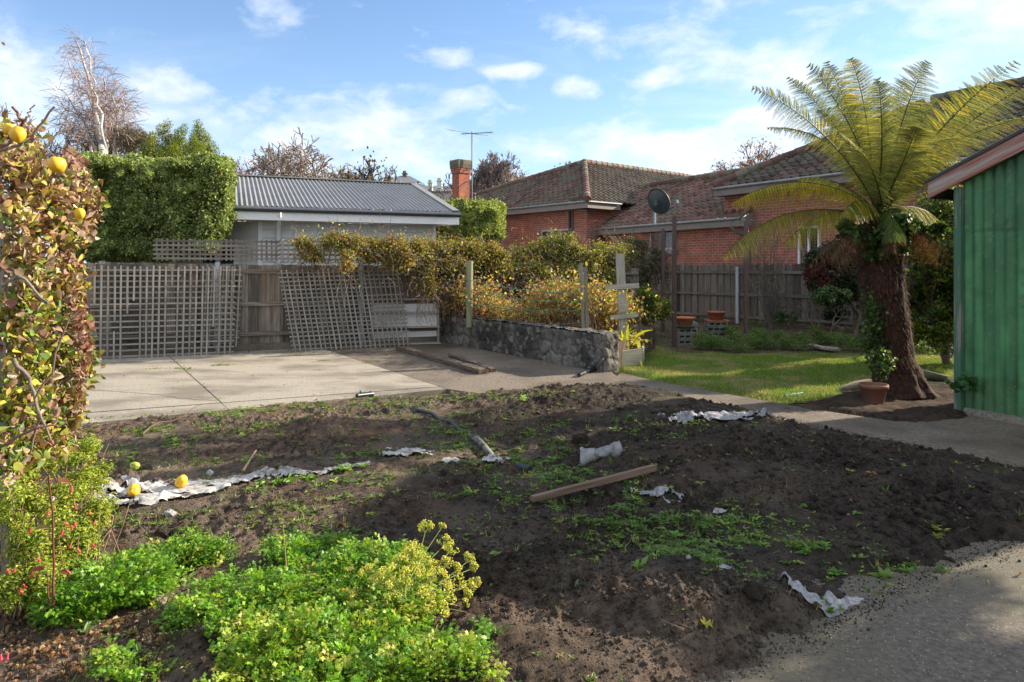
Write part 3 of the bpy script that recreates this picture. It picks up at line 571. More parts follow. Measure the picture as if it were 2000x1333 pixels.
mb = MB(); rough_beam(mb, G(1578, 676), G(1633, 685), .22, .04, (1.6, 1.5, 1.4), 20, .02, 4)
tag(mb.build("timber_board", m_grey, None, G(1600, 680)), "short grey board lying among the low herbs behind the lawn", "timber")
mb = MB(); tube(mb, [G(1640, 768)+[0, 0, .05], G(1670, 766)+[0, 0, .07], G(1700, 764)+[0, 0, .075]], [.02, .065, .08], 10, (1.3, 1.2, 1.1)); tag(mb.build("log", mat("log_bark", (.12, .10, .08), (.25, .22, .18), 20, .9, .004, 40), None, G(1670, 766)), "short grey log lying behind the large terracotta pot", "log")
mb = MB(); tube(mb, [G(1796, 742)+[0, 0, .12], G(1812, 747)+[0, 0, .10], G(1850, 750)+[0, 0, .06]], [.03, .06, .05], 8, (1.0, 1.0, .9)); tag(mb.build("log", mat("mossy_log", (.08, .08, .04), (.17, .15, .10), 12, .9, .004, 40), None, G(1820, 748)), "mossy dark log lying between the tree fern and the shed", "log")
mb = MB(); tube(mb, [G(1535, 776)+[0, 0, .02], G(1567, 771)+[0, 0, .02]], .012, 8); tag(mb.build("blue_stick", m_blue, None, G(1550, 773)), "small blue plastic stick lying at the edge of the lawn", "stick")
mb = MB(); tube(mb, [G(1905, 0+792)]*0 or [D(1875, 630, 7.4), D(1876, 640, 7.38)], .01, 6)

# ------------------------------------------------------------------ posts, poles
def timber_post(name, px, ytop, y, w, t, z0, label, m, round_=False, lean=(0, 0)):
    top = D(px, ytop, y); b = np.array([top[0]-lean[0], top[1], z0]); root = MB()
    if round_: tube(root, [b, (b+top)/2, top], w/2, 14)
    else: beam(root, b, top, w, t, (0, -1, 0), (1, 1, 1))
    return tag(root.build(name, m, None, b), label, "post")
m_treated = mat("treated_pine", (.18, .18, .10), (.30, .30, .18), 22, .9, .002, 50, grain=True)
timber_post("garden_post", 917, 510, 13.4, .13, .1, .40, "round greenish pine post standing in the raspberry canes", m_treated, True)
root = empty("garden_post", D(1139, 640, 11.6), "pair of thin grey stakes standing together behind the stone wall", "post")
for (px, yt, w) in ((1135, 514, .055), (1143, 522, .06)): mb = MB(); t = D(px, yt, 11.6+.03*(px > 1140)); beam(mb, [t[0]+.04, t[1], .38], t, w, .03, (0, -1, 0)); mb.build("stake", m_pale, root)
root = empty("marker_post", [*G(1220, 690)[:2], 0], "tall grey timber post with short boards nailed across it like a cross", "post"); PY = 11.8
m_post = mat("grey_post_wood", (.25, .235, .19), (.44, .41, .34), 40, .9, .003, 60, grain=True)
mb = MB(); beam(mb, [D(1219, 690, PY)[0], PY, -.03], D(1211, 496, PY), .145, .07, (0, -1, 0)); mb.build("post", m_post, root)
for (xa, ya, xb, yb, w, off) in ((1182, 562, 1248, 558, .085, .05), (1192, 621, 1246, 615, .075, .05), (1208, 602, 1227, 600, .155, .09)):
    mb = MB(); beam(mb, D(xa, ya, PY-off), D(xb, yb, PY-off), .04, w, (0, .05, 1), (1.1, 1.1, 1.05)) if w < .1 else beam(mb, D(xa, 602, PY-off), D(xb, 600, PY-off), .035, w, (0, .05, 1), (1.15, 1.12, 1.05)); mb.build("crosspiece", m_post, root)
for (px, yt, y, lab) in ((1156, 443, 16.2, "slim brown metal pole rising behind the vine, nearest the cross-shaped post"), (1295, 447, 17.2, "brown metal pole beside the lemon tree, thinner and shorter than its neighbour"),
                         (1317, 423, 14.0, "tallest brown metal pole, standing beside the blocks with the orange pot"), (1457, 433, 14.9, "brown metal pole beside the galvanised fence post and drooping fern frond")):
    t = D(px, yt, y); mb = MB(); beam(mb, [t[0], t[1], -.05], t, .075, .075, (0, -1, 0)); tag(mb.build("metal_pole", m_brownp, None, [t[0], t[1], -.05]), lab, "pole", "brown poles of the old clothes line")
# pallet-like edging board of the small bed
root = empty("bed_edging", G(1220, 712), "grey timber edging boards at the end of the stone wall", "edging")
mb = MB(); beam(mb, G(1186, 721)+[0, 0, .13], G(1246, 716)+[.06, 0, .16], .03, .25, (0, 0, 1), (1.1, 1.08, 1)); mb.build("board", m_post, root)
mb = MB(); beam(mb, G(1246, 716)+[.08, 0.03, .17], G(1252, 702)+[.05, 0, .15], .03, .25, (0, 0, 1), (.9, .9, .85)); mb.build("board", m_post, root)
# pipes
mb = MB(); pts = [D(1182, 672, 10.9), D(1184, 686, 10.6), D(1181, 698, 10.35), D(1172, 710, 10.15), G(1160, 720)+[0, -.2, .04], G(1133, 736)+[0, 0, .03]]
tube(mb, pts, [.016, .016, .016, .016, .02, .02], 8, (5, 5, 5)); root = empty("garden_hose", G(1150, 728), "grey hose end with black connector hanging over the stone wall end", "hose"); mb.build("hose", m_black, root)
mb = MB(); tube(mb, [G(1160, 720)+[0, -.2, .04], G(1148, 728)+[0, -.05, .035]], .033, 10); tube(mb, [G(1141, 732)+[0, 0, .03], G(1131, 737)+[0, 0, .03]], .03, 10, (.6, .6, .6)); mb.build("connector", m_black, root)
def onsoil(px, py, dz=0.0): p = G(px, py); return np.array([p[0], p[1], soil1(p[0], p[1])+dz])
mb = MB(); tube(mb, [onsoil(760, 796, -.01), onsoil(800, 804, -.005), onsoil(820, 811, .012), onsoil(845, 822, .016), onsoil(860, 830, .012), onsoil(880, 839, .006), onsoil(903, 852, -.005)], .018, 8, (1.3, 1.5, 1.6)); root = empty("irrigation_pipe", onsoil(840, 820), "long black irrigation pipe half buried in the soil bed", "pipe"); mb.build("pipe", m_black, root)
root = empty("pipe_tap", onsoil(710, 783), "black pipe fitting with green tap at the edge of the patio", "tap")
mb = MB(); tube(mb, [onsoil(697, 788, .06), onsoil(724, 781, .08)], .025, 10); tube(mb, [onsoil(722, 781, .08), onsoil(727, 780, .082)], .036, 10); mb.build("pipe", m_black, root)
mb = MB(); lathe(mb, onsoil(705, 783, .09), [(0, .02), (.018, .02), (.018, .0), (.008, -.015)], 10); mb.build("tap_handle", m_twine, root)
mb = MB(); tube(mb, [onsoil(1005, 904, -.01), onsoil(1018, 909, .01), onsoil(1036, 918, .012)], .028, 10, (.8, .8, .8)); tag(mb.build("pipe_end", m_black, None, onsoil(1015, 910)), "stub of black pipe sticking out of the weeds in mid bed", "pipe")
# wires of the raspberry trellis
mb = MB()
for (xa, ya, xb, yb) in ((905, 545, 1140, 573), (905, 567, 1140, 588), (905, 590, 1140, 607), (980, 622, 1140, 630)):
    a, b = D(xa, ya, 13.35), D(xb, yb, 11.6); t = np.linspace(0, 1, 14)[:, None]; tube(mb, a+(b-a)*t-np.array([0, 0, 1])*.18*4*t*(1-t)*.4, .006, 5)
tag(mb.build("twine", m_twine, None, ground_origin(mb)), "sagging green twine strung between posts over the raspberry canes", "twine")

# ------------------------------------------------------------------ pots and blocks
def block(c, rz, s, label, shade=1.0):
    root = MB(); w, d, h = s; ca, sa = math.cos(rz), math.sin(rz); cx_ = np.array([ca, sa, 0]); cy_ = np.array([-sa, ca, 0]); c = np.asarray(c, float)
    def bb(u0, u1, v0, v1, z0_, z1_, k=1.0):
        m_ = c+cx_*(u0+u1)/2+cy_*(v0+v1)/2+np.array([0, 0, (z0_+z1_)/2]); box(root, m_, (u1-u0, v1-v0, z1_-z0_), rz, (shade*k,)*3)
    e = .035; bb(-w/2, w/2, -d/2, d/2, h-e, h); bb(-w/2, w/2, -d/2, d/2, 0, e)
    n = 3
    for i in range(n+1): u = -w/2+e/2+(w-e)*i/n; bb(u-e/2, u+e/2, -d/2+.003, d/2-.003, e, h-e)
    bb(-w/2+e, w/2-e, -.03, .03, e, h-e, .8)
    return tag(root.build("concrete_block", m_conc2, None, c), label, "block")
m_conc2 = mat("old_concrete_block", (.15, .14, .125), (.27, .25, .22), 18, .95, .006, 60, c3=(.10, .105, .075), s3=6)
c = G(1332, 668)
for k, (nm, sc) in enumerate((("bottom", .9), ("middle", 1.0), ("top", 1.15))): block(c+[0.07+.01*k, -.0, -.05+.118*k], .12-.05*k, (.42, .3, .115), f"{nm} hollow concrete block under the orange pot with the green saucer", sc)
c = G(1400, 655)
for k, nm in enumerate(("bottom", "middle", "top")): block(c+[.0+.02*k, .2, -.05+.123*k], -.1+.06*k, (.46, .32, .12), f"{nm} hollow concrete block under the small weathered pot by the fence", .7+.1*k)
def pot(name, c, r0, r1, h, label, saucer=None, m=m_terra, col=(1, 1, 1)):
    root = empty(name, c, label, "pot"); mb = MB(); rim = h*.18
    lathe(mb, c, [(0, .005), (r0*.9, 0), (r0, .01), (r1*.95, h-rim), (r1*1.06, h-rim), (r1*1.08, h-.012), (r1*1.05, h), (r1*.95, h), (r1*.9, h-rim), (r0*.85, .06)], 32, col); mb.build("pot", m, root)
    mb = MB(); lathe(mb, c, [(0, h*.75), (r1*.88, h*.75)], 24, (.6, .5, .4)); mb.build("potting_soil", m_soil, root)
    return root
c = G(1332, 668)+[.05, -.02, .307]; r = pot("flower_pot", c+[0, 0, .03], .15, .205, .19, "bright orange terracotta pot in a green saucer on the left block stack")
mb = MB(); lathe(mb, c, [(0, .0), (.2, .0), (.245, .04), (.235, .04), (.19, .012), (0, .012)], 28); mb.build("saucer", mat("green_saucer", (.03, .11, .06), rough=.5), r)
c = G(1400, 655)+[.05, .2, .318]; r = pot("flower_pot", c+[0, 0, .03], .16, .2, .19, "weathered rusty terracotta pot on the right block stack by the fence", col=(.75, .7, .8))
mb = MB(); box(mb, c+[0, 0, .012], (.5, .34, .02), .05, (.9, .8, .7)); mb.build("saucer", m_terra, r)
c = G(1706, 790); pot("flower_pot", c, .105, .148, .235, "large empty terracotta pot standing at the foot of the tree fern", col=(.42, .5, .6))  # col puts the fern's shade into the terracotta
# boulder, stones
def rock(name, c, r, label, col, seed, m=None, cat="stone"):
    V = I2[0]; n_ = 1+(vn(V[:, 0]*1.7+seed, V[:, 1]*1.7+V[:, 2]*2, seed)-.5)*.5+(vn(V[:, 0]*4+seed, V[:, 1]*4+V[:, 2]*5, seed)-.5)*.25
    mb = MB(); mb.add(np.asarray(c)+V*n_[:, None]*np.asarray(r), I2[1], col, None, False); return tag(mb.build(name, m or m_rock, None, np.asarray(c)-[0, 0, r[2]]), label, cat)
m_rock = mat("rock", (.8, .8, .8), (1.2, 1.2, 1.2), 30, .9, .004, 60)
rock("boulder", G(1360, 650)+[0, .4, .12], (.19, .15, .17), "rounded grey boulder between the two block stacks", (.2, .18, .15), 2)
for (px, py, r, lab, c) in ((332, 1018, .035, "whitish stone on the soil below the torn white weed mat", (.38, .37, .36)), (410, 932, .028, "small pale upright stone at the torn weed mat edge", (.42, .42, .43)), (312, 1196, .035, "grey and tan stone among the parsley clumps", (.35, .27, .2)), (875, 940, .022, "pale grey pebble beside the soil lump in mid bed", (.30, .29, .28)), (1168, 902, .02, "grey pebble next to the rolled fabric bundle", (.24, .23, .22)), (795, 1122, .03, "pale stone behind the flowering parsley stems", (.38, .35, .32)), (1345, 1105, .016, "tiny grey stone lying among the flat weeds", (.3, .29, .28))):
    rock("stone", onsoil(px, py, .012), (r, r*.8, r*.8), lab, c, px*.1)
for (px, py, r, lab) in ((1135, 874, .085, "big dark clod of earth beside the green ground cover"), (320, 1052, .045, "brown clod of earth casting a shadow above the left parsley"), (345, 1050, .03, "smaller brown clod beside the shadow-casting clod above the left parsley"), (1475, 1210, .055, "round dark clod at the lower right edge of the bed"), (868, 940, .05, "dark lump of soil at the end of the torn weed mat"), (1435, 840, .07, "large clod of earth beside the grey fabric strip")):
    rock("earth_clod", onsoil(px, py, r*.4), (r, r*.9, r*.75), lab, (1, 1, 1), px*.3, m_soil, "clod")

# ------------------------------------------------------------------ torn weed mat
def strip(name, pts, wid, label, m, hole=.5, lift=.018, rollup=0.0, seed=0, res=.012):
    P = np.array([G(*p)[:2] for p in pts]); seg = np.linalg.norm(np.diff(P, axis=0), axis=1); s = np.concatenate([[0], np.cumsum(seg)]); Ln = s[-1]; wid = np.interp(np.linspace(0, 1, len(pts)), np.linspace(0, 1, len(wid)), wid)
    def fn(u, v):
        x = np.interp(u*Ln, s, P[:, 0]); y = np.interp(u*Ln, s, P[:, 1]); e = .01; tx = np.interp(u*Ln+.05, s, P[:, 0])-np.interp(u*Ln-.05, s, P[:, 0]); ty = np.interp(u*Ln+.05, s, P[:, 1])-np.interp(u*Ln-.05, s, P[:, 1]); ll = np.hypot(tx, ty)+1e-9; w = np.interp(u*Ln, s, wid)*(.75+.5*fbm(u*Ln, u*0, 6, 3, seed+7))
        a = (v-.5)*w+(fbm(u*Ln, v*w, 5, 3, seed)-.5)*.08; x = x-ty/ll*a; y = y+tx/ll*a
        z = soil(x, y); wr = (fbm(u*Ln, v*w*2.2, 9, 3, seed+3)-.35)*.04*lift/.018+np.abs(np.sin((v*w*30+fbm(u*Ln, v*w, 3, 2, seed)*8)))*.009
        return np.stack([x, y, z+lift*.6+wr], 1)
    mb = MB(); wm = max(wid)
    kf = lambda u, v: fbm(u*Ln*1.0, v*wm*1.6, 7, 4, seed+20)+np.abs(v-.5)*.22 < hole+.12*np.minimum(1, np.minimum(u, 1-u)*Ln*6)
    uu, vv_ = np.meshgrid(np.linspace(0, 1, 20), np.linspace(0, 1, 8))
    if kf(uu.ravel(), vv_.ravel()).mean() < .45: hole = 9
    grid(mb, fn, max(8, int(Ln/res)), max(6, int(wm/res)), (1, 1, 1), keep=kf)
    c = P.mean(0); return tag(mb.build(name, m, None, [c[0], c[1], 0]), label, "fabric")
strip("weed_mat", [(178, 960), (235, 965), (320, 966), (420, 955), (520, 938), (620, 926), (725, 912)], [.66, .56, .30, .28, .22, .18, .12], "long torn strip of white weed mat in front of the quince fruits", m_fab, .57, .014, seed=3)
strip("weed_mat", [(165, 1000), (230, 995), (300, 992), (380, 980), (450, 962)], [.16, .2, .14, .12, .1], "lower fold of white weed mat under the two yellow quinces", m_fab, .6, .03, seed=13)
strip("weed_mat", [(740, 893), (785, 886), (848, 885)], [.2, .24, .14], "small white scrap of weed mat left of the buried black pipe", m_fab, .56, .02, seed=31)
strip("weed_mat", [(868, 896), (908, 900)], [.16, .2], "bright white patch of fabric lying next to the weeds below the pipe", m_fab, .54, .02, seed=41)
mb = MB(); tube(mb, [onsoil(918, 856, .012), onsoil(930, 863, .02), onsoil(942, 871, .016), onsoil(962, 884, .01)], [.02, .030, .026, .034], 10, (.38, .37, .35)); mb.V[0] += (fbm(mb.V[0][:, 0], mb.V[0][:, 1]+mb.V[0][:, 2], 30, 3, 5)[:, None]-.5)*.03; tag(mb.build("fabric_roll", m_fab, None, onsoil(940, 870)), "grey fabric sleeve wrapped round the end of the black pipe", "fabric")
strip("weed_mat", [(945, 893), (990, 898)], [.2, .24], "crumpled pale fabric scrap just below the fabric sleeve", m_fab, .58, .03, seed=47)
strip("weed_mat", [(1283, 830), (1360, 826), (1450, 823), (1505, 815)], [.12, .2, .24, .08], "long grey strip of weed mat at the far edge of the bed by the path", m_fabg, .6, .03, seed=51)
strip("weed_mat", [(1500, 1168), (1545, 1166), (1570, 1190), (1610, 1198), (1680, 1172), (1735, 1158)], [.05, .05, .05, .06, .075, .06], "curled grey weed mat edge at the near right corner of the bed", m_fabg, .9, .02, seed=61)
strip("weed_mat", [(1235, 978), (1300, 978), (1330, 990)], [.2, .2, .1], "thin grey scrap of fabric among weeds beyond the brown batten", m_fabg, .5, .01, seed=71)
strip("weed_mat", [(1405, 1126), (1436, 1135)], [.04, .05], "tiny curled grey scrap of fabric on the shaded soil", m_fabg, .9, .015, seed=81)
strip("weed_mat", [(1395, 1008), (1420, 1012)], [.08, .08], "small pale scrap of fabric among the flat weeds", m_fab, .52, .01, seed=83)
# rolled bundle
mb = MB(); a = onsoil(1134, 912, .05); b = onsoil(1212, 903, .06); t = np.linspace(0, 1, 40); Pc = a+(b-a)*t[:, None]; Pc[:, 2] += .006*np.sin(t*7)
rr = .052+.006*np.sin(t*9)-.012*(t > .93); tube(mb, Pc-[0, 0, .02], rr, 20, cap=False); V = mb.V[0]; V[:, 2] = np.where(V[:, 2] < a[2]-.02, V[:, 2]*.5+(a[2]-.02)*.5, V[:, 2]); V += (fbm(V[:, 0]*1.0, V[:, 2]+V[:, 1], 14, 4, 5)[:, None]-.5)*.07
tube(mb, [onsoil(1138, 905, .05), onsoil(1136, 899, .06), onsoil(1139, 894, .05)], [.012, .018, .010], 8)
tag(mb.build("fabric_bundle", mat("grey_cloth", (.17, .17, .168), (.30, .30, .29), 30, .95, .003, 120, c3=(.14, .12, .10), s3=10, r3=(.55, .75)), None, onsoil(1172, 910)), "rolled bundle of light grey fabric lying beyond the timber batten", "fabric")
# ------------------------------------------------------------------ grey house beyond the fence
E1 = D(893, 415, 16.5); E1 = np.array([E1[0], E1[1], 2.87]); gd = np.array([-FD[0], -FD[1], 0]); gp = np.array([-FD[1], FD[0], 0])   # along to the left, and away
root = empty("grey_house", [E1[0], E1[1], 0], "grey weatherboard house with corrugated steel roof behind the paling fence", "house")
LG = 5.3; RUN = 4.2; RISE = 1.14
def corr(mb, O, U, V, Lu, Lv, amp, wl_, nv=2, col=(1, 1, 1), per=8, up=None):
    U = nrm(U); V = nrm(V); Nn = nrm(np.cross(U, V)) if up is None else up; nu = int(Lu/wl_*per)+1
    grid(mb, lambda u, v: O+U*(u*Lu)[:, None]+V*(v*Lv)[:, None]+Nn*(amp*np.sin(u*Lu/wl_*2*np.pi))[:, None], nu, nv, col, gr=lambda u, v: np.stack([u*Lu, v*Lv, u*0], 1))
sl = gp*RUN+np.array([0, 0, RISE]); mb = MB(); corr(mb, E1+gd*.1+[0, 0, .03], gd, sl, LG, np.linalg.norm(sl), .017, .105, up=nrm(np.cross(sl, gd))*(-1 if np.cross(sl, gd)[2] < 0 else 1)); 
mb.build("roof", m_roofm, root)
mb = MB(); rt = E1+sl+[0, 0, .05]; beam(mb, rt, rt+gd*(LG+.1), .28, .03, (0, 0, 1), (1.7, 1.75, 1.6)); mb.build("ridge_cap", m_roofm, root)
mb = MB(); beam(mb, E1+gd*.04+[0, 0, .06]-gp*.03, E1+gd*.04+sl+[0, 0, .06], .17, .025, nrm(np.cross(sl, gd))*-1, (1, 1, 1)); beam(mb, E1-gd*.045-[0, 0, .01], E1-gd*.045+sl-[0, 0, .01], .02, .16, nrm(np.cross(sl, gd))*-1, (1, 1, 1)); mb.build("barge_cap", m_roofm, root)
m_dgut = mat("dark_gutter", (.075, .08, .088), (.095, .10, .108), 3, .35, metal=.2)
mb = MB(); grid(mb, lambda u, v: E1-gd*.06-gp*(.05+.065*np.sin(v*3.0))[:, None]+gd*(u*(LG+.1))[:, None]+np.array([0, 0, 1.])*(-.10+.115*v)[:, None]+0, 2, 10); mb.build("gutter", m_dgut, root)
mb = MB(); beam(mb, E1+gp*.02+[0, 0, -.17]-gd*.05, E1+gp*.02+gd*LG+[0, 0, -.17], .03, .20, (0, 0, 1)); beam(mb, E1-gd*.04+[0, 0, -.15]+gp*.03, E1-gd*.04+sl+[0, 0, -.15], .03, .2, (0, 0, 1)); mb.build("fascia", m_fasc, root)
wo = E1+gp*.55+gd*.45; mb = MB(); beam(mb, E1+gd*.0+gp*.30+[0, 0, -.255], E1+gd*LG+gp*.30+[0, 0, -.255], .58, .015, (0, 0, 1), (.9, .9, .9)); mb.build("eaves_lining", m_fasc, root)
mb = MB(); zt = 2.6; LW = 4.0; bh = .18
k = 0; z = zt; gs = nrm(gd+gp*.75); gn = np.array([gs[1], -gs[0], 0]); gn = gn if gn[1] < 0 else -gn
while z > .4:
    z -= bh; p0 = wo+gp*0; p0 = np.array([p0[0], p0[1], z]); p1 = p0+gd*LW
    V = [p0-gp*.040, p1-gp*.040, p1+np.array([0, 0, bh])-gp*.008, p0+np.array([0, 0, bh])-gp*.008, p0, p1]
    mb.add(V, [(0, 1, 2, 3), (0, 4, 5, 1)], (1, 1, 1)); q0 = p0+gp*8
    V = [p0+gd*.0-gd*.026, q0-gd*.026, q0+np.array([0, 0, bh])-gd*.010, p0+np.array([0, 0, bh])-gd*.010]; mb.add(V, [(0, 1, 2, 3)], (1, 1, 1))
    # side wall at left end of the front wall, running away
    a = p1; b = p1+gs*4.6; V = [a+gn*.026, b+gn*.026, b+np.array([0, 0, bh])+gn*.01, a+np.array([0, 0, bh])+gn*.01, a, b]; mb.add(V, [(0, 1, 2, 3), (0, 4, 5, 1)])
gb = [np.array([*(wo)[:2], zt]), np.array([*(wo+gp*7.3)[:2], zt]), np.array([*(wo+gp*3.65)[:2], zt+.98])]; mb.add(gb, [(0, 1, 2)])
mb.build("wall", m_clad, root)
mb = MB()
for q in (wo-gp*.03-gd*.02, wo-gp*.03+gd*(LW+.0)): beam(mb, np.array([*q[:2], .3]), np.array([*q[:2], zt]), .09, .04, -gp, (1.15, 1.15, 1.15))
mb.build("corner_board", m_clad, root)
c = wo+gd*3.62-gp*.10; mb = MB(); tube(mb, [[c[0], c[1], .3], [c[0], c[1], 2.35], [*(c-gp*.12)[:2], 2.5], [*(c-gp*.36)[:2], 2.6], [*(c-gp*.42)[:2], 2.68], [*(c-gp*.42)[:2], 2.78]], .048, 12); mb.build("downpipe", m_fasc, root)
# window on the recessed side wall
c = wo+gd*LW+gs*1.05+gn*.04; f = MB()
for (a, b, zz, h) in ((0, 0, 2.05, .07), (0, 0, 1.35, .07)): beam(f, np.array([*(c-gs*.45)[:2], zz]), np.array([*(c+gs*.45)[:2], zz]), .06, h, (0, 0, 1))
for s in (-.45, 0, .45): beam(f, np.array([*(c+gs*s)[:2], 1.35]), np.array([*(c+gs*s)[:2], 2.08]), .06, .07, gn)
w = f.build("window", m_fasc, root); g_ = MB(); g_.add([np.array([*(c+gs*s)[:2], zz]) for s, zz in ((-.45, 1.35), (.45, 1.35), (.45, 2.05), (-.45, 2.05))], [(0, 1, 2, 3)]); g_.build("pane", m_glass, w)

# ------------------------------------------------------------------ brick house
def tiles(mb, poly, e0, e1, tw=.30, th=.32, dark=1.0, moss=.5, redness=1.0, seed=0):
    """tiled plane clipped to poly (3D points, planar); e0-e1 is the eave direction"""
    poly = [np.asarray(p, float) for p in poly]; U = nrm(np.asarray(e1, float)-np.asarray(e0, float)); Nn = nrm(np.cross(poly[1]-poly[0], poly[2]-poly[0])); Nn = Nn if Nn[2] > 0 else -Nn; V = np.cross(Nn, U); V = V if V[2] > 0 else -V
    O = poly[0]; uv = np.array([[(p-O)@U, (p-O)@V] for p in poly]); lo = uv.min(0); hi = uv.max(0); su = tw/6
    us = np.arange(lo[0], hi[0]+su, su); nr = int((hi[1]-lo[1])/th)+1; V_ = []; C_ = []; F_ = []; n0 = 0; nu = len(us)
    for r in range(nr):
        for part in range(2):
            pass
        ph = us/tw*2*np.pi; prof = np.where(np.sin(ph) > .2, (np.sin(ph)-.2)*.06, -.012*np.abs(np.cos(ph))); ti = np.floor(us/tw); jt = (hsh(ti, r*1.0, seed)-.5)*.016; tone = .45+.85*hsh(ti, r*1.0, seed+3)
        for (vv, hh, k) in ((0, -.014, .25), (0, .045, 1.15), (.5, .026, .95), (1.02, .004, .7)):
            v = lo[1]+(r+vv)*th; p = O+us[:, None]*U+v*V+Nn*(hh+prof+jt*(hh > 0))[:, None]; V_.append(p)
            ms = np.clip((fbm(us+seed, us*0+v, 2.2, 4, seed)-.47)*7*moss, 0, 1)[:, None]; base = np.array([.20*redness+.035, .108, .084])*dark
            c = base*tone[:, None]*(1-ms)+ms*(np.array([.36, .34, .25])*(.6+.5*hsh(ti, r*1., 9))[:, None]*dark if k == 1.0 and vv == 0 else np.array([.15, .14, .10])*dark); C_.append(c)
        for q in range(3):
            b = n0+q*nu; i = np.arange(nu-1); uc = us[:-1]+su/2; vc = lo[1]+(r+(0, .25, .75)[q])*th
            ins = sdist(uc, np.full(nu-1, vc), uv) > -.03; i = i[ins]; F_.append(np.stack([b+i, b+i+1, b+nu+i+1, b+nu+i], 1))
        n0 += 4*nu
    mb.add(np.concatenate(V_), np.concatenate(F_), np.concatenate(C_), None, False)
def ridge(mb, a, b, r=.10, step=.38, dark=1.0):
    a = np.asarray(a, float); b = np.asarray(b, float); L_ = np.linalg.norm(b-a); n = max(1, int(L_/step)); d = (b-a)/L_
    for i in range(n):
        p = a+d*(i*step); t = rng.uniform(.6, 1.15); c = np.array([.15, .085, .065])*t*dark if rng.random() < .6 else np.array([.16, .145, .10])*t*dark
        tube(mb, [p-d*.03, p+d*(step+.02)], [r*1.12, r*.95], 9, c)
def wall(mb, a, b, z0_, z1_, z1b=None):
    a = np.array([a[0], a[1]]); b = np.array([b[0], b[1]]); L_ = np.linalg.norm(b-a); z1b = z1_ if z1b is None else z1b
    mb.add([[*a, z0_], [*b, z0_], [*b, z1b], [*a, z1_]], [(0, 1, 2, 3)], (1, 1, 1), [[0, z0_, 0], [L_, z0_, 0], [L_, z1b, 0], [0, z1_, 0]])
def eave(root, a, b, drop=.0, inward=None, wd_=.5):
    """gutter + fascia + lining along an eave"""
    a = np.asarray(a, float); b = np.asarray(b, float); o_ = -np.asarray(inward)
    mb = MB(); t = np.linspace(0, 1, 7); grid(mb, lambda u, v: a+(b-a)*u[:, None]+o_*(.03+.07*np.sin(v*3.1))[:, None]+np.array([0, 0, 1.])*(-.1+.11*v)[:, None], 2, 8); mb.build("gutter", m_gut, root)
    mb = MB(); beam(mb, a+[0, 0, -.17], b+[0, 0, -.17], .03, .22, (0, 0, 1)); mb.build("fascia", m_dwood, root)
    mb = MB(); beam(mb, a-o_*wd_/2+[0, 0, -.27], b-o_*wd_/2+[0, 0, -.27], wd_, .02, (0, 0, 1), (.9, .9, .9)); mb.build("eaves_lining", m_dwood, root)
K = np.array([2.87, 26, 4.1]); u_ = np.array([-.645, .764, 0]); v_ = np.array([.764, .645, 0])
root = empty("brick_house", [K[0], K[1], 0], "long red brick house with mossy brown tiled roofs at several levels", "house"); BH = root
AP = np.array([3.40, 32.0, 6.42]); FL = K+u_*14
RR = AP+v_*8.5
mb = MB(); tiles(mb, [K, AP, FL], K, FL, dark=.72, moss=.8, redness=.75, seed=2); tiles(mb, [K, K+v_*16, RR+v_*1.0, AP], K, K+v_*10, dark=.7, moss=.95, redness=.6, seed=4)
ridge(mb, K+[0, 0, .05], AP+[0, 0, .08], .14); ridge(mb, AP+[0, 0, .06], FL+[0, 0, .06], .13); ridge(mb, AP+[0, 0, .06], RR+[0, 0, .06], .13); mb.build("roof", m_tile, root)
eave(root, K, FL, inward=v_); eave(root, K, K+v_*1.9, inward=u_)
mb = MB(); k0 = K+v_*.5+u_*.5; wall(mb, k0, k0+u_*13.5, 0, 3.85); wall(mb, k0, k0+v_*12, 0, 3.85); mb.build("wall", m_brick, root)
# window of the hip roofed part
def window(root, c, d, w, h, nrmv, mull=(0,), sill=True, fm=m_dwood, wfm=None):
    c = np.asarray(c, float); d = np.asarray(d, float); f = MB(); up = np.array([0, 0, 1.]); fm2 = wfm or fm; nv = np.asarray(nrmv, float); c = c+nv*.02
    for s in (-1, 1): beam(f, c+up*s*h/2-d*w/2, c+up*s*h/2+d*w/2, .07, .065, up)
    for s in [-w/2, w/2]+[m_*w/2 for m_ in mull]: beam(f, c+d*s-up*(h/2-.033), c+d*s+up*(h/2-.033), .06, .065, nv)
    o = f.build("window", fm2, root); g_ = MB(); g_.add([c-nv*.02+d*a*w/2+up*b*h/2 for a, b in ((-1, -1), (1, -1), (1, 1), (-1, 1))], [(0, 1, 2, 3)]); g_.build("pane", m_glass, o)
    if sill: b_ = MB(); beam(b_, c-up*(h/2+.12)-d*(w/2+.06)+nv*.05, c-up*(h/2+.12)+d*(w/2+.06)+nv*.05, .14, .17, up); b_.build("sill", fm, root)
    return o
m_wfr = mat("pale_window_frame", (.34, .35, .36), (.38, .39, .40), 4, .6)
window(root, k0+u_*1.7+np.array([0, 0, 2.62-4.1]), u_, 1.7, .9, -v_, (-.33, .33), wfm=m_wfr)
mb = MB(); p = k0+u_*.9-v_*.06; tube(mb, [[p[0], p[1], 1], [p[0], p[1], 3.8]], .045, 8); p = k0+u_*.75-v_*.05; tube(mb, [[p[0], p[1], 1], [p[0], p[1], 3.8]], .03, 8, (3, 3, 3)); mb.build("downpipe", m_black, root)
mb = MB(); c = D(1000, 452, 28.6); tube(mb, [c, c+[.0, 0, .12], c+[.35, 0, .15], c+[.45, 0, .12], c+[.45, 0, -.1]], .05, 8); mb.build("vent_pipe", m_terra, root)
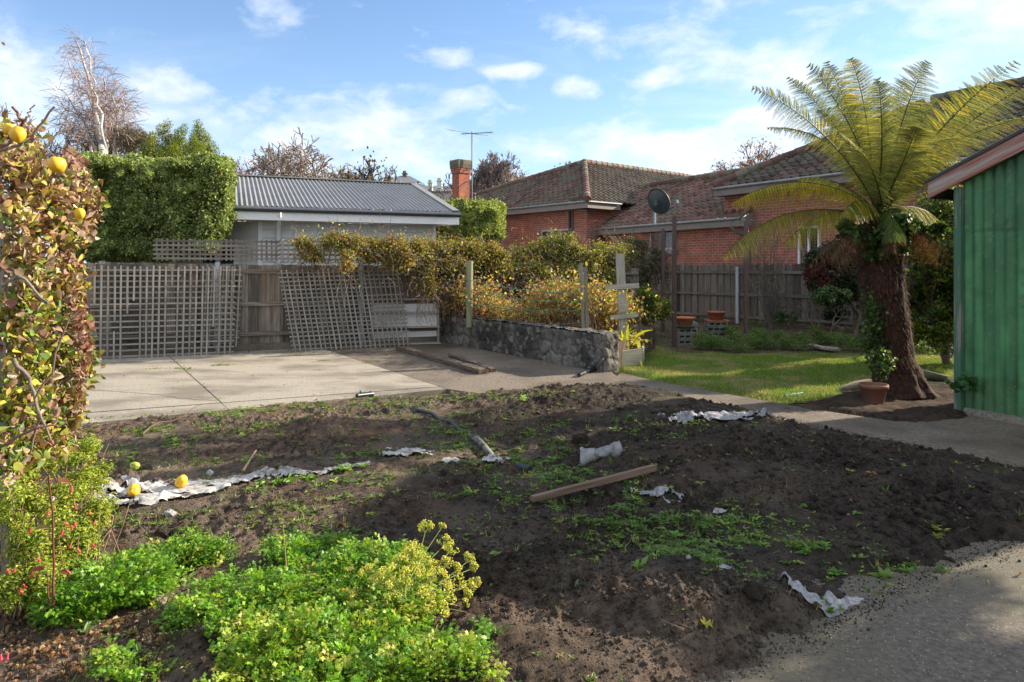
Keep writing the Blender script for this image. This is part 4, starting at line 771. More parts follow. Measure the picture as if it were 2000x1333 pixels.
# chimney
cc_ = D(900, 392, 29.5); mb = MB(); cw = .66; zc = 1.6+(HY-340)/F*29.5
for (dx, dy) in ((1, 0), (0, 1)):
    pass
th_ = math.atan2(u_[1], u_[0])
def bbox_walls(mb, c, w, d, z0_, z1_, rz):
    ca, sa = math.cos(rz), math.sin(rz); P4 = [(c[0]+a*w/2*ca-b*d/2*sa, c[1]+a*w/2*sa+b*d/2*ca) for a, b in ((-1, -1), (1, -1), (1, 1), (-1, 1))]
    for i in range(4): wall(mb, P4[i], P4[(i+1) % 4], z0_, z1_)
    mb.add([[*p, z1_] for p in P4], [(0, 1, 2, 3)])
rzc = th_; bbox_walls(mb, cc_, .50, .56, 2, zc, rzc); bbox_walls(mb, cc_, .57, .63, zc, zc+.13, rzc); bbox_walls(mb, cc_, .60, .66, zc+.13, zc+.36, rzc)
CHM = mb.build("chimney", brickmat("chimney_brick", (.44, .12, .055), (.33, .08, .04), (.26, .2, .16), .23, .1), root)
mb = MB(); box(mb, [cc_[0], cc_[1], zc+.47], (.66, .72, .2), rzc); box(mb, [cc_[0], cc_[1], zc+.30], (.64, .70, .16), rzc, (.8, .8, .8)); mb.build("cap", mat("lichen_cement", (.10, .095, .08), (.20, .18, .13), 14, 1, .01, 40, c3=(.26, .22, .08), s3=8), CHM)
# lower roof with satellite dish
E0b = np.array([3.05, 27.7, 3.1]); E1b = np.array([6.95, 20.95, 3.1]); R1b = np.array([8.60, 24.6, 4.95]); R0b = np.array([4.25, 29.6, 4.95])
dl = nrm(E1b-E0b); nl = np.array([-dl[1], dl[0], 0]); nl = nl if nl[0] > 0 else -nl
R0p = E0b+nl*3.0+[0, 0, 1.62]-dl*.4; R1p = E1b+nl*3.0+[0, 0, 1.62]+dl*.0; 
mb = MB(); tiles(mb, [E0b-dl*.6, E1b+dl*.15, E1b+dl*.15+nl*3.6+[0, 0, 1.95], E0b-dl*.6+nl*3.6+[0, 0, 1.95]], E0b, E1b, dark=.78, moss=.45, redness=.85, seed=7)
ridge(mb, E0b+nl*3.6+[0, 0, 2.02]-dl*.5, E1b+nl*3.6+[0, 0, 2.02]+dl*1, .13, dark=.9); ridge(mb, E1b+dl*.12+[0, 0, .06], E1b+dl*.12+nl*1.2+[0, 0, .06+.65], .07); mb.build("roof", m_tile, root)
eave(root, E0b-dl*.3, E1b+dl*.1, inward=nl, wd_=.4)
mb = MB(); a = E0b+nl*.4; b = E1b+nl*.4; wall(mb, a, b, 0, 2.85); mb.build("wall", m_brick, root)
def onE(px, z, off=.4, P=None, d=None):   # point on the wall plane at photo column px
    P = E0b+nl*off if P is None else P; d = dl if d is None else d; k = (px-1000)/F; s = (k*P[1]-P[0])/(d[0]-k*d[1]); q = P+d*s; return np.array([q[0], q[1], z])
c = (onE(1271, 0)+onE(1324, 0))/2; w = np.linalg.norm(onE(1271, 0)-onE(1324, 0)); y = c[1]; zt_, zb_ = CH-(450-HY)/F*y, CH-(487-HY)/F*y
window(root, [c[0], c[1], (zt_+zb_)/2], dl, w-.08, zt_-zb_, -nl, (0.0, -.08), wfm=m_wfr)
mb = MB(); q = E1b+dl*.25; mb.add([q+[0, 0, -.28], q+nl*1.1+[0, 0, -.28], q+nl*1.1+[0, 0, .5], q+[0, 0, .0]], [(0, 1, 2, 3)]); q2 = E1b+dl*.0; mb.add([q+[0, 0, -.28], q2+[0, 0, -.28], q2+[0, 0, 0], q+[0, 0, 0]], [(0, 1, 2, 3)]); mb.build("gable_end", m_dwood, root)
mb = MB(); c = onE(1430, 3, .0); tube(mb, [c+[0, 0, .0], c+[0, 0, -.25], c+nl*.15+dl*.1+[0, 0, -.38], c+nl*.33+dl*.3+[0, 0, -.42], c+nl*.35+dl*.33+[0, 0, -.6], [*(c+nl*.35+dl*.33)[:2], 0]], .045, 9, (.5, .5, .5)); mb.build("downpipe", m_gut, root)
# tall right-hand part
C3 = np.array([6.40, 21.65, 4.08]); d3 = nrm(np.array([.545, -.84, 0])); n3 = np.array([.84, .545, 0]); L3 = 12.0
H0 = C3+(d3+n3)*4.45; H0 = np.array([H0[0], H0[1], 4.08+4.45*.545]); H1 = H0+d3*3.0; C4 = C3+d3*9.6
mb = MB(); tiles(mb, [C3, C4, H1, H0], C3, C4, dark=.55, moss=.8, redness=.65, seed=11)
ridge(mb, C3+[0, 0, .07], H0+[0, 0, .08], .13, dark=.75); ridge(mb, H0+[0, 0, .07], H1+[0, 0, .07], .13, dark=.75)
mb.add([C3, H0, C3+n3*8.9], [(0, 1, 2)], (.1, .07, .06)); mb.add([C4, H1, C4+n3*8.9], [(0, 1, 2)], (.1, .07, .06)); mb.add([C3+n3*8.9, C4+n3*8.9, H1, H0], [(0, 1, 2, 3)], (.1, .07, .06)); ridge(mb, C4+[0, 0, .07], H1+[0, 0, .08], .13, dark=.75); mb.build("roof", m_tile, root)
eave(root, C3, C4, inward=n3, wd_=.5)
mb = MB(); P3 = C3+n3*.5; sW = onE(1463, 0, P=P3, d=d3); wall(mb, sW, P3+d3*9.2, 0, 3.85); wall(mb, P3+d3*9.2, P3+d3*9.2+n3*7, 0, 3.85); q = P3-d3*0; wall(mb, sW, sW+n3*1.6, 0, 3.85); wall(mb, q+n3*0+[0, 0, 0], sW, 3.3, 3.85); mb.build("wall", m_brick, root)
c = (onE(1572, 0, P=P3, d=d3)+onE(1590, 0, P=P3, d=d3))/2
window(root, [c[0], c[1], 1.95], d3, .62, 1.5, -n3, (0.0,), wfm=m_white, fm=m_white)
c = onE(1800, 0, P=P3, d=d3)-n3*.06; mb = MB(); tube(mb, [[c[0], c[1], 0], [c[0], c[1], 3.8]], .045, 8, (.6, .4, .4)); mb.build("downpipe", m_gut, root)
# antenna and dish
mx_ = D(922, 385, 29.3); root = empty("tv_antenna", mx_, "tall roof antenna on a mast beside the brick chimney", "antenna")
m_alu = mat("aluminium", (.16, .17, .18), (.22, .23, .24), 4, .4, metal=.6)
top = D(922, 257, 29.3); mb = MB(); tube(mb, [mx_-[0, 0, .3], top], .03, 6)
for z in (5.2, 5.75): tube(mb, [[mx_[0], mx_[1], z], [cc_[0]+.2, cc_[1]-.1, z+.05]], .02, 5)
mb.build("mast", m_alu, root)
mb = MB(); a = D(902, 262, 29.3); b = D(962, 259, 29.3); beam(mb, a, b, .03, .03, (0, 0, 1)); nE = 13
for i in range(nE): p = a+(b-a)*(i/(nE-1)); l = .13+.10*(i < 2)+(.16 if i > 9 else 0); beam(mb, p+[-.03, -l, .0], p+[.03, l, 0.0], .012, .012, (0, 0, 1))
a = D(872, 252, 29.6); 
for k in range(3): p0 = D(868+k*6, 252+k*1.5, 29.2); beam(mb, p0, D(935+k*9, 264+k*.6, 29.8), .013, .013, (0, 0, 1), (2.4, 2.4, 2.4))
mb.build("aerial", m_alu, root)
dc = D(1287, 394, 21.5); root = empty("satellite_dish", D(1279, 436, 21.9), "dark grey satellite dish standing on the eaves of the lower tiled roof", "satellite dish")
ax = nrm(np.array([-.30, .55, .5])*-1+0*dc); ax = nrm(np.array([.62, .62, .42])); A_ = nrm(np.cross(ax, [0, 0, 1])); B_ = np.cross(A_, ax)
mb = MB(); rr = np.linspace(0, 1, 8); th = np.linspace(0, 2*np.pi, 33)[:-1]; V = []
for side, off in ((0, 0), (1, -.014)):
    for r in rr:
        for t in th: V.append(dc+(A_*np.cos(t)*.40+B_*np.sin(t)*.45)*r+ax*(.09*(r*r-1)+off))
V = np.array(V); nn_ = 32; F_ = []
for s in (0, 1):
    for i in range(7):
        for j in range(nn_): F_.append((s*256+i*32+j, s*256+i*32+(j+1) % 32, s*256+(i+1)*32+(j+1) % 32, s*256+(i+1)*32+j))
for j in range(32): F_.append((7*32+j, 7*32+(j+1) % 32, 256+7*32+(j+1) % 32, 256+7*32+j))
mb.add(V, F_, (1, 1, 1), None, True); mb.build("reflector", m_dish, root)
bk = dc-ax*.12; mb = MB(); tube(mb, [D(1279, 438, 21.9), [*(D(1279, 438, 21.9)[:2]), bk[2]-.02]], .035, 9, (9, 9, 9)); box(mb, bk, (.13, .13, .16), .5); tube(mb, [[*(D(1279, 438, 21.9)[:2]), bk[2]-.02], bk], .03, 8); mb.build("mount", m_dish, root)
ln_ = D(1326, 397, 21.2); mb = MB(); tube(mb, [dc-B_*.44+ax*.0, ln_], .016, 6, (2, 2, 2)); tube(mb, [ln_-ax*.03, ln_+[-.06, .0, .09]], .035, 10, (12, 12, 12)); mb.build("feed_horn", m_dish, root)

# ------------------------------------------------------------------ green shed
sc0 = G(1882, 806); sw = nrm(np.array([.447, -.894, 0])); sn = np.array([-.894, -.447, 0.]); SL = 2.4; SD = 3.4
root = empty("garden_shed", sc0, "green corrugated iron shed with weathered red barge board", "shed")
mb = MB(); per = 9; wlg = .104; nu = int(SL/wlg*per)
def shf(u, v):
    s = u*SL; zt = 2.50+.42*np.minimum(s, SL-s); z = .06+v*(zt-.06); lap = np.where(z > 1.98, .006, 0); dent = (fbm(s, z, 2.5, 2, 4)-.5)*.012
    return sc0+sw*s[:, None]+sn*(.0085*np.sin(s/wlg*2*np.pi)+lap+dent)[:, None]+np.array([0, 0, 1.])*z[:, None]
def shc(u, v):
    s = u*SL; z = v*2.6; d = fbm(s, z, 1.6, 4, 31); st = np.clip(fbm(s*6, z*.7, 2, 3, 33)*1.5+.1, .7, 1.15); b_ = np.clip((.42-z)*3+(fbm(s, z, 9, 4, 35)-.5)*2.4, 0, 1)[:, None]; sp = (fbm(s, z, 26, 3, 37) > .70)[:, None]; c = (st*(.72+.55*d)*(1-.12*(np.abs(z-1.98) < .02)))[:, None]*np.array([1, 1, 1.]); c = c*(1-b_*.6)+b_*np.array([.9, .45, .55])*.6; return np.where(sp, np.array([2.2, 1.3, 1.6])*.6, c)
grid(mb, shf, nu, 150, shc, gr=lambda u, v: np.stack([u*SL, v*2.6, u*0], 1)); 
# side walls
wall(mb, sc0+[0, 0, 0], sc0-sn*SD, 0.05, 2.45); wall(mb, sc0+sw*SL, sc0+sw*SL-sn*SD, 0.05, 2.45); wall(mb, sc0-sn*SD, sc0+sw*SL-sn*SD, 0.05, 2.45)
# nails and holes as little domes
for z in (.35, 1.25, 1.93):
    for s in np.arange(.1, SL, .21): p = sc0+sw*(s+rng.normal(0, .01))+sn*.011+[0, 0, z+rng.normal(0, .008)]; inst(mb, I1[0], I1[1], p[None], np.eye(3)[None], np.array([.008]), np.array([[2.2, 1.0, 1.4]]))
mb.build("wall", m_green, root)
mb = MB(); beam(mb, sc0-sw*.035+sn*.02+[0, 0, -.03], sc0-sw*.035+sn*.02+[0, 0, 2.46], .075, .07, sn, (1, 1, 1)); mb.build("corner_post", mat("chipped_green_paint", (.06, .14, .08), (.22, .20, .17), 24, .8, .002, 60, grain=True, ramp=(.52, .60)), root)
mb = MB(); beam(mb, sc0+sw*.02+sn*.012+[0, 0, .0], sc0+sw*SL+sn*.012+[0, 0, .0], .05, .12, (0, 0, 1), (.7, .7, .68)); mb.build("footing", m_conc, root)
zt0 = 2.50
def barge(s0, s1, z0_, z1_, off=.13):
    mb = MB(); a = sc0+sw*s0+sn*off; b = sc0+sw*s1+sn*off; hh = .2
    V = [a+[0, 0, z0_], b+[0, 0, z1_], b+[0, 0, z1_+hh], a+[0, 0, z0_+hh]]; V += [p-sn*.03 for p in V]; Ls = s1-s0
    g4 = [(0, 0, 0), (Ls, 0, 0), (Ls, hh, 0), (0, hh, 0)]; mb.add(V, [(0, 1, 2, 3), (7, 6, 5, 4), (0, 4, 5, 1), (3, 2, 6, 7), (0, 3, 7, 4), (1, 5, 6, 2)], (1, 1, 1), g4+g4); mb.build("barge_board", m_rust, root)
barge(-.31, SL/2, 2.40-.04, 2.40-.04+.42*(SL/2+.31)); barge(SL/2+.002, SL+.3, 2.36+.42*(SL/2+.31), 2.36)
for (s0, s1) in ((-.34, SL/2), (SL+.34, SL/2)):
    mb = MB(); za = 2.50-.42*.34+.205; zb_ = 2.50+.42*SL/2+.205; a = sc0+sw*s0+sn*.14+[0, 0, za]; sl_ = (sc0+sw*s1+sn*.14+[0, 0, zb_])-a
    corr(mb, a, -sn, sl_, SD+.3, np.linalg.norm(sl_), .012, .104, up=np.array([0, 0, 1.])); beam(mb, a+[0, 0, -.02]-sn*.0, a+sl_+[0, 0, -.02], .025, .03, (0, 0, 1), (.2, .2, .2)); mb.build("roof", m_gut, root)
mb = MB(); a = sc0-sw*.3+[0, 0, 2.42]; beam(mb, a-sn*0+sn*.1, a-sn*SD, .04, .12, (0, 0, 1), (.3, .3, .3)); mb.build("fascia", m_dark, root)

# ------------------------------------------------------------------ far house with white chimneys
yv = 60.0; o = D(860, 380, yv); root = empty("far_house", [o[0], o[1], 0], "distant pale house with grey roof and white chimneys beside the brick chimney", "house")
m_fh = mat("cream_render", (.50, .48, .40), (.55, .53, .45), 2, .8); m_fr = mat("slate_roof", (.11, .115, .125), (.15, .155, .165), 3, .6)
def pb(mb, x0, y0, x1, y1, yy, dep, col=(1, 1, 1)): a = D(x0, y1, yy); b = D(x1, y0, yy); box(mb, [(a[0]+b[0])/2, yy+dep/2, (a[2]+b[2])/2], (b[0]-a[0], dep, b[2]-a[2]), 0, col)
mb = MB(); pb(mb, 790, 374, 930, 410, yv, 5); mb.build("wall", m_fh, root)
mb = MB(); P_ = [D(780, 374, yv-.4), D(940, 374, yv-.4), D(925, 365.5, yv+4), D(800, 362, yv+4)]; mb.add(P_, [(0, 1, 2, 3)]); mb.build("roof", m_fr, root); mb = MB(); mb.add([D(752, 352, 70), D(830, 360, 70), D(800, 344, 74), D(784, 343.5, 74)], [(0, 1, 2, 3)]); mb.add([D(752, 353, 70), D(830, 361, 70), D(830, 372, 70), D(752, 372, 70)], [(0, 1, 2, 3)], (2.6, 2.5, 2.2)); mb.build("roof", m_fr, root); mb = MB(); mb.add([D(855, 389, 56), D(885, 374, 56), D(900, 389, 56)], [(0, 1, 2)], (3, 3, 3)); mb.build("roof", m_fr, root)
for (x, y, w, c, d_) in ((858, 352, 9, (1.3, 1.35, 1.4), 58), (840, 356, 8, (1.2, 1.25, 1.3), 60), (790, 338, 8, (.35, .2, .15), 73)):
    mb = MB(); pb(mb, x-w/2, y, x+w/2, y+16, d_, .6, c); pb(mb, x-w/2-1.2, y, x+w/2+1.2, y+1.8, d_-.1, .8, c)
    for k in (-2.2, 0, 2.2): tube(mb, [D(x+k, y, d_+.3), D(x+k, y-4, d_+.3)], .06, 6, tuple(np.array(c)*.6))
    mb.build("chimney", m_fh, root)
mb = MB(); pb(mb, 846, 382, 855, 387, yv-.05, .1); mb.build("window", m_glass, root)
# ------------------------------------------------------------------ bare and leafy trees far behind
def branches(base, h, spread, depth, rnd, nb=3, r0=.12, lean=(0, 0), seedn=0, trunks=1, upb=.5, shrink=.68, start=.35):
    """returns segments (p0,p1,r0,r1) and tips"""
    rg = np.random.default_rng(seedn); segs = []; tips = []
    def grow(p, d, ln, r, k):
        n = 3; q = p
        for i in range(n):
            d = nrm(d+rg.normal(0, rnd, 3)+np.array([0, 0, upb*.12])); q2 = q+d*ln/n; segs.append((q, q2, r*(1-.25*i/n), r*(1-.25*(i+1)/n))); q = q2
            if k > 0 and i > 0 and rg.random() < .55: e = nrm(d+rg.normal(0, spread*.8, 3)); grow(q, e, ln*shrink*rg.uniform(.6, .9), r*.5, k-1)
        if k <= 0: tips.append(q); return
        for _ in range(nb): e = nrm(d+rg.normal(0, spread, 3)); grow(q, e, ln*shrink*rg.uniform(.75, 1.1), r*.62, k-1)
    for t in range(trunks): grow(np.asarray(base, float), nrm(np.array([lean[0]+rg.normal(0, .2)*(trunks > 1), lean[1], 1.0])), h*start, r0, depth)
    return segs, np.array(tips)
def segmesh(mb, segs, col, n=4, rmin=0.0):
    A = np.array([s[0] for s in segs]); B = np.array([s[1] for s in segs]); ra = np.maximum([s[2] for s in segs], rmin); rb = np.maximum([s[3] for s in segs], rmin)
    d = nrm(B-A); h_ = np.where(np.abs(d[:, [2]]) < .9, np.array([[0, 0, 1.]]), np.array([[1., 0, 0]])); x = nrm(np.cross(d, h_)); y = np.cross(d, x); th = np.arange(n)/n*2*np.pi
    ring = np.cos(th)[None, :, None]*x[:, None]+np.sin(th)[None, :, None]*y[:, None]; V = np.concatenate([A[:, None]+ring*ra[:, None, None], B[:, None]+ring*rb[:, None, None]], 1)
    i = np.arange(n); T = np.stack([i, (i+1) % n, n+(i+1) % n, n+i], 1); Fc = (T[None]+(np.arange(len(segs))*2*n)[:, None, None]).reshape(-1, 4)
    c = np.asarray(col, float); c = np.repeat(c, 2*n, 0) if c.ndim == 2 else c
    mb.add(V.reshape(-1, 3), Fc, c, None, True)
def treeroot(name, px, y, label, cat="tree", group=None): b = D(px, 520, y); return empty(name, [b[0], b[1], 0], label, cat, group)
# birches: stems given in photo pixels
def birch(root, y, stems, seed, twig, rmin=.0075):
    rg = np.random.default_rng(seed); sg = []; tw = []
    for (pts, r) in stems:
        P = np.array([D(a, b, y+rg.uniform(-.8, .8)) for a, b in pts]); t = np.linspace(0, 1, len(P)); tt = np.linspace(0, 1, 14); Q = np.stack([np.interp(tt, t, P[:, k]) for k in range(3)], 1)+rg.normal(0, .05, (14, 3)); rr = r*(1-.8*tt)
        for i in range(13): sg.append((Q[i], Q[i+1], rr[i], rr[i+1]))
        for i in range(int(twig*1.5*len(Q))):
            q = rg.uniform(.3, 1); p = np.array([np.interp(q, tt, Q[:, k]) for k in range(3)]); d = nrm(rg.normal(0, 1, 3)*[1, .7, .3]+[0, 0, .7]); l = rg.uniform(.4, 1.0)*(1.15-q*.5); r_ = .012
            for j in range(5): d = nrm(d+rg.normal(0, .15, 3)+[0, 0, -.07]); p2 = p+d*l/4; tw.append((p, p2, r_, r_*.7)); p = p2; r_ *= .75
            for _ in range(4):
                dd = nrm(d+rg.normal(0, .5, 3)); pp = p-d*l*rg.uniform(0, .6)
                for j in range(3): dd = nrm(dd+[0, 0, -.12]+rg.normal(0, .1, 3)); p3 = pp+dd*.22; tw.append((pp, p3, .009, .006)); pp = p3
    mb = MB(); segmesh(mb, sg, palette([(.50, .46, .42), (.60, .56, .52), (.42, .36, .32)], len(sg)), 6, .03); mb.build("trunk", m_bark, root)
    mb = MB(); segmesh(mb, tw, palette([(.32, .24, .21), (.38, .30, .27)], len(tw)), 3, rmin); mb.build("crown", m_bark, root)
r_ = treeroot("birch_tree", 200, 32, "tall bare birch with several white leaning stems above the tall hedge")
birch(r_, 32, [([(205, 320), (190, 240), (172, 150), (150, 80)], .14), ([(203, 320), (192, 235), (165, 175), (132, 125)], .08), ([(208, 310), (196, 220), (180, 150), (164, 78)], .07), ([(190, 310), (165, 245), (125, 175)], .07), ([(185, 315), (165, 255), (125, 205)], .07), ([(208, 320), (205, 200), (207, 155)], .06), ([(175, 315), (150, 275), (130, 230)], .06)], 3, 1.7)
r_ = treeroot("birch_tree", 232, 33, "shorter slender bare birch right of the tall leaning one")
birch(r_, 33, [([(230, 320), (229, 250), (230, 195)], .08), ([(233, 320), (243, 270), (240, 195)], .07), ([(224, 320), (224, 240), (222, 190)], .06), ([(209, 320), (206, 260), (200, 205)], .05)], 9, 1.8)
def bare(name, px, y, ytop, label, seed, col, depth=5, nb=3, spread=.55, rnd=.16, r0=.16, rmin=.016, trunks=2, leaf=None, nleaf=0, lsz=.12, base=None, upb=.5, shrink=.68):
    top = D(px, ytop, y); root = empty(name, [top[0], top[1], 0], label, "tree"); sg, tips = branches([top[0], top[1], 0], 1.0, spread, depth, rnd, nb, 1, (0, 0), seed, trunks, upb, shrink, .3)
    zmax = np.percentile(np.array([s[1][2] for s in sg]), 99.5); k = top[2]/zmax; b = np.array([top[0], top[1], 0])
    sg = [(b+(s[0]-b)*k, b+(s[1]-b)*k, max(s[2]*r0, .0), max(s[3]*r0, 0)) for s in sg]; tips = b+(tips-b)*k
    big = [s for s in sg if s[2] > r0*.3]; sm = [s for s in sg if s[2] <= r0*.3]
    mb = MB(); segmesh(mb, big, palette([col], len(big)), 6, rmin); mb.build("trunk", m_bark, root); mb = MB(); segmesh(mb, sm, palette([col], len(sm)), 3, rmin)
    if leaf is not None: i = rng.choice(len(tips), nleaf); P = tips[i]+rng.normal(0, .22, (nleaf, 3)); leaves(mb, P, rdir(nleaf), np.full(nleaf, lsz), .7, palette(leaf, nleaf))
    mb.build("crown", m_dry if leaf is not None else m_bark, root); return root
bare("bare_tree", 560, 38, 288, "bare grey spreading tree above the left of the grey roof", 21, (.24, .20, .17), depth=5, spread=.75, rnd=.25, rmin=.022, trunks=3)
bare("bare_tree", 612, 40, 298, "second bare tree over the middle of the grey roof, lower and thinner", 27, (.27, .23, .20), depth=5, spread=.75, rnd=.25, rmin=.022, trunks=3)
bare("bare_tree", 652, 44, 325, "low bare tree farthest right of the bare crowns above the grey roof", 29, (.28, .22, .18), depth=5, spread=.8, rnd=.2, rmin=.022, trunks=3)
bare("bare_tree", 948, 48, 303, "round dense bare tree rising right of the brick chimney", 33, (.21, .17, .16), depth=6, spread=.42, rnd=.10, rmin=.02, trunks=3, upb=1.2)
bare("bare_tree", 60, 34, 225, "thin bare tree behind the quince tree at the left edge", 39, (.16, .12, .11), depth=5, spread=.6, rmin=.016)
bare("autumn_tree", 490, 42, 322, "small autumn tree with crimson leaves over the left end of the grey roof", 41, (.20, .13, .12), depth=4, leaf=[(.35, .04, .03), (.42, .08, .05), (.30, .08, .03)], nleaf=1600, lsz=.14, spread=.7)
bare("autumn_tree", 540, 46, 326, "low autumn tree with orange red leaves behind the bare grey tree", 43, (.20, .13, .12), depth=4, leaf=[(.36, .10, .04), (.42, .16, .05), (.28, .07, .04)], nleaf=1800, lsz=.16, spread=.8)
bare("autumn_tree", 735, 26, 325, "dark thin tree with sparse bronze leaves above the right of the grey roof", 47, (.08, .06, .05), depth=4, leaf=[(.12, .08, .02), (.20, .10, .02), (.10, .10, .02)], nleaf=520, lsz=.13, spread=.45, r0=.08)
bare("bare_tree", 770, 30, 338, "scrubby bare shrub top before the far slate roof", 49, (.14, .10, .09), depth=4, spread=.7, rmin=.014)
bare("autumn_tree", 1003, 60, 330, "slim autumn birch with orange leaves behind the left tiled roof", 51, (.2, .15, .12), depth=5, leaf=[(.42, .20, .07), (.34, .15, .05)], nleaf=1300, lsz=.22, spread=.42, trunks=1)
bare("autumn_tree", 1080, 55, 328, "olive and orange treetop peeping over the slope of the tiled hip roof", 53, (.2, .15, .12), depth=5, leaf=[(.15, .15, .06), (.32, .18, .06)], nleaf=2600, lsz=.25, spread=.6)
bare("autumn_tree", 1510, 42, 288, "orange brown treetop behind the highest tiled roof", 57, (.2, .15, .12), depth=5, leaf=[(.45, .2, .08), (.36, .17, .07), (.2, .15, .1)], nleaf=2200, lsz=.17, spread=.6)
def foliage(name, B, n, ln, wd, cols, label, cat, m=m_leaf, w=None, T=LF4, up=.3, rnd=.6, shell=.6, trunk=None, jit=.2, droop=0.0, z0=0.0, part="crown", base=None):
    B = np.asarray(B, float); c = B[:, :3].mean(0); b0 = [c[0], c[1], z0] if base is None else base; root = empty(name, b0, label, cat)
    P, Nn = blobs(B, n, shell); k = P[:, 2] > z0+.0; P, Nn = P[k], Nn[k]; mb = MB(); leaves(mb, P, Nn, np.full(len(P), ln), wd, palette(cols, len(P), w, jit), T, up, rnd, droop); mb.build(part, m, root)
    if trunk: mb = MB(); sg, _ = branches(b0, trunk[0], .5, 3, .15, 3, trunk[1], seedn=int(abs(c[0]*100)) % 999, trunks=trunk[2]); segmesh(mb, sg, palette([(.16, .12, .09)], len(sg)), 6, .004); mb.build("trunk", m_bark, root)
    return root
c = D(215, 285, 36); foliage("brown_tree", scatter_blobs(c, [2.2, 1.6, 1.7], 60, .3, .7), 12000, .10, .6, [(.18, .12, .08), (.22, .15, .11), (.12, .12, .06)], "brownish bushy tree behind the white birch stems", "tree", m_dry, trunk=(5, .15, 2))
c = D(260, 280, 33); foliage("grey_green_tree", scatter_blobs(c, [1.0, 1, 1.0], 22, .3, .5), 5000, .10, .4, [(.12, .13, .07), (.17, .13, .09)], "dull grey green tree between the brown tree and the green conifer", "tree", trunk=(5, .1, 1))
# golden green conifer made of upright plumes
B = []
for (px, ytop, y, hw) in ((300, 262, 25, 22), (325, 240, 26, 26), (350, 246, 25.5, 24), (375, 258, 25, 20), (392, 242, 26.5, 26), (408, 270, 25, 20), (420, 290, 25, 14), (285, 285, 25, 18), (345, 285, 24.2, 30), (385, 290, 24.4, 30), (310, 300, 24.3, 26)):
    t = D(px, ytop, y); w_ = hw/F*y
    for k in range(9): f = k/8; B.append([t[0]+rng.normal(0, .06), t[1]+rng.normal(0, .1), t[2]-.10-f*1.5, w_*(.35+.8*f), w_*(.35+.8*f), .26])
foliage("conifer_tree", B, 60000, .075, .4, [(.17, .25, .02), (.24, .28, .03), (.09, .15, .015), (.30, .30, .04)], "bright golden green conifer rising behind the tall hedge", "tree", shell=.35, up=.5, rnd=.6, jit=.25, trunk=(4, .12, 1))

# ------------------------------------------------------------------ hedges
def hedge(name, poly, yc, dep, n, ln, cols, label, z0, w=None, tilt=.22):
    """poly: photo pixels of the face; dep: thickness going back"""
    x0 = min(p[0] for p in poly); x1 = max(p[0] for p in poly); y0 = min(p[1] for p in poly); y1 = max(p[1] for p in poly); Pp = np.array(poly, float)
    c = D((x0+x1)/2, y1, yc); root = empty(name, [c[0], yc+dep/2, 0], label, "hedge"); U = rng.uniform(x0, x1, n*2); V = rng.uniform(y0-3, y1, n*2); k = sdist(U, V, Pp)+(fbm(U, V, .05, 3, 3)-.5)*14 > 0; k &= fbm(U, V, .085, 3, 55)+rng.random(len(U))*.25 > .44; U, V = U[k], V[k]
    tpm = rng.random(len(U)) < .05; V = np.where(tpm & (V < y0+14), V-rng.exponential(5, len(U)), V); a = rng.random(len(U)); top = a < .22; dd = rng.exponential(.13, len(U)); lump = (fbm(U, V, .035, 3, 7)-.5)*.9; yy = yc+(U-(x0+x1)/2)/F*yc*tilt+dd+lump
    back = rng.random(len(U)) < .18; yy = np.where(back, yc+rng.uniform(0, dep, len(U)), yy)
    ed = np.clip(sdist(U, V, Pp)/14, 0, 1); yy = yy+(1-ed)*.35
    P = np.stack([(U-1000)/F*yy, yy, CH-(V-HY)/F*yy], 1); Nn = nrm(np.column_stack([(fbm(U, V, .06, 2, 9)-.5)*3, np.full(len(U), -1.2), (fbm(U, V, .06, 2, 13)-.3)*2.4]))
    cl = palette(cols, len(P), w, .36); cl = cl*(.75+.55*fbm(U, V, .02, 3, 17))[:, None]; mb = MB(); leaves(mb, P, Nn, np.full(len(P), ln), .55, cl, LF4, .3, .8); mb.build("foliage", m_leaf, root)
    # woody inside that closes the view through the hedge
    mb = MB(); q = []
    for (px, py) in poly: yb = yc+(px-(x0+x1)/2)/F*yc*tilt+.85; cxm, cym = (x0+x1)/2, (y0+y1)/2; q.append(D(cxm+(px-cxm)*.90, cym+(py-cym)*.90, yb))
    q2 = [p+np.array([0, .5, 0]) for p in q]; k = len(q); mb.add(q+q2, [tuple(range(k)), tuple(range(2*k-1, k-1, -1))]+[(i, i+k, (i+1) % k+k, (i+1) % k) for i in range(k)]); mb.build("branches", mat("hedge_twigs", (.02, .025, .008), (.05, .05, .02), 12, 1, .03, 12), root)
    return root
hedge("tall_hedge", [(118, 303), (160, 298), (250, 303), (320, 311), (380, 305), (400, 296), (430, 303), (455, 315), (461, 345), (458, 400), (452, 450), (430, 490), (378, 500), (372, 512), (100, 512), (100, 400)], 13.9, 1.8, 80000, .056, [(.20, .27, .07), (.28, .34, .11), (.11, .16, .04), (.40, .44, .20)], "tall clipped green hedge standing above the left end of the paling fence", 1.6, w=[3, 3, 2, 1])
hedge("small_hedge", [(862, 392), (900, 390), (940, 393), (978, 396), (988, 410), (988, 470), (860, 470), (855, 420)], 18.0, 2.0, 30000, .055, [(.22, .28, .07), (.33, .38, .12), (.14, .19, .04)], "clipped green hedge between the grey house and the red brick house", 1.6)

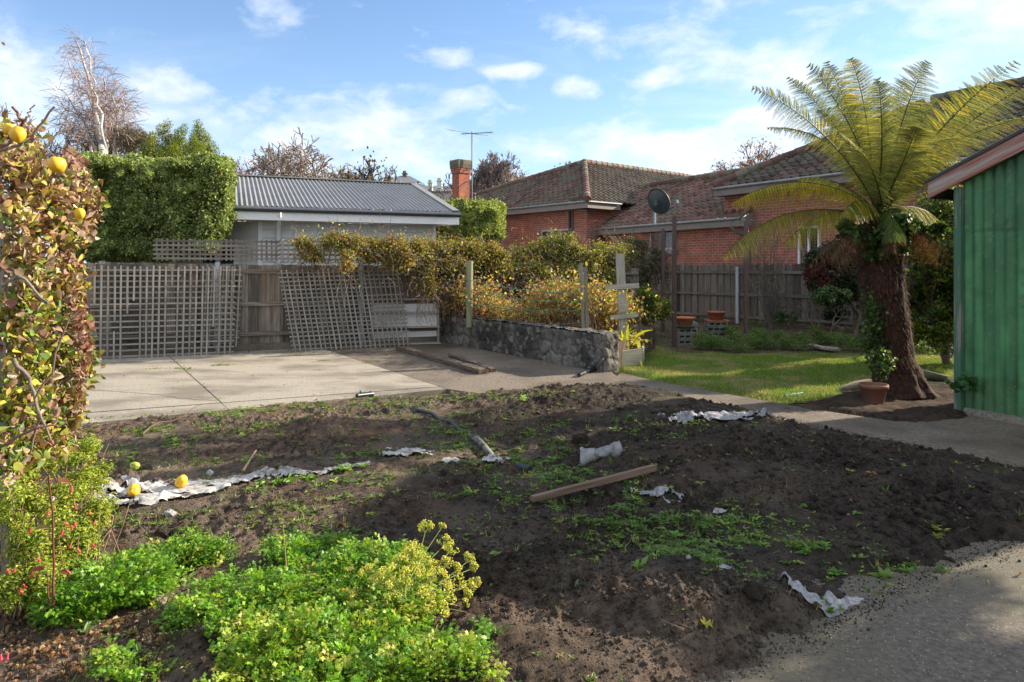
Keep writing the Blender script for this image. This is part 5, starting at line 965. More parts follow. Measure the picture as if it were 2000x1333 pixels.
# ------------------------------------------------------------------ vine on the fence
VC = [(.24, .28, .05), (.36, .28, .06), (.32, .15, .045), (.15, .21, .04), (.44, .40, .09), (.20, .11, .05)]
def pxblobs(rows): 
    B = []
    for (px, py, y, rx, ry) in rows: c = D(px, py, y); B.append([*c, rx/F*y, max(.12, rx/F*y*.5), ry/F*y])
    return B
def vine(name, rows, n, label, w=None, tw=60, ln=.055, cols=VC, tang=1.0, zlow=.3):
    B = np.array(pxblobs(rows)); c = B[:, :3].mean(0); root = empty(name, [c[0], c[1], zlow], label, "vine"); SB = []
    for b in B:
        k = max(10, int(b[3]*b[5]*300)); d = rdir(k); s = rng.uniform(.03, .12, k); SB.append(np.column_stack([b[:3]+d*b[3:]*rng.uniform(.15, 1.05, (k, 1)), s, s, s]))
    SB = np.concatenate(SB); n = int(n*2.0); P, Nn = blobs(SB, n, .1); P = P+rng.normal(0, .045, P.shape)*(1+2*(rng.random((len(P), 1)) < .12)); mb = MB(); leaves(mb, P, Nn, np.full(n, ln), .6, palette(cols, n, w, .25), LF4, .2, .7, .6); mb.build("foliage", m_leaf, root)
    sg = []; rg = np.random.default_rng(len(rows)+n)
    for _ in range(int(tw*len(rows))):
        b = B[rg.integers(len(B))]; p = b[:3]+rg.normal(0, .5, 3)*b[3:]; d = nrm(rg.normal(0, 1, 3)+[0, 0, -.4])
        for j in range(rg.integers(5, 12)): d = nrm(d+rg.normal(0, .35, 3)+[0, 0, -.12*tang]); p2 = p+d*.09; sg.append((p, p2, .004, .004)); p = p2
        if p[2] < 0: continue
    mb = MB(); segmesh(mb, sg, palette([(.17, .12, .085), (.24, .18, .13), (.09, .065, .05)], len(sg)), 3); mb.build("stems", m_bark, root); return root
vine("climbing_vine", [(600, 482, 12.95, 18, 12), (640, 472, 12.9, 34, 12), (680, 488, 12.85, 16, 20), (676, 520, 12.7, 10, 26), (612, 500, 12.9, 12, 8), (590, 475, 12.95, 10, 6), (660, 470, 12.9, 26, 9), (690, 475, 12.9, 16, 14)], 3200, "left tuft of orange vine hanging over the lattice screen", tw=14)
vine("climbing_vine", [(705, 478, 13.4, 20, 12), (720, 485, 13.4, 24, 20), (810, 485, 13.6, 24, 20), (740, 500, 13.4, 30, 16), (760, 482, 13.4, 36, 22), (790, 500, 13.3, 26, 16), (770, 510, 13.3, 16, 12)], 5000, "middle clump of orange vine between the left tuft and the big mass", tw=14)
vine("climbing_vine", [(840, 488, 14.1, 42, 20), (900, 492, 14.4, 46, 24), (880, 515, 14.1, 40, 14), (950, 503, 14.7, 42, 26), (835, 520, 13.8, 12, 14), (835, 556, 13.7, 6, 20), (965, 530, 14.6, 30, 20)], 17000, "wide orange and green vine covering the fence left of the pine post", tw=50, w=[3, 2, 2, 3, 1, 1])
vine("overgrown_vine", [(1030, 500, 15.3, 48, 24), (1082, 484, 15.5, 44, 30), (1130, 508, 15.5, 44, 32), (1040, 532, 15.0, 56, 24), (1110, 545, 15.2, 46, 22), (1180, 508, 16.0, 42, 30), (1170, 545, 15.8, 38, 26), (1215, 496, 16.6, 30, 16), (1000, 520, 14.9, 34, 20)], 30000, "tall mound of yellow green vine rising above the fence before the brick house", tw=90, w=[4, 2, 1, 4, 1, 1])
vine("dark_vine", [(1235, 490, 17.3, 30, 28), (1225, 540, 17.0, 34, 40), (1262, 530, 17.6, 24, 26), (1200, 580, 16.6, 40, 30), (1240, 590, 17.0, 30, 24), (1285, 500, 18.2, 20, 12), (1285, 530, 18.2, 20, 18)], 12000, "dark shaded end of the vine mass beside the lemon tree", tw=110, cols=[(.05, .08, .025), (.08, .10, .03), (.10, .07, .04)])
vine("dead_vine", [(960, 575, 14.5, 40, 36), (1030, 575, 14.7, 46, 36), (1090, 580, 14.9, 40, 34), (1000, 600, 14.3, 60, 20), (1150, 590, 15.3, 36, 30)], 2500, "tangle of dry brown stems hanging under the vine behind the raspberry canes", tw=300, cols=[(.16, .10, .05), (.10, .10, .03)], tang=3)
# ------------------------------------------------------------------ raspberry canes
RC = [(.42, .32, .08), (.34, .22, .07), (.30, .33, .07), (.46, .19, .05), (.22, .30, .06), (.36, .28, .19), (.58, .48, .10)]
def canes(px0, px1, ytop, y0, y1, ncane, nl, label, z0=.42, cols=RC, lf=.06, zmul=1.0, lo=.25):
    a = D(px0, 600, y0); b = D(px1, 600, y1); c = (a+b)/2; root = empty("raspberry_bush", [c[0], c[1], z0], label, "bush"); sg = []; LP = []; rg = np.random.default_rng(nl)
    for _ in range(ncane):
        t = rg.random(); p = a+(b-a)*t+rg.normal(0, .16, 3); p[2] = z0; tp = np.interp(t, np.linspace(0, 1, len(ytop)), ytop)+rg.normal(0, 6)+abs(rg.normal(0, 8)); H_ = (CH-(tp-HY)/F*p[1]-z0)*zmul; d = nrm(np.array([rg.normal(0, .12), rg.normal(0, .12), 1])); n = 9; r_ = rg.uniform(.004, .008)
        for j in range(n):
            d = nrm(d+rg.normal(0, .07, 3)+([0, 0, -.05] if j < 5 else [rg.normal(0, .15), 0, -.28])); p2 = p+d*H_/n*1.15; sg.append((p, p2, r_*(1-j*.08), r_*(.92-j*.08))); p = p2
            if j > n*lo:
                for _2 in range(rg.integers(1, 4)): LP.append(p+rg.normal(0, .09, 3))
            if j > 3 and rg.random() < .35:
                e = nrm(d+rg.normal(0, .7, 3)); q = p
                for _3 in range(3): e = nrm(e+rg.normal(0, .2, 3)); q2 = q+e*.08; sg.append((q, q2, .003, .002)); q = q2; LP.append(q+rg.normal(0, .03, 3))
    LP = np.array(LP); i = rg.choice(len(LP), nl); P = LP[i]+rg.normal(0, .045, (nl, 3)); mb = MB(); leaves(mb, P, rdir(nl), np.full(nl, lf), .7, palette(cols, nl, None, .22), LF8, .4, .8, .7); mb.build("foliage", m_leaf, root)
    mb = MB(); segmesh(mb, sg, palette([(.22, .12, .07), (.28, .17, .10), (.16, .09, .06)], len(sg)), 4); mb.build("canes", m_bark, root)
canes(885, 975, [585, 548, 545, 565, 588], 14.3, 13.2, 110, 1400, "left yellow and red raspberry clump around the round pine post")
canes(965, 1075, [596, 602, 600, 585], 13.6, 12.6, 120, 900, "low thin brown raspberry canes in the middle behind the stone wall", lo=.45)
canes(1060, 1150, [575, 552, 548, 560], 13.0, 12.0, 150, 2300, "dense orange and yellow raspberry clump left of the grey stakes")
canes(1150, 1212, [568, 556, 575, 600], 12.8, 12.3, 90, 1700, "glowing orange raspberry clump right of the grey stakes against the cross-shaped post")
canes(1190, 1235, [660, 650, 670], 11.5, 11.6, 24, 300, "straggling low bramble with yellow leaves at the foot of the cross-shaped post", z0=.0, lf=.07)
canes(1222, 1250, [585, 590, 600], 12.4, 12.5, 16, 160, "thin bramble shoots poking out right of the cross-shaped post", z0=.0, lf=.06, lo=.7)
# strap leaves
mb = MB(); root = empty("strap_leaf_plant", G(1206, 700), "clump of yellow strap leaves drooping over the edging boards", "plant")
for k in range(16):
    b = D(rng.uniform(1195, 1228), 690, rng.uniform(10.9, 11.3)); d = nrm(np.array([rng.normal(.1, .5), rng.normal(-.2, .3), 1.6])); L_ = rng.uniform(.35, .7); P = []
    for j in range(9): P.append(b.copy()); b = b+d*L_/8; d = nrm(d+np.array([.02, -.02, -.20]))
    P = np.array(P); sd_ = nrm(np.cross(np.gradient(P, axis=0), rdir(1)[0])); w_ = .022*np.sin(np.linspace(.25, 3.05, 9))[:, None]; V = np.concatenate([P-sd_*w_, P, P+sd_*w_]); i = np.arange(8); Fc = np.concatenate([np.stack([i, i+1, i+10, i+9], 1), np.stack([i+9, i+10, i+19, i+18], 1)]); mb.add(V, Fc, palette([(.45, .50, .04), (.55, .50, .05), (.20, .32, .03)], 1)[0])
P = np.array([G(1232, 706)+[0, 0, .30], G(1238, 706)+[0, 0, .36], G(1245, 708)+[0, 0, .36], G(1250, 712)+[0, 0, .25], G(1251, 716)+[0, 0, .1], G(1254, 720)+[0, 0, .02]]); sd_ = np.array([.8, .5, 0])*np.array([.02, .05, .05, .035, .03, .015])[:, None]; V = np.concatenate([P-sd_, P+sd_]); i = np.arange(5); mb.add(V, np.stack([i, i+1, i+7, i+6], 1), (.55, .56, .04)); mb.build("leaves", m_leaf, root)
# lemon tree
root = foliage("lemon_tree", scatter_blobs(D(1265, 600, 15.6), [.50, .4, .42], 26, .10, .2), 5200, .06, .5, [(.13, .20, .02), (.20, .26, .03), (.08, .13, .02), (.28, .30, .04)], "small lemon tree with glossy leaves beside the shorter brown pole", "tree", shell=.3, T=LF8, trunk=(.8, .02, 3))
for (px, py) in ((1266, 567), (1254, 606)): p = D(px, py, 15.2); mb = MB(); mb.add(p+I2[0]*[.035, .035, .04], I2[1], (1.1, 1.3, 1), None, True); mb.build("lemon", m_fruit, root)
# ------------------------------------------------------------------ low herbs behind the lawn
HC = [(.09, .18, .03), (.14, .24, .04), (.06, .12, .02), (.18, .23, .05)]
for (px, py, rx, rz, lab, n) in ((1385, 678, .55, .20, "low round green herb mound at the left end of the back border", 5000), (1440, 682, .5, .22, "dense green herb mound right of the leftmost one", 5000), (1500, 676, .6, .22, "wide dark green herb mound in the middle of the back border", 5500), (1450, 655, .8, .26, "taller herb mass behind the middle mounds near the right block stack", 5500), (1556, 680, .36, .2, "small bright green herb mound left of the grey board", 3500),
                              (1610, 668, .5, .22, "green herb mound behind the grey board", 3500), (1665, 682, .42, .25, "herb mound against the left side of the tree fern trunk", 3500), (1790, 690, .8, .26, "shaded low plants behind the tree fern", 3500)):
    c = G(px, py); foliage("herb_mound", scatter_blobs([c[0], c[1], .06], [rx, rx*.7, rz*1.3], 34, .07, .15), n, .032, .55, HC, lab, "herb", shell=.3, up=.6)
# ------------------------------------------------------------------ shrubs in the back corner
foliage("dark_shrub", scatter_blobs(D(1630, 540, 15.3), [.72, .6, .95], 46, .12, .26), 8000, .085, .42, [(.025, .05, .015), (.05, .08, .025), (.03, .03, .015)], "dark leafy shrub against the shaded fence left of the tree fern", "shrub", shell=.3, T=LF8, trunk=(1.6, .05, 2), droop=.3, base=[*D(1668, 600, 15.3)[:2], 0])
foliage("red_leaf_shrub", scatter_blobs(D(1600, 545, 15.0), [.35, .3, .38], 18, .08, .16), 1600, .07, .4, [(.09, .02, .018), (.12, .035, .025)], "small shrub with dark red leaves in front of the shaded fence", "shrub", shell=.3, T=LF8, trunk=(1.2, .02, 2))
foliage("broad_leaf_shrub", scatter_blobs(D(1620, 575, 14.6), [.42, .3, .22], 18, .07, .13), 1500, .10, .42, [(.09, .15, .05), (.13, .19, .07), (.05, .10, .03)], "low branch of broad pale green leaves below the red leaves", "shrub", shell=.3, T=LF8, up=.8, trunk=(1.0, .02, 1))
foliage("small_green_shrub", scatter_blobs(D(1533, 617, 15.2), [.28, .25, .16], 12, .06, .1), 700, .08, .4, [(.08, .14, .05), (.05, .09, .03)], "small green shrub with few leaves under the bare twiggy bush", "shrub", shell=.3, T=LF8, trunk=(.7, .012, 2))
def twiggy(px, yb, y, ytop, n, label, wspan=40, leaf=None):
    b = D(px, yb, y); root = empty("twiggy_shrub", [b[0], b[1], 0], label, "shrub"); sg = []; LP = []; rg = np.random.default_rng(px)
    for k in range(n):
        t = D(px+rg.normal(0, wspan), ytop+abs(rg.normal(0, 25)), y+rg.normal(0, .3)); q = np.array([b[0]+rg.normal(0, .05), b[1], 0]); m_ = (q+t)/2+[0, 0, .2]; ts = np.linspace(0, 1, 9)[:, None]; Q = (1-ts)**2*q+2*ts*(1-ts)*np.array([q[0]+(t[0]-q[0])*.25, q[1], t[2]*.6])+ts**2*t
        for i in range(8): sg.append((Q[i], Q[i+1], .010*(1-i/9), .010*(1-(i+1)/9)))
        for i in range(3, 9):
            LP.append(Q[i]); e = nrm(rg.normal(0, 1, 3)+[0, 0, .8]); q3 = Q[i]
            for _ in range(4): e = nrm(e+rg.normal(0, .2, 3)); q4 = q3+e*.09; sg.append((q3, q4, .004, .003)); q3 = q4; LP.append(q3)
    mb = MB(); segmesh(mb, sg, palette([(.10, .085, .07), (.14, .12, .09)], len(sg)), 4, .004); mb.build("branches", m_bark, root)
    if leaf: LP = np.array(LP); i = rg.choice(len(LP), leaf[0]); mb = MB(); leaves(mb, LP[i]+rg.normal(0, .03, (leaf[0], 3)), rdir(leaf[0]), np.full(leaf[0], leaf[1]), .5, palette(leaf[2], leaf[0]), LF4, .2, .9); mb.build("foliage", m_leaf, root)
twiggy(1515, 640, 15.8, 540, 26, "almost bare twiggy bush against the shaded fence", 32)
twiggy(1500, 600, 16.8, 425, 22, "tall pinkish grey twiggy shrub before the brick wall", 34, (1400, .035, [(.26, .2, .15), (.2, .18, .10), (.14, .13, .07)]))
root = foliage("camellia_tree", np.concatenate([scatter_blobs([7.05, 10.9, 1.75], [.9, .8, 1.1], 70, .15, .3), scatter_blobs([6.9, 10.9, .75], [.9, .8, .7], 50, .14, .26)]), 22000, .075, .5, [(.06, .11, .02), (.12, .18, .02), (.20, .24, .03), (.03, .06, .015), (.30, .28, .03)], "glossy backlit green shrub between the tree fern and the green shed", "shrub", shell=.3, T=LF8, trunk=(2.2, .06, 3), w=[3, 3, 2, 3, 1])
foliage("brown_hedge", scatter_blobs([7.6, 12.6, 2.2], [.9, .6, .5], 26, .15, .28), 4000, .05, .5, [(.17, .06, .05), (.12, .07, .05), (.10, .12, .03)], "reddish brown shrub top behind the camellia beside the shed eave", "shrub", m_dry, shell=.3, trunk=(2.2, .05, 2))

foliage("garden_tree", scatter_blobs([6.9, 4.9, 2.3], [1.0, .7, .8], 30, .15, .3), 7000, .07, .5, [(.06, .11, .02), (.12, .18, .02)], "leafy tree beyond the right side of the garden shed", "tree", shell=.3, T=LF4, trunk=(2.4, .06, 2))
# ------------------------------------------------------------------ tree fern
TB = G(1755, 776); TT = D(1718, 425, 8.45)
fern = empty("tree_fern", TB, "large tree fern with shaggy ivy covered trunk and spreading backlit fronds", "tree")
tp = np.array([TB+[.05, 0, -.05], D(1752, 735, 8.42), D(1742, 690, 8.45), D(1728, 600, 8.45), D(1718, 520, 8.45), TT]); tt = np.linspace(0, 1, 60)
TP = np.stack([np.interp(tt, np.linspace(0, 1, 6), tp[:, k]) for k in range(3)], 1); TR_ = np.interp(tt, [0, .06, .15, .3, .6, .85, 1], [.37, .32, .27, .225, .235, .25, .20]); mb = MB(); n_ = 48
tube(mb, TP, TR_, n_, (1, 1, 1)); V = mb.V[0]; ax_ = np.repeat(TP, n_, 0); rd = V-ax_; ang = np.arctan2(rd[:, 1], rd[:, 0]); V += rd*((fbm(ang*3, V[:, 2], 3.5, 4, 5)-.5)[:, None]*.45); mb.build("trunk", mat("fern_bark", (.018, .009, .006), (.065, .028, .015), 16, 1, .02, 40), fern)
n = 11000; i = rng.integers(0, 60, n); th = rng.uniform(0, 2*np.pi, n); rd = np.stack([np.cos(th), np.sin(th), np.zeros(n)], 1); P = TP[i]+rd*(TR_[i]*rng.uniform(.9, 1.12, n))[:, None]+[0, 0, 1]*rng.normal(0, .02, (n, 1))
dn = np.array([0, 0, -1])+rd*.25+rdir(n)*.55; mb = MB(); inst(mb, BLADE[0], BLADE[1], P, frames(nrm(dn), rd), np.stack([rng.uniform(.003, .008, n), rng.uniform(.03, .10, n), np.full(n, .03)], 1), palette([(.11, .042, .02), (.06, .025, .014), (.19, .075, .03), (.15, .10, .065), (.025, .015, .010)], n)); mb.build("trunk_fibre", m_dry, fern)
def frond(tip, base, bow, nP, pl, cols, name="frond", sag=.0, m=m_fern, dens=1.0, up=np.array([0, 0, 1.]), curl=0.0, seed=0, rc=(.10, .085, .02)):
    base = np.asarray(base, float); tip = np.asarray(tip, float); mid = (base+tip)/2+np.asarray(bow, float); t = np.linspace(0, 1, 26)[:, None]; Q = (1-t)**2*base+2*t*(1-t)*mid+t**2*tip; T = nrm(np.gradient(Q, axis=0))
    s = np.linspace(0, 1, 26); L_ = np.linalg.norm(np.diff(Q, axis=0), axis=1).sum(); ts = np.linspace(.10, .995, nP); C = np.stack([np.interp(ts, s, Q[:, k]) for k in range(3)], 1); Td = nrm(np.stack([np.interp(ts, s, T[:, k]) for k in range(3)], 1))
    upv = np.asarray(up, float); sd_ = nrm(np.cross(Td, upv)); nz_ = np.cross(sd_, Td); mb = MB(); tube(mb, Q, np.linspace(.012, .0022, 26), 6, rc); pr = []
    for sg_ in (-1, 1):
        ln = pl*np.clip(1-.6*(rng.random(nP) < .08), 0, 1)*np.interp(ts, [0, .12, .35, .6, .85, 1], [.18, .60, 1.0, 1.0, .80, .16])*rng.uniform(.9, 1.08, nP); dv = nrm(sd_*sg_+Td*(.38+rng.normal(0, .05, nP))[:, None]+nz_*(-.12-sag)+rng.normal(0, .05, (nP, 3))); ng = np.array([0, 0, -1.])
        m2 = int(26*dens); u = (np.arange(m2)+.7)/m2; B_ = C[:, None]+dv[:, None]*(ln[:, None, None]*u[None, :, None])+ng*(ln[:, None, None]*(.16+sag*.55)*u[None, :, None]**2)
        dloc = nrm(dv[:, None]+ng*((.32+sag*1.1)*u[None, :, None])); pn = nrm(np.cross(dloc, np.cross(nz_, dv)[:, None])); side = np.cross(dloc, nz_[:, None]+0*dloc)
        wl_ = (.026*(1-u)**.5+.004)[None, :]*np.sqrt(ln/pl)[:, None]*1.25
        for s2 in (-1, 1):
            y_ = nrm(nrm(side)*s2+dloc*.45); Pp = B_.reshape(-1, 3); Yy = y_.reshape(-1, 3); Zz = np.repeat(nz_, m2, 0)+rdir(len(Pp))*.25; w_ = wl_.reshape(-1); c = palette(cols, nP, None, .10).repeat(m2, 0)*np.exp(rng.normal(0, .10, (len(Pp), 1))); k = rng.random(len(Pp)) < .97
            inst(mb, LF4[0], LF4[1], Pp[k], frames(Yy[k], Zz[k]), np.stack([w_*.26+.0012, w_, w_], 1)[k], c[k])
        # pinna stalks
        e = B_[:, -1]; segmesh(mb, [(C[j], B_[j, m2//2], .0022, .0016) for j in range(nP)]+[(B_[j, m2//2], e[j], .0016, .001) for j in range(nP)], np.array(rc)*1.3, 3)
    return mb.build(name, m, fern)
FG = [(.25, .29, .085), (.32, .34, .10), (.19, .24, .07), (.38, .36, .11)]; FY = [(.48, .42, .05), (.38, .38, .05), (.55, .44, .05)]; FGr = [(.15, .23, .05), (.20, .28, .06), (.12, .19, .04)]
CR = TT+[0, 0, .05]
for (px, py, dy, bow, pl, cols, upv) in [
    (1470, 172, -.25, (.12, 0, .22), .27, FY+FG, (0, -1, .5)), (1540, 152, .45, (.12, 0, .24), .25, FG, (.3, -1, .2)), (1580, 128, -.2, (.10, 0, .25), .30, FG, (0, -1, .3)), (1615, 122, .5, (.08, 0, .2), .28, FG, (0, -1, .2)), (1662, 116, -.1, (.03, 0, .2), .30, FG+FY, (0, -1, .1)), (1692, 200, .9, (0, 0, .1), .28, FG, (0, -1, .1)),
    (1715, 155, -.7, (.0, -.1, .1), .27, FG, (0, -1, .3)), (1812, 122, .1, (-.06, 0, .22), .30, FG, (0, -1, .2)), (1770, 155, .8, (-.03, 0, .2), .26, FG, (0, -1, .2)), (1832, 195, .5, (-.06, 0, .16), .24, FG, (0, -1, .4)), (1985, 122, -.35, (-.16, 0, .16), .30, FY+FG, (0, -.8, .6)), (1945, 160, .3, (-.12, 0, .2), .28, FG, (0, -1, .4)),
    (2010, 165, .1, (-.18, 0, .20), .28, FG, (0, -.8, .6)), (2030, 225, -.2, (-.12, 0, .30), .30, FY+FG, (0, -.5, 1)), (1975, 235, .6, (-.1, 0, .25), .26, FG, (0, -.5, 1)), (1640, 260, -.9, (.0, -.2, .2), .26, FG, (0, -.6, 1)), (1600, 215, .9, (.1, .1, .3), .26, FG, (0, -.6, 1)), (1790, 250, -.8, (0, -.2, .2), .25, FG, (0, -.6, 1)), (1730, 235, 1.0, (0, .1, .1), .3, FG, (0, -1, .1)), (1655, 185, .6, (.05, .1, .2), .28, FG, (0, -1, .2)), (1870, 270, -.6, (-.1, -.1, .35), .28, FY+FG, (0, -.5, 1)), (1900, 320, .3, (-.1, 0, .4), .27, FG, (0, -.5, 1)), (1500, 250, .1, (.1, 0, .35), .28, FG, (0, -.5, 1))]:
    frond(D(px, py, 8.45+dy), CR+rng.normal(0, .04, 3), np.array(bow)*rng.uniform(1.0, 1.7)+rng.normal(0, .03, 3), int(rng.integers(38, 46)), pl*rng.uniform(1.0, 1.15), cols, up=upv)
frond(D(1428, 398, 8.1), CR, (-.05, -.1, .62), 50, .28, FY, sag=.7, dens=1.25); frond(D(1412, 502, 8.3), CR-[0, 0, .08], (-.25, 0, .62), 58, .32, FG+FY, sag=.7, dens=1.3); frond(D(1560, 350, 9.0), CR, (0, .1, .35), 34, .24, FG, sag=.4)
frond(D(1745, 468, 7.75), CR, (.03, -.15, .25), 26, .20, FGr, sag=.7); frond(D(1770, 440, 7.9), CR, (.1, -.1, .22), 34, .2, [(.15, .2, .06), (.1, .16, .05)], sag=.7); frond(D(1645, 420, 7.8), CR, (-.1, -.1, .3), 34, .22, FY+FGr, sag=.7); frond(D(1840, 440, 8.9), CR, (.1, 0, .3), 40, .22, FG, sag=.6); frond(D(1530, 480, 8.9), CR, (-.1, 0, .4), 32, .24, FY+FGr, sag=.9)
DC = [(.20, .10, .05), (.13, .065, .04), (.28, .16, .09)]
for k in range(22):
    a = rng.uniform(0, 2*np.pi); L_ = rng.uniform(.35, 1.05)*(1.35 if math.cos(a) < -.3 else .85); tip = CR+[math.cos(a)*L_, math.sin(a)*L_*.8, -rng.uniform(.25, .75)]; frond(tip, CR-[0, 0, .12], (math.cos(a)*.1, math.sin(a)*.1, .22), 15, .20, DC, "dead_frond", sag=rng.uniform(.8, 1.6), m=m_dry, dens=.5, rc=(.10, .05, .03))
IV = [(.035, .075, .02), (.06, .11, .025), (.10, .15, .03)]
def ivy(c, r, n, s): P, Nn = blobs(scatter_blobs(c, r, 22, .06, .13), n, .3); mb = MB(); leaves(mb, P, Nn, np.full(n, s), .9, palette(IV, n), LF8, .2, .6, .3); mb.build("ivy", m_leaf, fern)
ivy(CR-[.0, .1, .20], [.66, .42, .22], 4600, .055); ivy(CR-[.02, .16, .42], [.36, .22, .2], 1300, .055); ivy(D(1706, 640, 8.22), [.11, .12, .50], 620, .045); ivy(D(1722, 705, 8.08), [.14, .10, .22], 330, .045)
# ivy at the shed corner
foliage("ivy_plant", scatter_blobs(G(1885, 815)+[0, .05, .33], [.14, .08, .09], 9, .03, .06), 60, .075, .95, [(.04, .11, .03), (.06, .15, .04)], "small ivy seedling growing at the foot of the green shed", "plant", shell=.3, T=LF8)
# ------------------------------------------------------------------ quince tree on the left
root = empty("quince_tree", [-2.75, 3.4, 0], "autumn quince tree with curled brown and yellow leaves at the left edge", "tree")
QC = [(.36, .25, .15), (.46, .35, .25), (.26, .16, .10), (.34, .33, .08), (.48, .40, .10), (.15, .22, .05), (.27, .14, .10), (.42, .27, .09)]
def qz(px, py, y): return D(px, py, y)
B = []; reg = [(30, 330, 3.0, 60, 60), (100, 360, 3.1, 50, 55), (60, 440, 3.0, 70, 60), (125, 430, 3.2, 48, 55), (150, 400, 3.4, 40, 40), (60, 520, 3.0, 65, 60), (110, 540, 3.3, 45, 55), (50, 620, 3.1, 70, 60), (115, 640, 3.4, 45, 60), (70, 700, 3.2, 65, 55), (115, 740, 3.4, 35, 60), (40, 790, 3.0, 60, 55), (90, 820, 3.3, 42, 45), (30, 270, 3.2, 30, 30), (120, 800, 3.4, 40, 40), (60, 860, 3.1, 60, 40), (130, 700, 3.5, 35, 50), (20, 880, 2.9, 45, 40), (-40, 400, 3.0, 70, 80), (-40, 600, 3.0, 70, 90), (-40, 780, 3.0, 70, 80)]
for (px, py, y, rx, ry) in reg:
    c = D(px, py, y)
    for k in range(9): d = rdir(1)[0]; B.append([*(c+d*np.array([rx/F*y, .25, ry/F*y])*rng.uniform(.2, .8)), *([.09]*3)])
n = 6000; P, Nn = blobs(B, n, .2); px_ = P[:, 0]/P[:, 1]*F+1000; py_ = HY-(P[:, 2]-CH)/P[:, 1]*F
top = py_ < 560; cl = np.where((rng.random(n) < np.where(py_ > 560, .5, .12))[:, None], palette([(.20, .26, .05), (.30, .33, .05), (.13, .20, .06), (.42, .38, .05)], n), palette(QC, n, [4, 4, 2, 2, 2, 1, 3, 2]))
mb = MB(); k = rng.random(n) < .45; 
LT = [leafT(.25, .25, .2), leafT(.7, .5, .6), leafT(-.5, .8, -.7), leafT(1.1, .9, 1.1), leafT(.1, .15, -.3)]; gi = rng.integers(0, 5, n)
for q in range(5): kq = gi == q; leaves(mb, P[kq], Nn[kq], np.full(kq.sum(), .041), (.7, .6, .6, .5, .75)[q], cl[kq], LT[q], .1, .75, 1.0)
for a_ in range(5): mb.sm[-1-a_] = (mb.sm[-1-a_][0], True)
# small reddish shrivelled leaf sprays along the right-hand edge
EP = np.array([(150, 300), (190, 385), (165, 440), (135, 480), (150, 560), (172, 625), (178, 670), (165, 720), (160, 780), (150, 830)]); m_ = 2600; t = rng.uniform(0, 9, m_); i = np.minimum(t.astype(int), 8); q = EP[i]+(EP[i+1]-EP[i])*(t-i)[:, None]+np.column_stack([-abs(rng.normal(0, 22, m_)), rng.normal(0, 14, m_)]); y = rng.uniform(3.3, 3.9, m_)
P2 = np.stack([(q[:, 0]-1000)/F*y, y, CH-(q[:, 1]-HY)/F*y], 1); leaves(mb, P2, rdir(m_), np.full(m_, .036), .5, palette([(.26, .13, .10), (.33, .22, .16), (.20, .08, .05), (.40, .31, .22), (.30, .27, .05)], m_, [4, 4, 3, 2, 1]), CURL, 0, .9, 1.4)
for (px, py, y, s) in ((82, 232, 2.9, .05), (16, 215, 2.9, .04), (3, 82, 2.9, .03), (120, 255, 2.95, .04)): leaves(mb, D(px, py, y)[None], rdir(1), np.array([s]), .7, palette([(.3, .3, .05), (.4, .25, .12)], 1), LF8)
mb.build("crown", m_dry, root)
mb = MB(); 
for pts, r in (([(40, 860, 3.6), (90, 700, 3.5), (105, 620, 3.45), (80, 480, 3.3)], .022), ([(80, 745, 3.5), (110, 700, 3.55), (150, 640, 3.6)], .012), ([(15, 1160, 3.6), (35, 900, 3.6), (60, 640, 3.5), (60, 450, 3.4)], .04), ([(20, 470, 3.2), (80, 470, 3.2), (130, 440, 3.2)], .012), ([(-60, 620, 3.0), (20, 640, 3.1), (85, 560, 3.3)], .02), ([(-20, 300, 2.95), (20, 280, 2.9), (45, 240, 2.9), (26, 207, 2.88)], .012), ([(-20, 305, 2.9), (40, 282, 2.86), (75, 250, 2.85), (107, 212, 2.83)], .009), ([(45, 242, 2.9), (58, 225, 2.9), (66, 203, 2.9)], .006),
               ([(30, 700, 2.9), (60, 760, 2.9), (100, 860, 2.95)], .01), ([(60, 900, 2.95), (75, 780, 2.9), (110, 690, 2.9), (155, 600, 2.9)], .006), ([(10, 870, 2.8), (60, 840, 2.8), (130, 830, 2.85)], .007), ([(0, 560, 2.8), (40, 540, 2.8), (90, 590, 2.8)], .009)):
    Q = np.array([D(*p) for p in pts]); t = np.linspace(0, 1, len(Q)); s = np.linspace(0, 1, 10); Q = np.stack([np.interp(s, t, Q[:, k]) for k in range(3)], 1)+rng.normal(0, .006, (10, 3)); tube(mb, Q, np.linspace(r, r*.45, 10), 8, palette([(.20, .16, .13), (.26, .21, .18), (.16, .08, .07)], 1)[0])
mb.build("trunk", m_bark, root)
def quince(p, r, name, parent=None, label=None, col=(1, 1, 1), seed=0):
    V = I3[0]; th = np.arctan2(V[:, 1], V[:, 0]); k = 1+.06*np.cos(th*3+seed)*(1-V[:, 2]**2)+.07*np.cos(th*2+1+seed)-.16*np.exp(-((V[:, 2]-1)/.25)**2)+.10*np.clip(V[:, 2]-.55, 0, 1)+(vn(V[:, 0]*2+seed, V[:, 1]*2+V[:, 2], seed)-.5)*.12
    c = 1-.30*np.clip(vn(V[:, 0]*3+seed, V[:, 2]*3+V[:, 1], 3+seed)-.62, 0, 1)[:, None]*np.array([.4, .8, 1])
    tl = Matrix.Rotation(rng.uniform(.3, 1.5), 3, 'X') if parent is None else Matrix.Identity(3); Vt = (V*k[:, None]*[1, 1, 1.12])@np.array(tl).T; mb = MB(); mb.add(np.asarray(p)+Vt*r, I3[1], c*col, None, True)
    mb.add(np.asarray(p)+(I1[0]*.12+np.array(tl)@[0, 0, 1.08])*r, I1[1], (.12, .10, .05), None, True)
    o = mb.build(name, m_fruit, parent, None if parent else np.asarray(p)-[0, 0, r*.9]); return tag(o, label, "fruit", None) if label else o
I3 = ico(4)
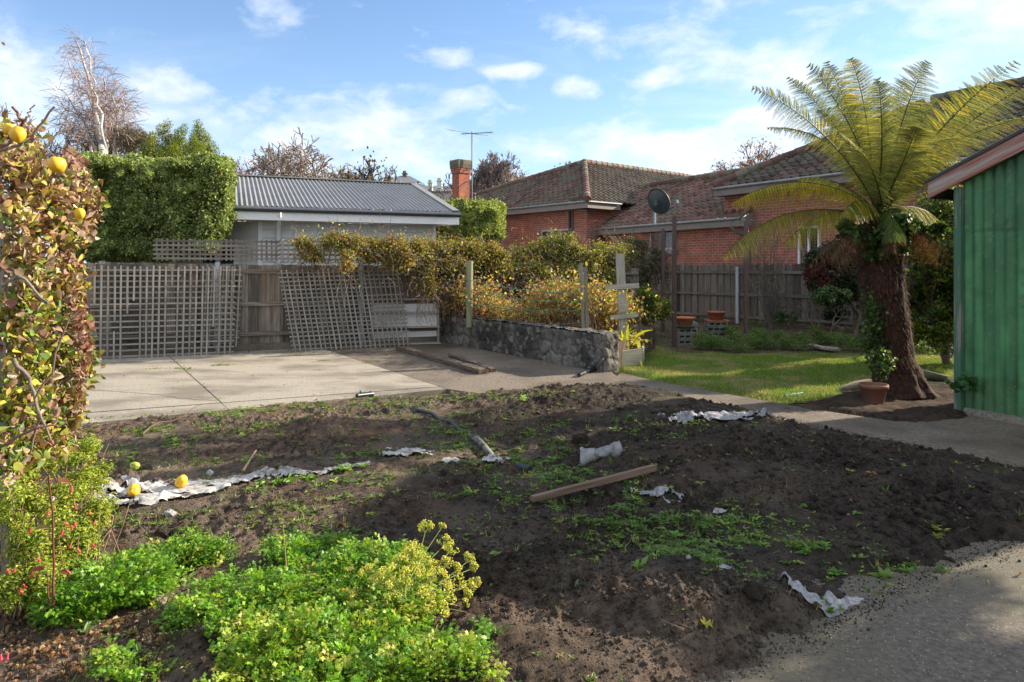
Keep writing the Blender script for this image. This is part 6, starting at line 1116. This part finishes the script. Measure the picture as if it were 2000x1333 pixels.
quince(D(35, 262, 2.82), .033, "fruit", root, seed=1); quince(D(111, 321, 2.78), .030, "fruit", root, seed=4); quince(D(155, 417, 3.1), .024, "fruit", root, seed=6); quince(D(17, 252, 2.9), .024, "fruit", root, seed=9)
for (px, py, r, lab, s, c) in ((262, 972, .042, "yellow quince on the torn white weed mat, nearer to the quince tree", 2, (1, 1, 1)), (354, 955, .042, "yellow quince in a soil gap of the weed mat, farther from the quince tree", 3, (1, 1, 1)), (263, 921, .033, "small greenish quince on bare soil beyond the weed mat", 5, (.42, .85, 2.2))):
    quince(onsoil(px, py+10, r*.95+.015), r, "quince_fruit", None, lab, c, s)
# post at the left edge
mb = MB(); a = D(3, 380, 3.35); b = D(19, 1157, 3.35); beam(mb, b, a, .045, .045, (0, -1, 0), (.75, .72, .66)); tag(mb.build("timber_stake", m_post, None, b), "pale weathered timber stake standing in the quince tree at the left edge", "stake")

# ------------------------------------------------------------------ fuchsia bush
root = empty("fuchsia_bush", [-2.75, 3.3, 0], "low sunlit fuchsia bush with small green yellow leaves and pink flowers", "bush")
FR = [(30, 930, 3.5, 60, 40), (90, 900, 3.7, 60, 40), (140, 880, 4.0, 50, 35), (60, 990, 3.4, 70, 50), (130, 970, 3.6, 60, 45), (165, 1010, 3.55, 45, 45), (40, 1060, 3.2, 60, 50), (110, 1060, 3.3, 60, 50), (160, 1060, 3.45, 35, 35), (30, 1140, 3.1, 50, 45), (80, 1130, 3.15, 45, 45), (-40, 1000, 3.2, 70, 90), (140, 870, 4.1, 60, 30), (195, 1000, 3.6, 22, 20), (175, 940, 3.8, 30, 25)]
B = []
for (px, py, y, rx, ry) in FR:
    c = D(px, py, y)
    for k in range(12): d = rdir(1)[0]; B.append([*(c+d*np.array([rx/F*y, .2, ry/F*y])*rng.uniform(.2, .9)), *([.05]*3)])
n = 22000; P, Nn = blobs(B, n, .1); P[:, 2] = np.maximum(P[:, 2], .02); mb = MB(); leaves(mb, P, Nn, np.full(n, .021), .45, palette([(.28, .38, .04), (.38, .44, .05), (.18, .27, .03), (.50, .48, .07), (.12, .18, .03), (.42, .30, .07)], n, [4, 4, 4, 2, 2, .6]), LF8, .6, .5); mb.build("foliage", m_leaf, root)
sg = []
for k in range(120):
    b = np.array(B[rng.integers(len(B))][:3]); p = np.array([b[0]+rng.normal(0, .05), b[1]+rng.normal(0, .05), 0]); d = nrm(b-p+rng.normal(0, .02, 3)); L_ = np.linalg.norm(b-p)*1.0
    for j in range(6): q = p+d*L_/6; sg.append((p, q, .003, .0025)); p = q; d = nrm(d+rng.normal(0, .12, 3))
mb = MB(); segmesh(mb, sg, palette([(.20, .12, .07), (.28, .22, .10)], len(sg)), 4); mb.build("stems", m_bark, root)
fl0 = None
for (px, py, y) in [(140, 955, 3.35), (15, 1115, 3.0), (29, 1112, 3.0), (140, 1030, 3.3), (147, 1023, 3.3), (185, 1020, 3.4), (48, 1145, 2.95), (39, 1155, 2.95), (75, 1093, 3.1), (62, 1122, 3.05), (133, 1117, 3.2), (175, 1000, 3.4), (182, 1065, 3.3), (122, 1040, 3.2), (138, 1065, 3.2), (153, 1075, 3.25), (15, 1282, 2.72), (2, 1284, 2.7), (128, 1023, 3.2), (147, 990, 3.3), (60, 1035, 3.1), (95, 1000, 3.2)]:
    p = D(px, py, y)
    if fl0 is None:
        mb = MB(); lathe(mb, wloc(root), [(.0005, .016), (.004, .012), (.0045, 0), (.0065, -.008), (.0085, -.014), (.006, -.017)], 10); fl0 = mb.build("flower", m_flower, root); fp0 = p; fl0.location = tuple(p-wloc(root)); fp_loc = fl0.location[:]
    else: o = fl0.copy(); o.parent = root; o.location = tuple(np.array(fp_loc)+p-fp0); o.rotation_euler = (rng.normal(0, .35), rng.normal(0, .35), 0); o.scale = (.75, .75, .8); COL.objects.link(o)
# red stemmed sapling
root = empty("red_stemmed_sapling", G(100, 1232), "two thin red stems with few reddish leaves rising in front of the fuchsia", "sapling")
mb = MB()
for (pts, r) in (([(100, 1235), (105, 1150), (104, 1020), (96, 930)], .0055), ([(97, 1235), (95, 1180), (92, 1120)], .004)):
    Q = np.array([G(*pts[0])]+[D(a, b, 2.98) for a, b in pts[1:]]); s = np.linspace(0, 1, 12); Q = np.stack([np.interp(s, np.linspace(0, 1, len(Q)), Q[:, k]) for k in range(3)], 1)+rng.normal(0, .0015, (12, 3)); tube(mb, Q, np.linspace(r, r*.6, 12), 6, (.14, .035, .025))
mb.build("stem", m_bark, root)
mb = MB()
for (px, py, dx) in ((90, 935, -1), (112, 940, 1), (88, 960, -1), (97, 1033, -1), (125, 1037, 1), (88, 1113, -1), (115, 1118, 1), (118, 1050, 1), (92, 1190, -1)): leaves(mb, D(px, py, 2.97)[None], np.array([[0, -.5, .8]]), np.array([.05]), .42, palette([(.28, .07, .05), (.36, .18, .12), (.30, .24, .1)], 1), LF8, 0, .2, 0, np.array([[dx, 0, -.1]]))
mb.build("leaves", m_leaf, root)
# ------------------------------------------------------------------ parsley
PC = [(.13, .30, .02), (.20, .38, .025), (.08, .20, .02), (.30, .42, .04), (.44, .45, .08)]
def parsley(px, py, rx, ry, h, nleaf, label, w=(4, 4, 3, 1.5, .4), size=.0135, name="parsley_plant"):
    """rx, ry in metres on the ground; each leaf is a stalk carrying a fan of lobed leaflets"""
    c = G(px, py); root = empty(name, [c[0], c[1], soil1(c[0], c[1])], label, "parsley"); size = size*1.15; nleaf = int(nleaf*1.1); h = h*1.15; a = rng.uniform(0, 2*np.pi, nleaf); q = np.sqrt(rng.random(nleaf)); bx = c[0]+rx*q*np.cos(a)*.85; by = c[1]+ry*q*np.sin(a)*.85; kk = fbm(bx, by, 5, 3, 57) > .465+.05*q; a, q, bx, by = a[kk], q[kk], bx[kk], by[kk]; nleaf = len(a); bz = soil(bx, by)
    out_ = np.stack([np.cos(a)*q, np.sin(a)*q, np.zeros(nleaf)], 1); hh = h*.55*rng.uniform(.3, 1.35, nleaf)*(1-.35*q**3)*(.75+.5*fbm(bx, by, 5, 2, 3)); d = nrm(out_*.7+rng.normal(0, .35, (nleaf, 3))*[1, 1, 0]+[0, 0, 1]); T_ = np.stack([bx, by, bz], 1)+d*hh[:, None]
    Bs = np.stack([bx, by, bz], 1); M_ = (Bs+T_)/2+[0, 0, .01]+rng.normal(0, .006, (nleaf, 3)); mbs = MB(); cs = palette([(.16, .30, .04), (.25, .34, .06)], nleaf); segmesh(mbs, [(Bs[i], M_[i], .0016, .0014) for i in range(nleaf)]+[(M_[i], T_[i], .0014, .0009) for i in range(nleaf)], np.concatenate([cs, cs]), 3); mbs.build("stalks", m_leaf, root)
    k = 13; ll = rng.uniform(.03, .06, nleaf); ax = nrm(d*[1, 1, .25]+out_*.5+rng.normal(0, .3, (nleaf, 3))*[1, 1, .5]); Nn = nrm(np.array([0, 0, 1.])+rng.normal(0, .4, (nleaf, 3))); sd_ = nrm(np.cross(ax, Nn)); col = palette(PC, nleaf, w, .14); mb = MB()
    offs = [(0, 0), (.9, 0)]+[(f, s*g_) for f, g_ in ((.15, .45), (.15, .8), (.45, .35), (.45, .62), (.7, .28)) for s in (-1, 1)]+[(.3, .0)]
    for (f, s) in offs:
        P = T_+ax*(ll*f)[:, None]+sd_*(ll*s)[:, None]+rng.normal(0, .004, (nleaf, 3))-np.array([0, 0, 1.])*(ll*abs(s)*.35)[:, None]; y_ = nrm(ax*(.6+rng.normal(0, .2, (nleaf, 1)))+sd_*s*1.6+rng.normal(0, .2, (nleaf, 3))); sz = size*rng.uniform(.7, 1.5, nleaf)
        inst(mb, PARS[0], PARS[1], P, frames(y_, nrm(Nn+rng.normal(0, .35, (nleaf, 3)))), np.stack([sz*1.05, sz*1.15, sz], 1), col*np.exp(rng.normal(0, .12, (nleaf, 1))))
    mb.build("foliage", m_leaf, root); return root
parsley(205, 1185, .28, .17, .20, 620, "round bright green parsley clump between the red stemmed sapling and the main patch", (5, 4, 3, 1.5, .2))
parsley(160, 1215, .15, .12, .13, 170, "small dark green parsley tuft at the foot of the red stemmed sapling", (5, 3, 4, 1, .2))
parsley(350, 1118, .20, .14, .13, 260, "yellowish parsley clump left in the short back row", (3, 4, 2, 3, 1.5)); parsley(440, 1092, .26, .13, .13, 330, "flat green parsley clump in the middle of the short back row"); parsley(580, 1110, .17, .12, .15, 300, "bright parsley clump with a dry stalk right in the back row", (5, 4, 3, 1, .3)); parsley(655, 1088, .10, .08, .07, 90, "small feathery green tuft right of the back row of parsley", (5, 3, 3, 1, .2), .009)
for (px, py, rx, ry, h, n, w, lab) in ((480, 1230, .34, .22, .20, 700, (4, 4, 3, 2, .5), "large green parsley clump in the left middle of the main patch"), (640, 1190, .30, .2, .20, 650, (4, 4, 2, 2, .8), "parsley clump at the back of the main patch"), (730, 1150, .24, .16, .18, 480, (4, 5, 2, 2, .8), "tall parsley clump at the back right of the main patch"), (770, 1245, .27, .18, .18, 560, (2, 3, 1, 4, 4), "yellowing parsley clump around the flowering stalk"),
                                       (340, 1300, .24, .20, .17, 430, (3, 4, 2, 3, 1), "light green parsley clump at the left front of the main patch"), (500, 1330, .34, .2, .20, 700, (2, 3, 1, 4, 3), "yellow green parsley clump at the bottom front centre of the patch"), (660, 1300, .30, .19, .19, 650, (4, 4, 3, 2, 1), "green parsley clump in front of the flowering stalk"), (850, 1280, .20, .15, .16, 400, (5, 4, 3, 1, .7), "parsley clump at the right edge of the main patch"), (830, 1370, .26, .17, .15, 450, (2, 3, 2, 4, 3), "yellow green parsley clump in the bottom right front of the patch"), (420, 1400, .45, .2, .2, 600, (3, 4, 2, 3, 2), "parsley clump cut by the lower left edge of the view"), (640, 1400, .4, .2, .18, 500, (4, 4, 3, 2, 1), "parsley clump cut by the lower edge of the view")):
    parsley(px, py, rx, ry, h, n, lab, w)
# flowering parsley
def umbels(base, heads, label, name="flowering_parsley", hc=[(.62, .62, .08), (.50, .56, .08), (.70, .66, .16)]):
    root = empty(name, base, label, "plant"); sg = []; mb = MB(); mid = base+[0, 0, .22]
    for (px, py, y, s) in heads:
        t = D(px, py, y); f = rng.uniform(.3, .9); st = base+(mid-base)*f+rng.normal(0, .01, 3); m_ = (st+t)/2+[0, 0, .015]; sg += [(st, m_, .0024, .002), (m_, t, .002, .0015)]
        nn_ = rng.integers(9, 15); ax = nrm(t-st+[0, 0, .1])
        for k in range(nn_):
            d = nrm(ax+rdir(1)[0]*.75); e = t+d*s; sg.append((t, e, .0009, .0007)); P = e+rdir(14)*s*.26; cl = palette(hc, 14); inst(mb, I1[0], I1[1], P, frames(rdir(14), rdir(14)), rng.uniform(.0022, .004, 14), cl)
            if rng.random() < .3: leaves(mb, e[None], d[None], np.array([.014]), .5, palette(hc, 1), LF4)
    sg += [(base, base+(mid-base)*.5, .006, .005), (base+(mid-base)*.5, mid, .005, .003)]; mb.build("flower_heads", m_leaf, root); mb = MB(); segmesh(mb, sg, palette([(.25, .33, .06), (.33, .36, .08)], len(sg)), 5); mb.build("stalks", m_leaf, root)
umbels(G(785, 1250), [(830, 1042, 3.35, .05), (862, 1032, 3.4, .022), (865, 1068, 3.35, .05), (875, 1082, 3.3, .045), (808, 1082, 3.2, .05), (800, 1095, 3.15, .05), (820, 1105, 3.15, .05), (910, 1100, 3.3, .045), (920, 1112, 3.3, .03), (780, 1110, 3.1, .05), (870, 1108, 3.2, .04), (888, 1118, 3.2, .035), (850, 1140, 3.1, .06), (830, 1150, 3.05, .06), (880, 1145, 3.15, .06), (800, 1140, 3.0, .06), (905, 1150, 3.2, .05), (860, 1165, 3.05, .06), (905, 1170, 3.15, .04), (760, 1130, 3.0, .05), (780, 1160, 2.95, .06), (740, 1150, 3.0, .05), (820, 1180, 2.95, .06), (925, 1140, 3.25, .03), (932, 1200, 3.1, .025), (770, 1185, 2.9, .05), (850, 1195, 2.95, .05), (720, 1125, 3.05, .04), (902, 1185, 3.1, .03), (700, 1170, 2.95, .04), (810, 1125, 3.1, .05), (845, 1120, 3.2, .05)], "tall parsley gone to seed with yellow umbel heads above the patch")
for (pts, lab) in (([G(555, 1165), D(560, 1120, 3.3), D(557, 1080, 3.3), D(553, 1025, 3.35)], "single thin dry straw stalk rising from the back row parsley"), ([G(672, 1330), D(690, 1290, 2.6), D(705, 1255, 2.6)], "thin brown dry stalk leaning in the front parsley")):
    mb = MB(); tube(mb, pts, [.003, .003, .0025, .0015][:len(pts)], 5, (.30, .2, .11)); tag(mb.build("dry_stalk", m_bark, None, pts[0]), lab, "stalk")
# ------------------------------------------------------------------ weeds
def tufts(mb, P, size, cols, nl=(5, 9), T=LF8, wd=.42, flat=.6):
    k = rng.integers(nl[0], nl[1]+1, len(P)); i = np.repeat(np.arange(len(P)), k); n = len(i); a = rng.uniform(0, 2*np.pi, n); e = rng.uniform(.1, 1.0, n)*(1-flat)*2+.08; y = np.stack([np.cos(a), np.sin(a), e], 1); s = size[i]*rng.uniform(.6, 1.2, n)
    inst(mb, T[0], T[1], P[i]+rng.normal(0, .15, (n, 3))*s[:, None]*[1, 1, .1], frames(y, np.array([0, 0, 1.])+rng.normal(0, .25, (n, 3))), np.stack([s*wd, s, s], 1), cols[i]*np.exp(rng.normal(0, .12, (n, 1))))
WG = [(.13, .23, .05), (.18, .29, .06), (.25, .35, .08), (.33, .38, .10), (.10, .17, .04)]
def dens_regions(x, y):
    d = np.zeros(x.shape)
    for (px, py, rx, ry, a) in [(1290, 1040, .62, .30, 1.6), (1420, 1080, .5, .3, 1.5), (1200, 990, .42, .3, 1.2), (1130, 930, .35, .5, .9), (1050, 900, .35, .6, .9), (1010, 860, .45, .6, .6), (1190, 865, .5, .22, 1.6), (1300, 832, .55, .2, 1.0), (560, 960, .55, .22, 1.0), (500, 1040, .6, .25, .8), (420, 1010, .4, .2, .9), (250, 1030, .4, .25, .8), (220, 860, .6, .35, 1.0), (340, 845, .8, .22, .8), (250, 905, .6, .3, .7), (450, 810, .8, .18, 1.0), (640, 800, .9, .15, .8), (930, 790, .9, .25, .8), (730, 795, .5, .2, .8), (900, 850, .3, .4, .8), (960, 905, .45, .2, 1.2),
                                  (680, 900, .35, .2, 1.0), (750, 980, .5, .3, .5), (620, 1010, .5, .3, .6), (1560, 1130, .6, .25, 1.0), (1760, 1110, .35, .16, 1.0), (1660, 1130, .4, .14, 1.0), (850, 930, .7, .4, .25), (1000, 990, .5, .3, .3), (380, 915, .7, .2, .6)]:
        c = G(px, py); d = np.maximum(d, a*np.exp(-((x-c[0])/rx)**2-((y-c[1])/ry)**2))
    return d+.03+.09*(x < -.1)
def weedpts(n, f=1.0):
    P = []
    while sum(len(p) for p in P) < n:
        y = rng.uniform(2.4, 9.3, 30000); x = rng.uniform(-5.5, 5.5, 30000); k = (np.abs(x) < y*.78) & (sdist(x, y, BED) > -.02); x, y = x[k], y[k]; q = dens_regions(x, y)*np.clip((fbm(x, y, 4.5, 4, 91)-.40)*4.5, 0, 1)*np.clip((fbm(x, y, 16, 2, 93)-.3)*3, 0, 1); k = rng.random(len(x)) < q*f; P.append(np.column_stack([x[k], y[k]]))
    p = np.concatenate(P)[:n]; return np.column_stack([p, soil(p[:, 0], p[:, 1])])
mb = MB(); P = weedpts(9000); tufts(mb, P, rng.uniform(.008, .024, len(P)), palette(WG, len(P), [3, 4, 3, 1.5, 3]), (4, 8), LF4, .45, .7)
P = weedpts(1100); tufts(mb, P, rng.uniform(.02, .045, len(P)), palette(WG, len(P), [3, 4, 3, 1, 3]), (5, 9), LF8, .38, .6)
P = weedpts(60000, 1.0); k = np.zeros(len(P), bool)
for (px, py, rx, ry) in ((1260, 1030, .42, .22), (1390, 1085, .42, .2), (1200, 985, .3, .2), (1100, 930, .25, .3), (1050, 880, .25, .4)): c = G(px, py); k |= ((P[:, 0]-c[0])/rx)**2+((P[:, 1]-c[1])/ry)**2 < 1
P = P[k][:5200]; tufts(mb, P, rng.uniform(.012, .026, len(P)), palette([(.14, .23, .07), (.19, .29, .09), (.11, .18, .05)], len(P)), (5, 8), LF4, .4, .75)
P = weedpts(1500); tufts(mb, P, rng.uniform(.02, .06, len(P)), palette([(.14, .24, .04), (.26, .28, .08)], len(P)), (3, 6), BLADE, .1, .2)
# weeds in the joints of the patio
jl = []
for (a, b, n, sp) in ((G(340, 700), G(430, 785), 10, .01), (G(352, 721)-[.2, 0, 0], G(352, 721)+[.2, 0, 0], 45, .03), (G(345, 706), G(347, 708), 10, .03), (G(415, 715), G(460, 713), 40, .02), (G(620, 706), G(645, 705), 14, .015), (G(710, 710), G(725, 709), 12, .02), (G(280, 722), G(330, 720), 12, .02), (G(180, 820), G(700, 779), 60, .03)): t = rng.random(n)[:, None]; jl.append(a+(b-a)*t+rng.normal(0, sp, (n, 3))*[1, 1, 0]+[0, 0, .004])
jl = np.concatenate(jl); tufts(mb, jl, rng.uniform(.015, .035, len(jl)), palette(WG, len(jl)), (4, 7), LF4, .3, .5)
tag(mb.build("weeds", m_leaf), "small green weeds and seedlings scattered over the dug soil", "weeds", kind='stuff')
for (px, py, s, n, lab, cl) in ((1020, 800, .10, 9, "single pale broad leaved weed on the far part of the bed", [(.28, .42, .10)]), (665, 925, .075, 46, "leafy weed clump rising over the right end of the white weed mat", [(.14, .28, .04), (.20, .34, .05)]), (545, 955, .07, 40, "leafy green weed clump in front of the middle of the weed mat", [(.16, .30, .04), (.22, .36, .05)]), (600, 950, .06, 30, "smaller weed clump between its two larger neighbours in front of the weed mat", [(.16, .30, .04)]), (890, 995, .065, 26, "round rosette of thin green leaves on bare soil in mid bed", [(.16, .26, .07)]), (965, 990, .06, 18, "weed with serrated leaves right of the round rosette", [(.15, .28, .04)]), (1575, 1085, .075, 50, "broad lush weed clump on the shaded side by the near path", [(.12, .22, .04), (.16, .27, .05)]),
                                (1625, 1192, .06, 30, "bright weed growing over the curled grey mat edge", [(.12, .24, .03)]), (1700, 1145, .08, 22, "broad leaved weed beside the right end of the curled mat", [(.14, .24, .05)]), (1755, 1125, .085, 22, "weed with long lobed leaves at the edge of the near path", [(.16, .26, .06)]), (1805, 1115, .07, 16, "dark green weed farthest right at the edge of the near path", [(.10, .20, .05)]), (1820, 1060, .055, 40, "yellow green creeping weed lying along the shaded clods", [(.25, .30, .05)]), (885, 870, .05, 36, "weed tuft beside the black pipe before the fabric sleeve", [(.16, .28, .05)]), (740, 890, .055, 36, "weed clump at the left end of the white scrap of mat", [(.16, .28, .04)]), (1248, 1130, .07, 8, "tiny upright seedling on bare shaded soil", [(.16, .28, .05)]), (970, 1125, .05, 10, "pale seedling with upright leaves right of the flowering parsley", [(.24, .36, .10)]), (1130, 1165, .05, 14, "pale grey green seedling on top of the near soil mound", [(.22, .30, .14)]), (1380, 1265, .06, 14, "yellowish weed with dry straws at the bottom of the bed", [(.34, .34, .08)]), (730, 783, .06, 60, "green and yellow weed mat growing around the pipe tap", [(.24, .34, .05), (.14, .25, .03)]), (1345, 1075, .05, 40, "flat weed rosette in the green patch beyond the batten", [(.15, .26, .05)]), (260, 1310, .06, 30, "grey green weed among dry leaves at the bottom left", [(.16, .26, .07)]), (180, 1255, .055, 30, "pale green spreading weed between dry leaves below the round parsley", [(.18, .27, .08)])):
    p = onsoil(px, py, .005); mb = MB(); k = max(1, n//8); PP = p+rng.normal(0, s*.55*(k > 1), (k, 3))*[1.3, .8, 0]; PP[:, 2] = soil(PP[:, 0], PP[:, 1])+.004; tufts(mb, PP, rng.uniform(.7, 1.1, k)*s*(.8 if k > 1 else 1), palette(cl, k), (7, 11), LF8, .34, .5); tag(mb.build("weed_plant", m_leaf, None, p), lab, "weed")
# dead leaves, straws
x = []; 
n = 1500; px_ = rng.uniform(0, 900, n); py_ = 780+553*rng.random(n)**.8; P = np.array([G(a, b) for a, b in zip(px_, py_)]); k = (sdist(P[:, 0], P[:, 1], BED) > -.1) & (fbm(P[:, 0], P[:, 1], 2, 3, 77) > .5-.14*(px_ < 300)); P = P[k]
q = [np.array([G(a, b) for a, b in zip(rng.uniform(-30, 330, 500), rng.uniform(1215, 1345, 500))]), P, np.array([G(a, b) for a, b in zip(rng.uniform(180, 800, 420), rng.normal(689, 4, 420))]), np.array([G(a, b) for a, b in zip(rng.uniform(860, 1200, 200), rng.uniform(0, 1, 200)*2+660)]), np.array([G(a, b) for a, b in zip(rng.uniform(1300, 1870, 420), rng.uniform(700, 815, 420))]), np.array([G(a, b) for a, b in zip(rng.uniform(790, 1100, 120), rng.uniform(690, 750, 120))]), np.array([G(a, b) for a, b in zip(rng.uniform(800, 2000, 220), rng.uniform(760, 1150, 220))]), np.array([G(a, b) for a, b in zip(rng.uniform(200, 900, 90), rng.uniform(700, 780, 90))])]
P = np.concatenate(q); ins = sdist(P[:, 0], P[:, 1], BED) > -.02; P[:, 2] = np.where(ins, soil(P[:, 0], P[:, 1]), lawnz(P[:, 0], P[:, 1]).clip(0, 1))+.006; n = len(P); sz = np.where(P[:, 1] < 3.3, .028, .022)*rng.uniform(.5, 1.2, n)
mb = MB(); leaves(mb, P, np.repeat([[0, 0, 1.]], n, 0), sz, .6, palette([(.28, .17, .09), (.20, .12, .07), (.36, .26, .15), (.14, .09, .06), (.34, .18, .08)], n), CURL, .9, .3)
n = 2200; y = rng.uniform(2.5, 9, n); x = rng.uniform(-5, 5, n); k = sdist(x, y, BED) > 0; x, y = x[k], y[k]; n = len(x); a = rng.uniform(0, 6.28, n); inst(mb, BLADE[0], BLADE[1], np.stack([x, y, soil(x, y)+.004], 1), frames(np.stack([np.cos(a), np.sin(a), rng.normal(.03, .08, n)], 1), np.array([0, 0, 1.])+rng.normal(0, .2, (n, 3))), np.stack([np.full(n, .0022), rng.uniform(.04, .16, n), np.full(n, .03)], 1), palette([(.26, .19, .11), (.16, .09, .06), (.34, .27, .17)], n))
tag(mb.build("leaf_litter", m_dry), "dry curled leaves and straws lying on soil and concrete", "leaf litter", kind='stuff')
for (px, py, lab) in ((1702, 960, "orange maple leaf lying alone on the dark shaded soil"), (1030, 945, "pale brown curled leaf left of the timber batten"), (668, 1040, "orange curled leaf on the lit soil above the main parsley")):
    mb = MB(); p = onsoil(px, py, .012); leaves(mb, np.repeat(p[None], 5, 0), np.repeat([[0, 0, 1.]], 5, 0), np.full(5, .05), .4, palette([(.42, .17, .07)], 5), LF8, 1, .1, 0, np.array([[math.cos(t), math.sin(t), .1] for t in (0, .9, 1.8, 2.7, -.9)])); tag(mb.build("fallen_leaf", m_dry, None, p), lab, "leaf")
# twig and stick on the soil
mb = MB(); tube(mb, [onsoil(278, 868, .02), onsoil(292, 858, .05), onsoil(310, 847, .06), onsoil(335, 842, .05), onsoil(360, 838, .06), onsoil(378, 826, .08), onsoil(395, 812, .10)], [.009, .009, .008, .007, .005, .004, .002], 6, (.12, .07, .05)); tag(mb.build("twig", m_bark, None, onsoil(300, 855)), "dark bent twig arching over the soil near the patio kerb", "twig")
mb = MB(); tube(mb, [onsoil(474, 927, .01), onsoil(500, 905, .06)], [.012, .006], 6, (.32, .22, .14)); tag(mb.build("stick", m_bark, None, onsoil(480, 925)), "short pale stick poking up at the top edge of the weed mat", "stick")
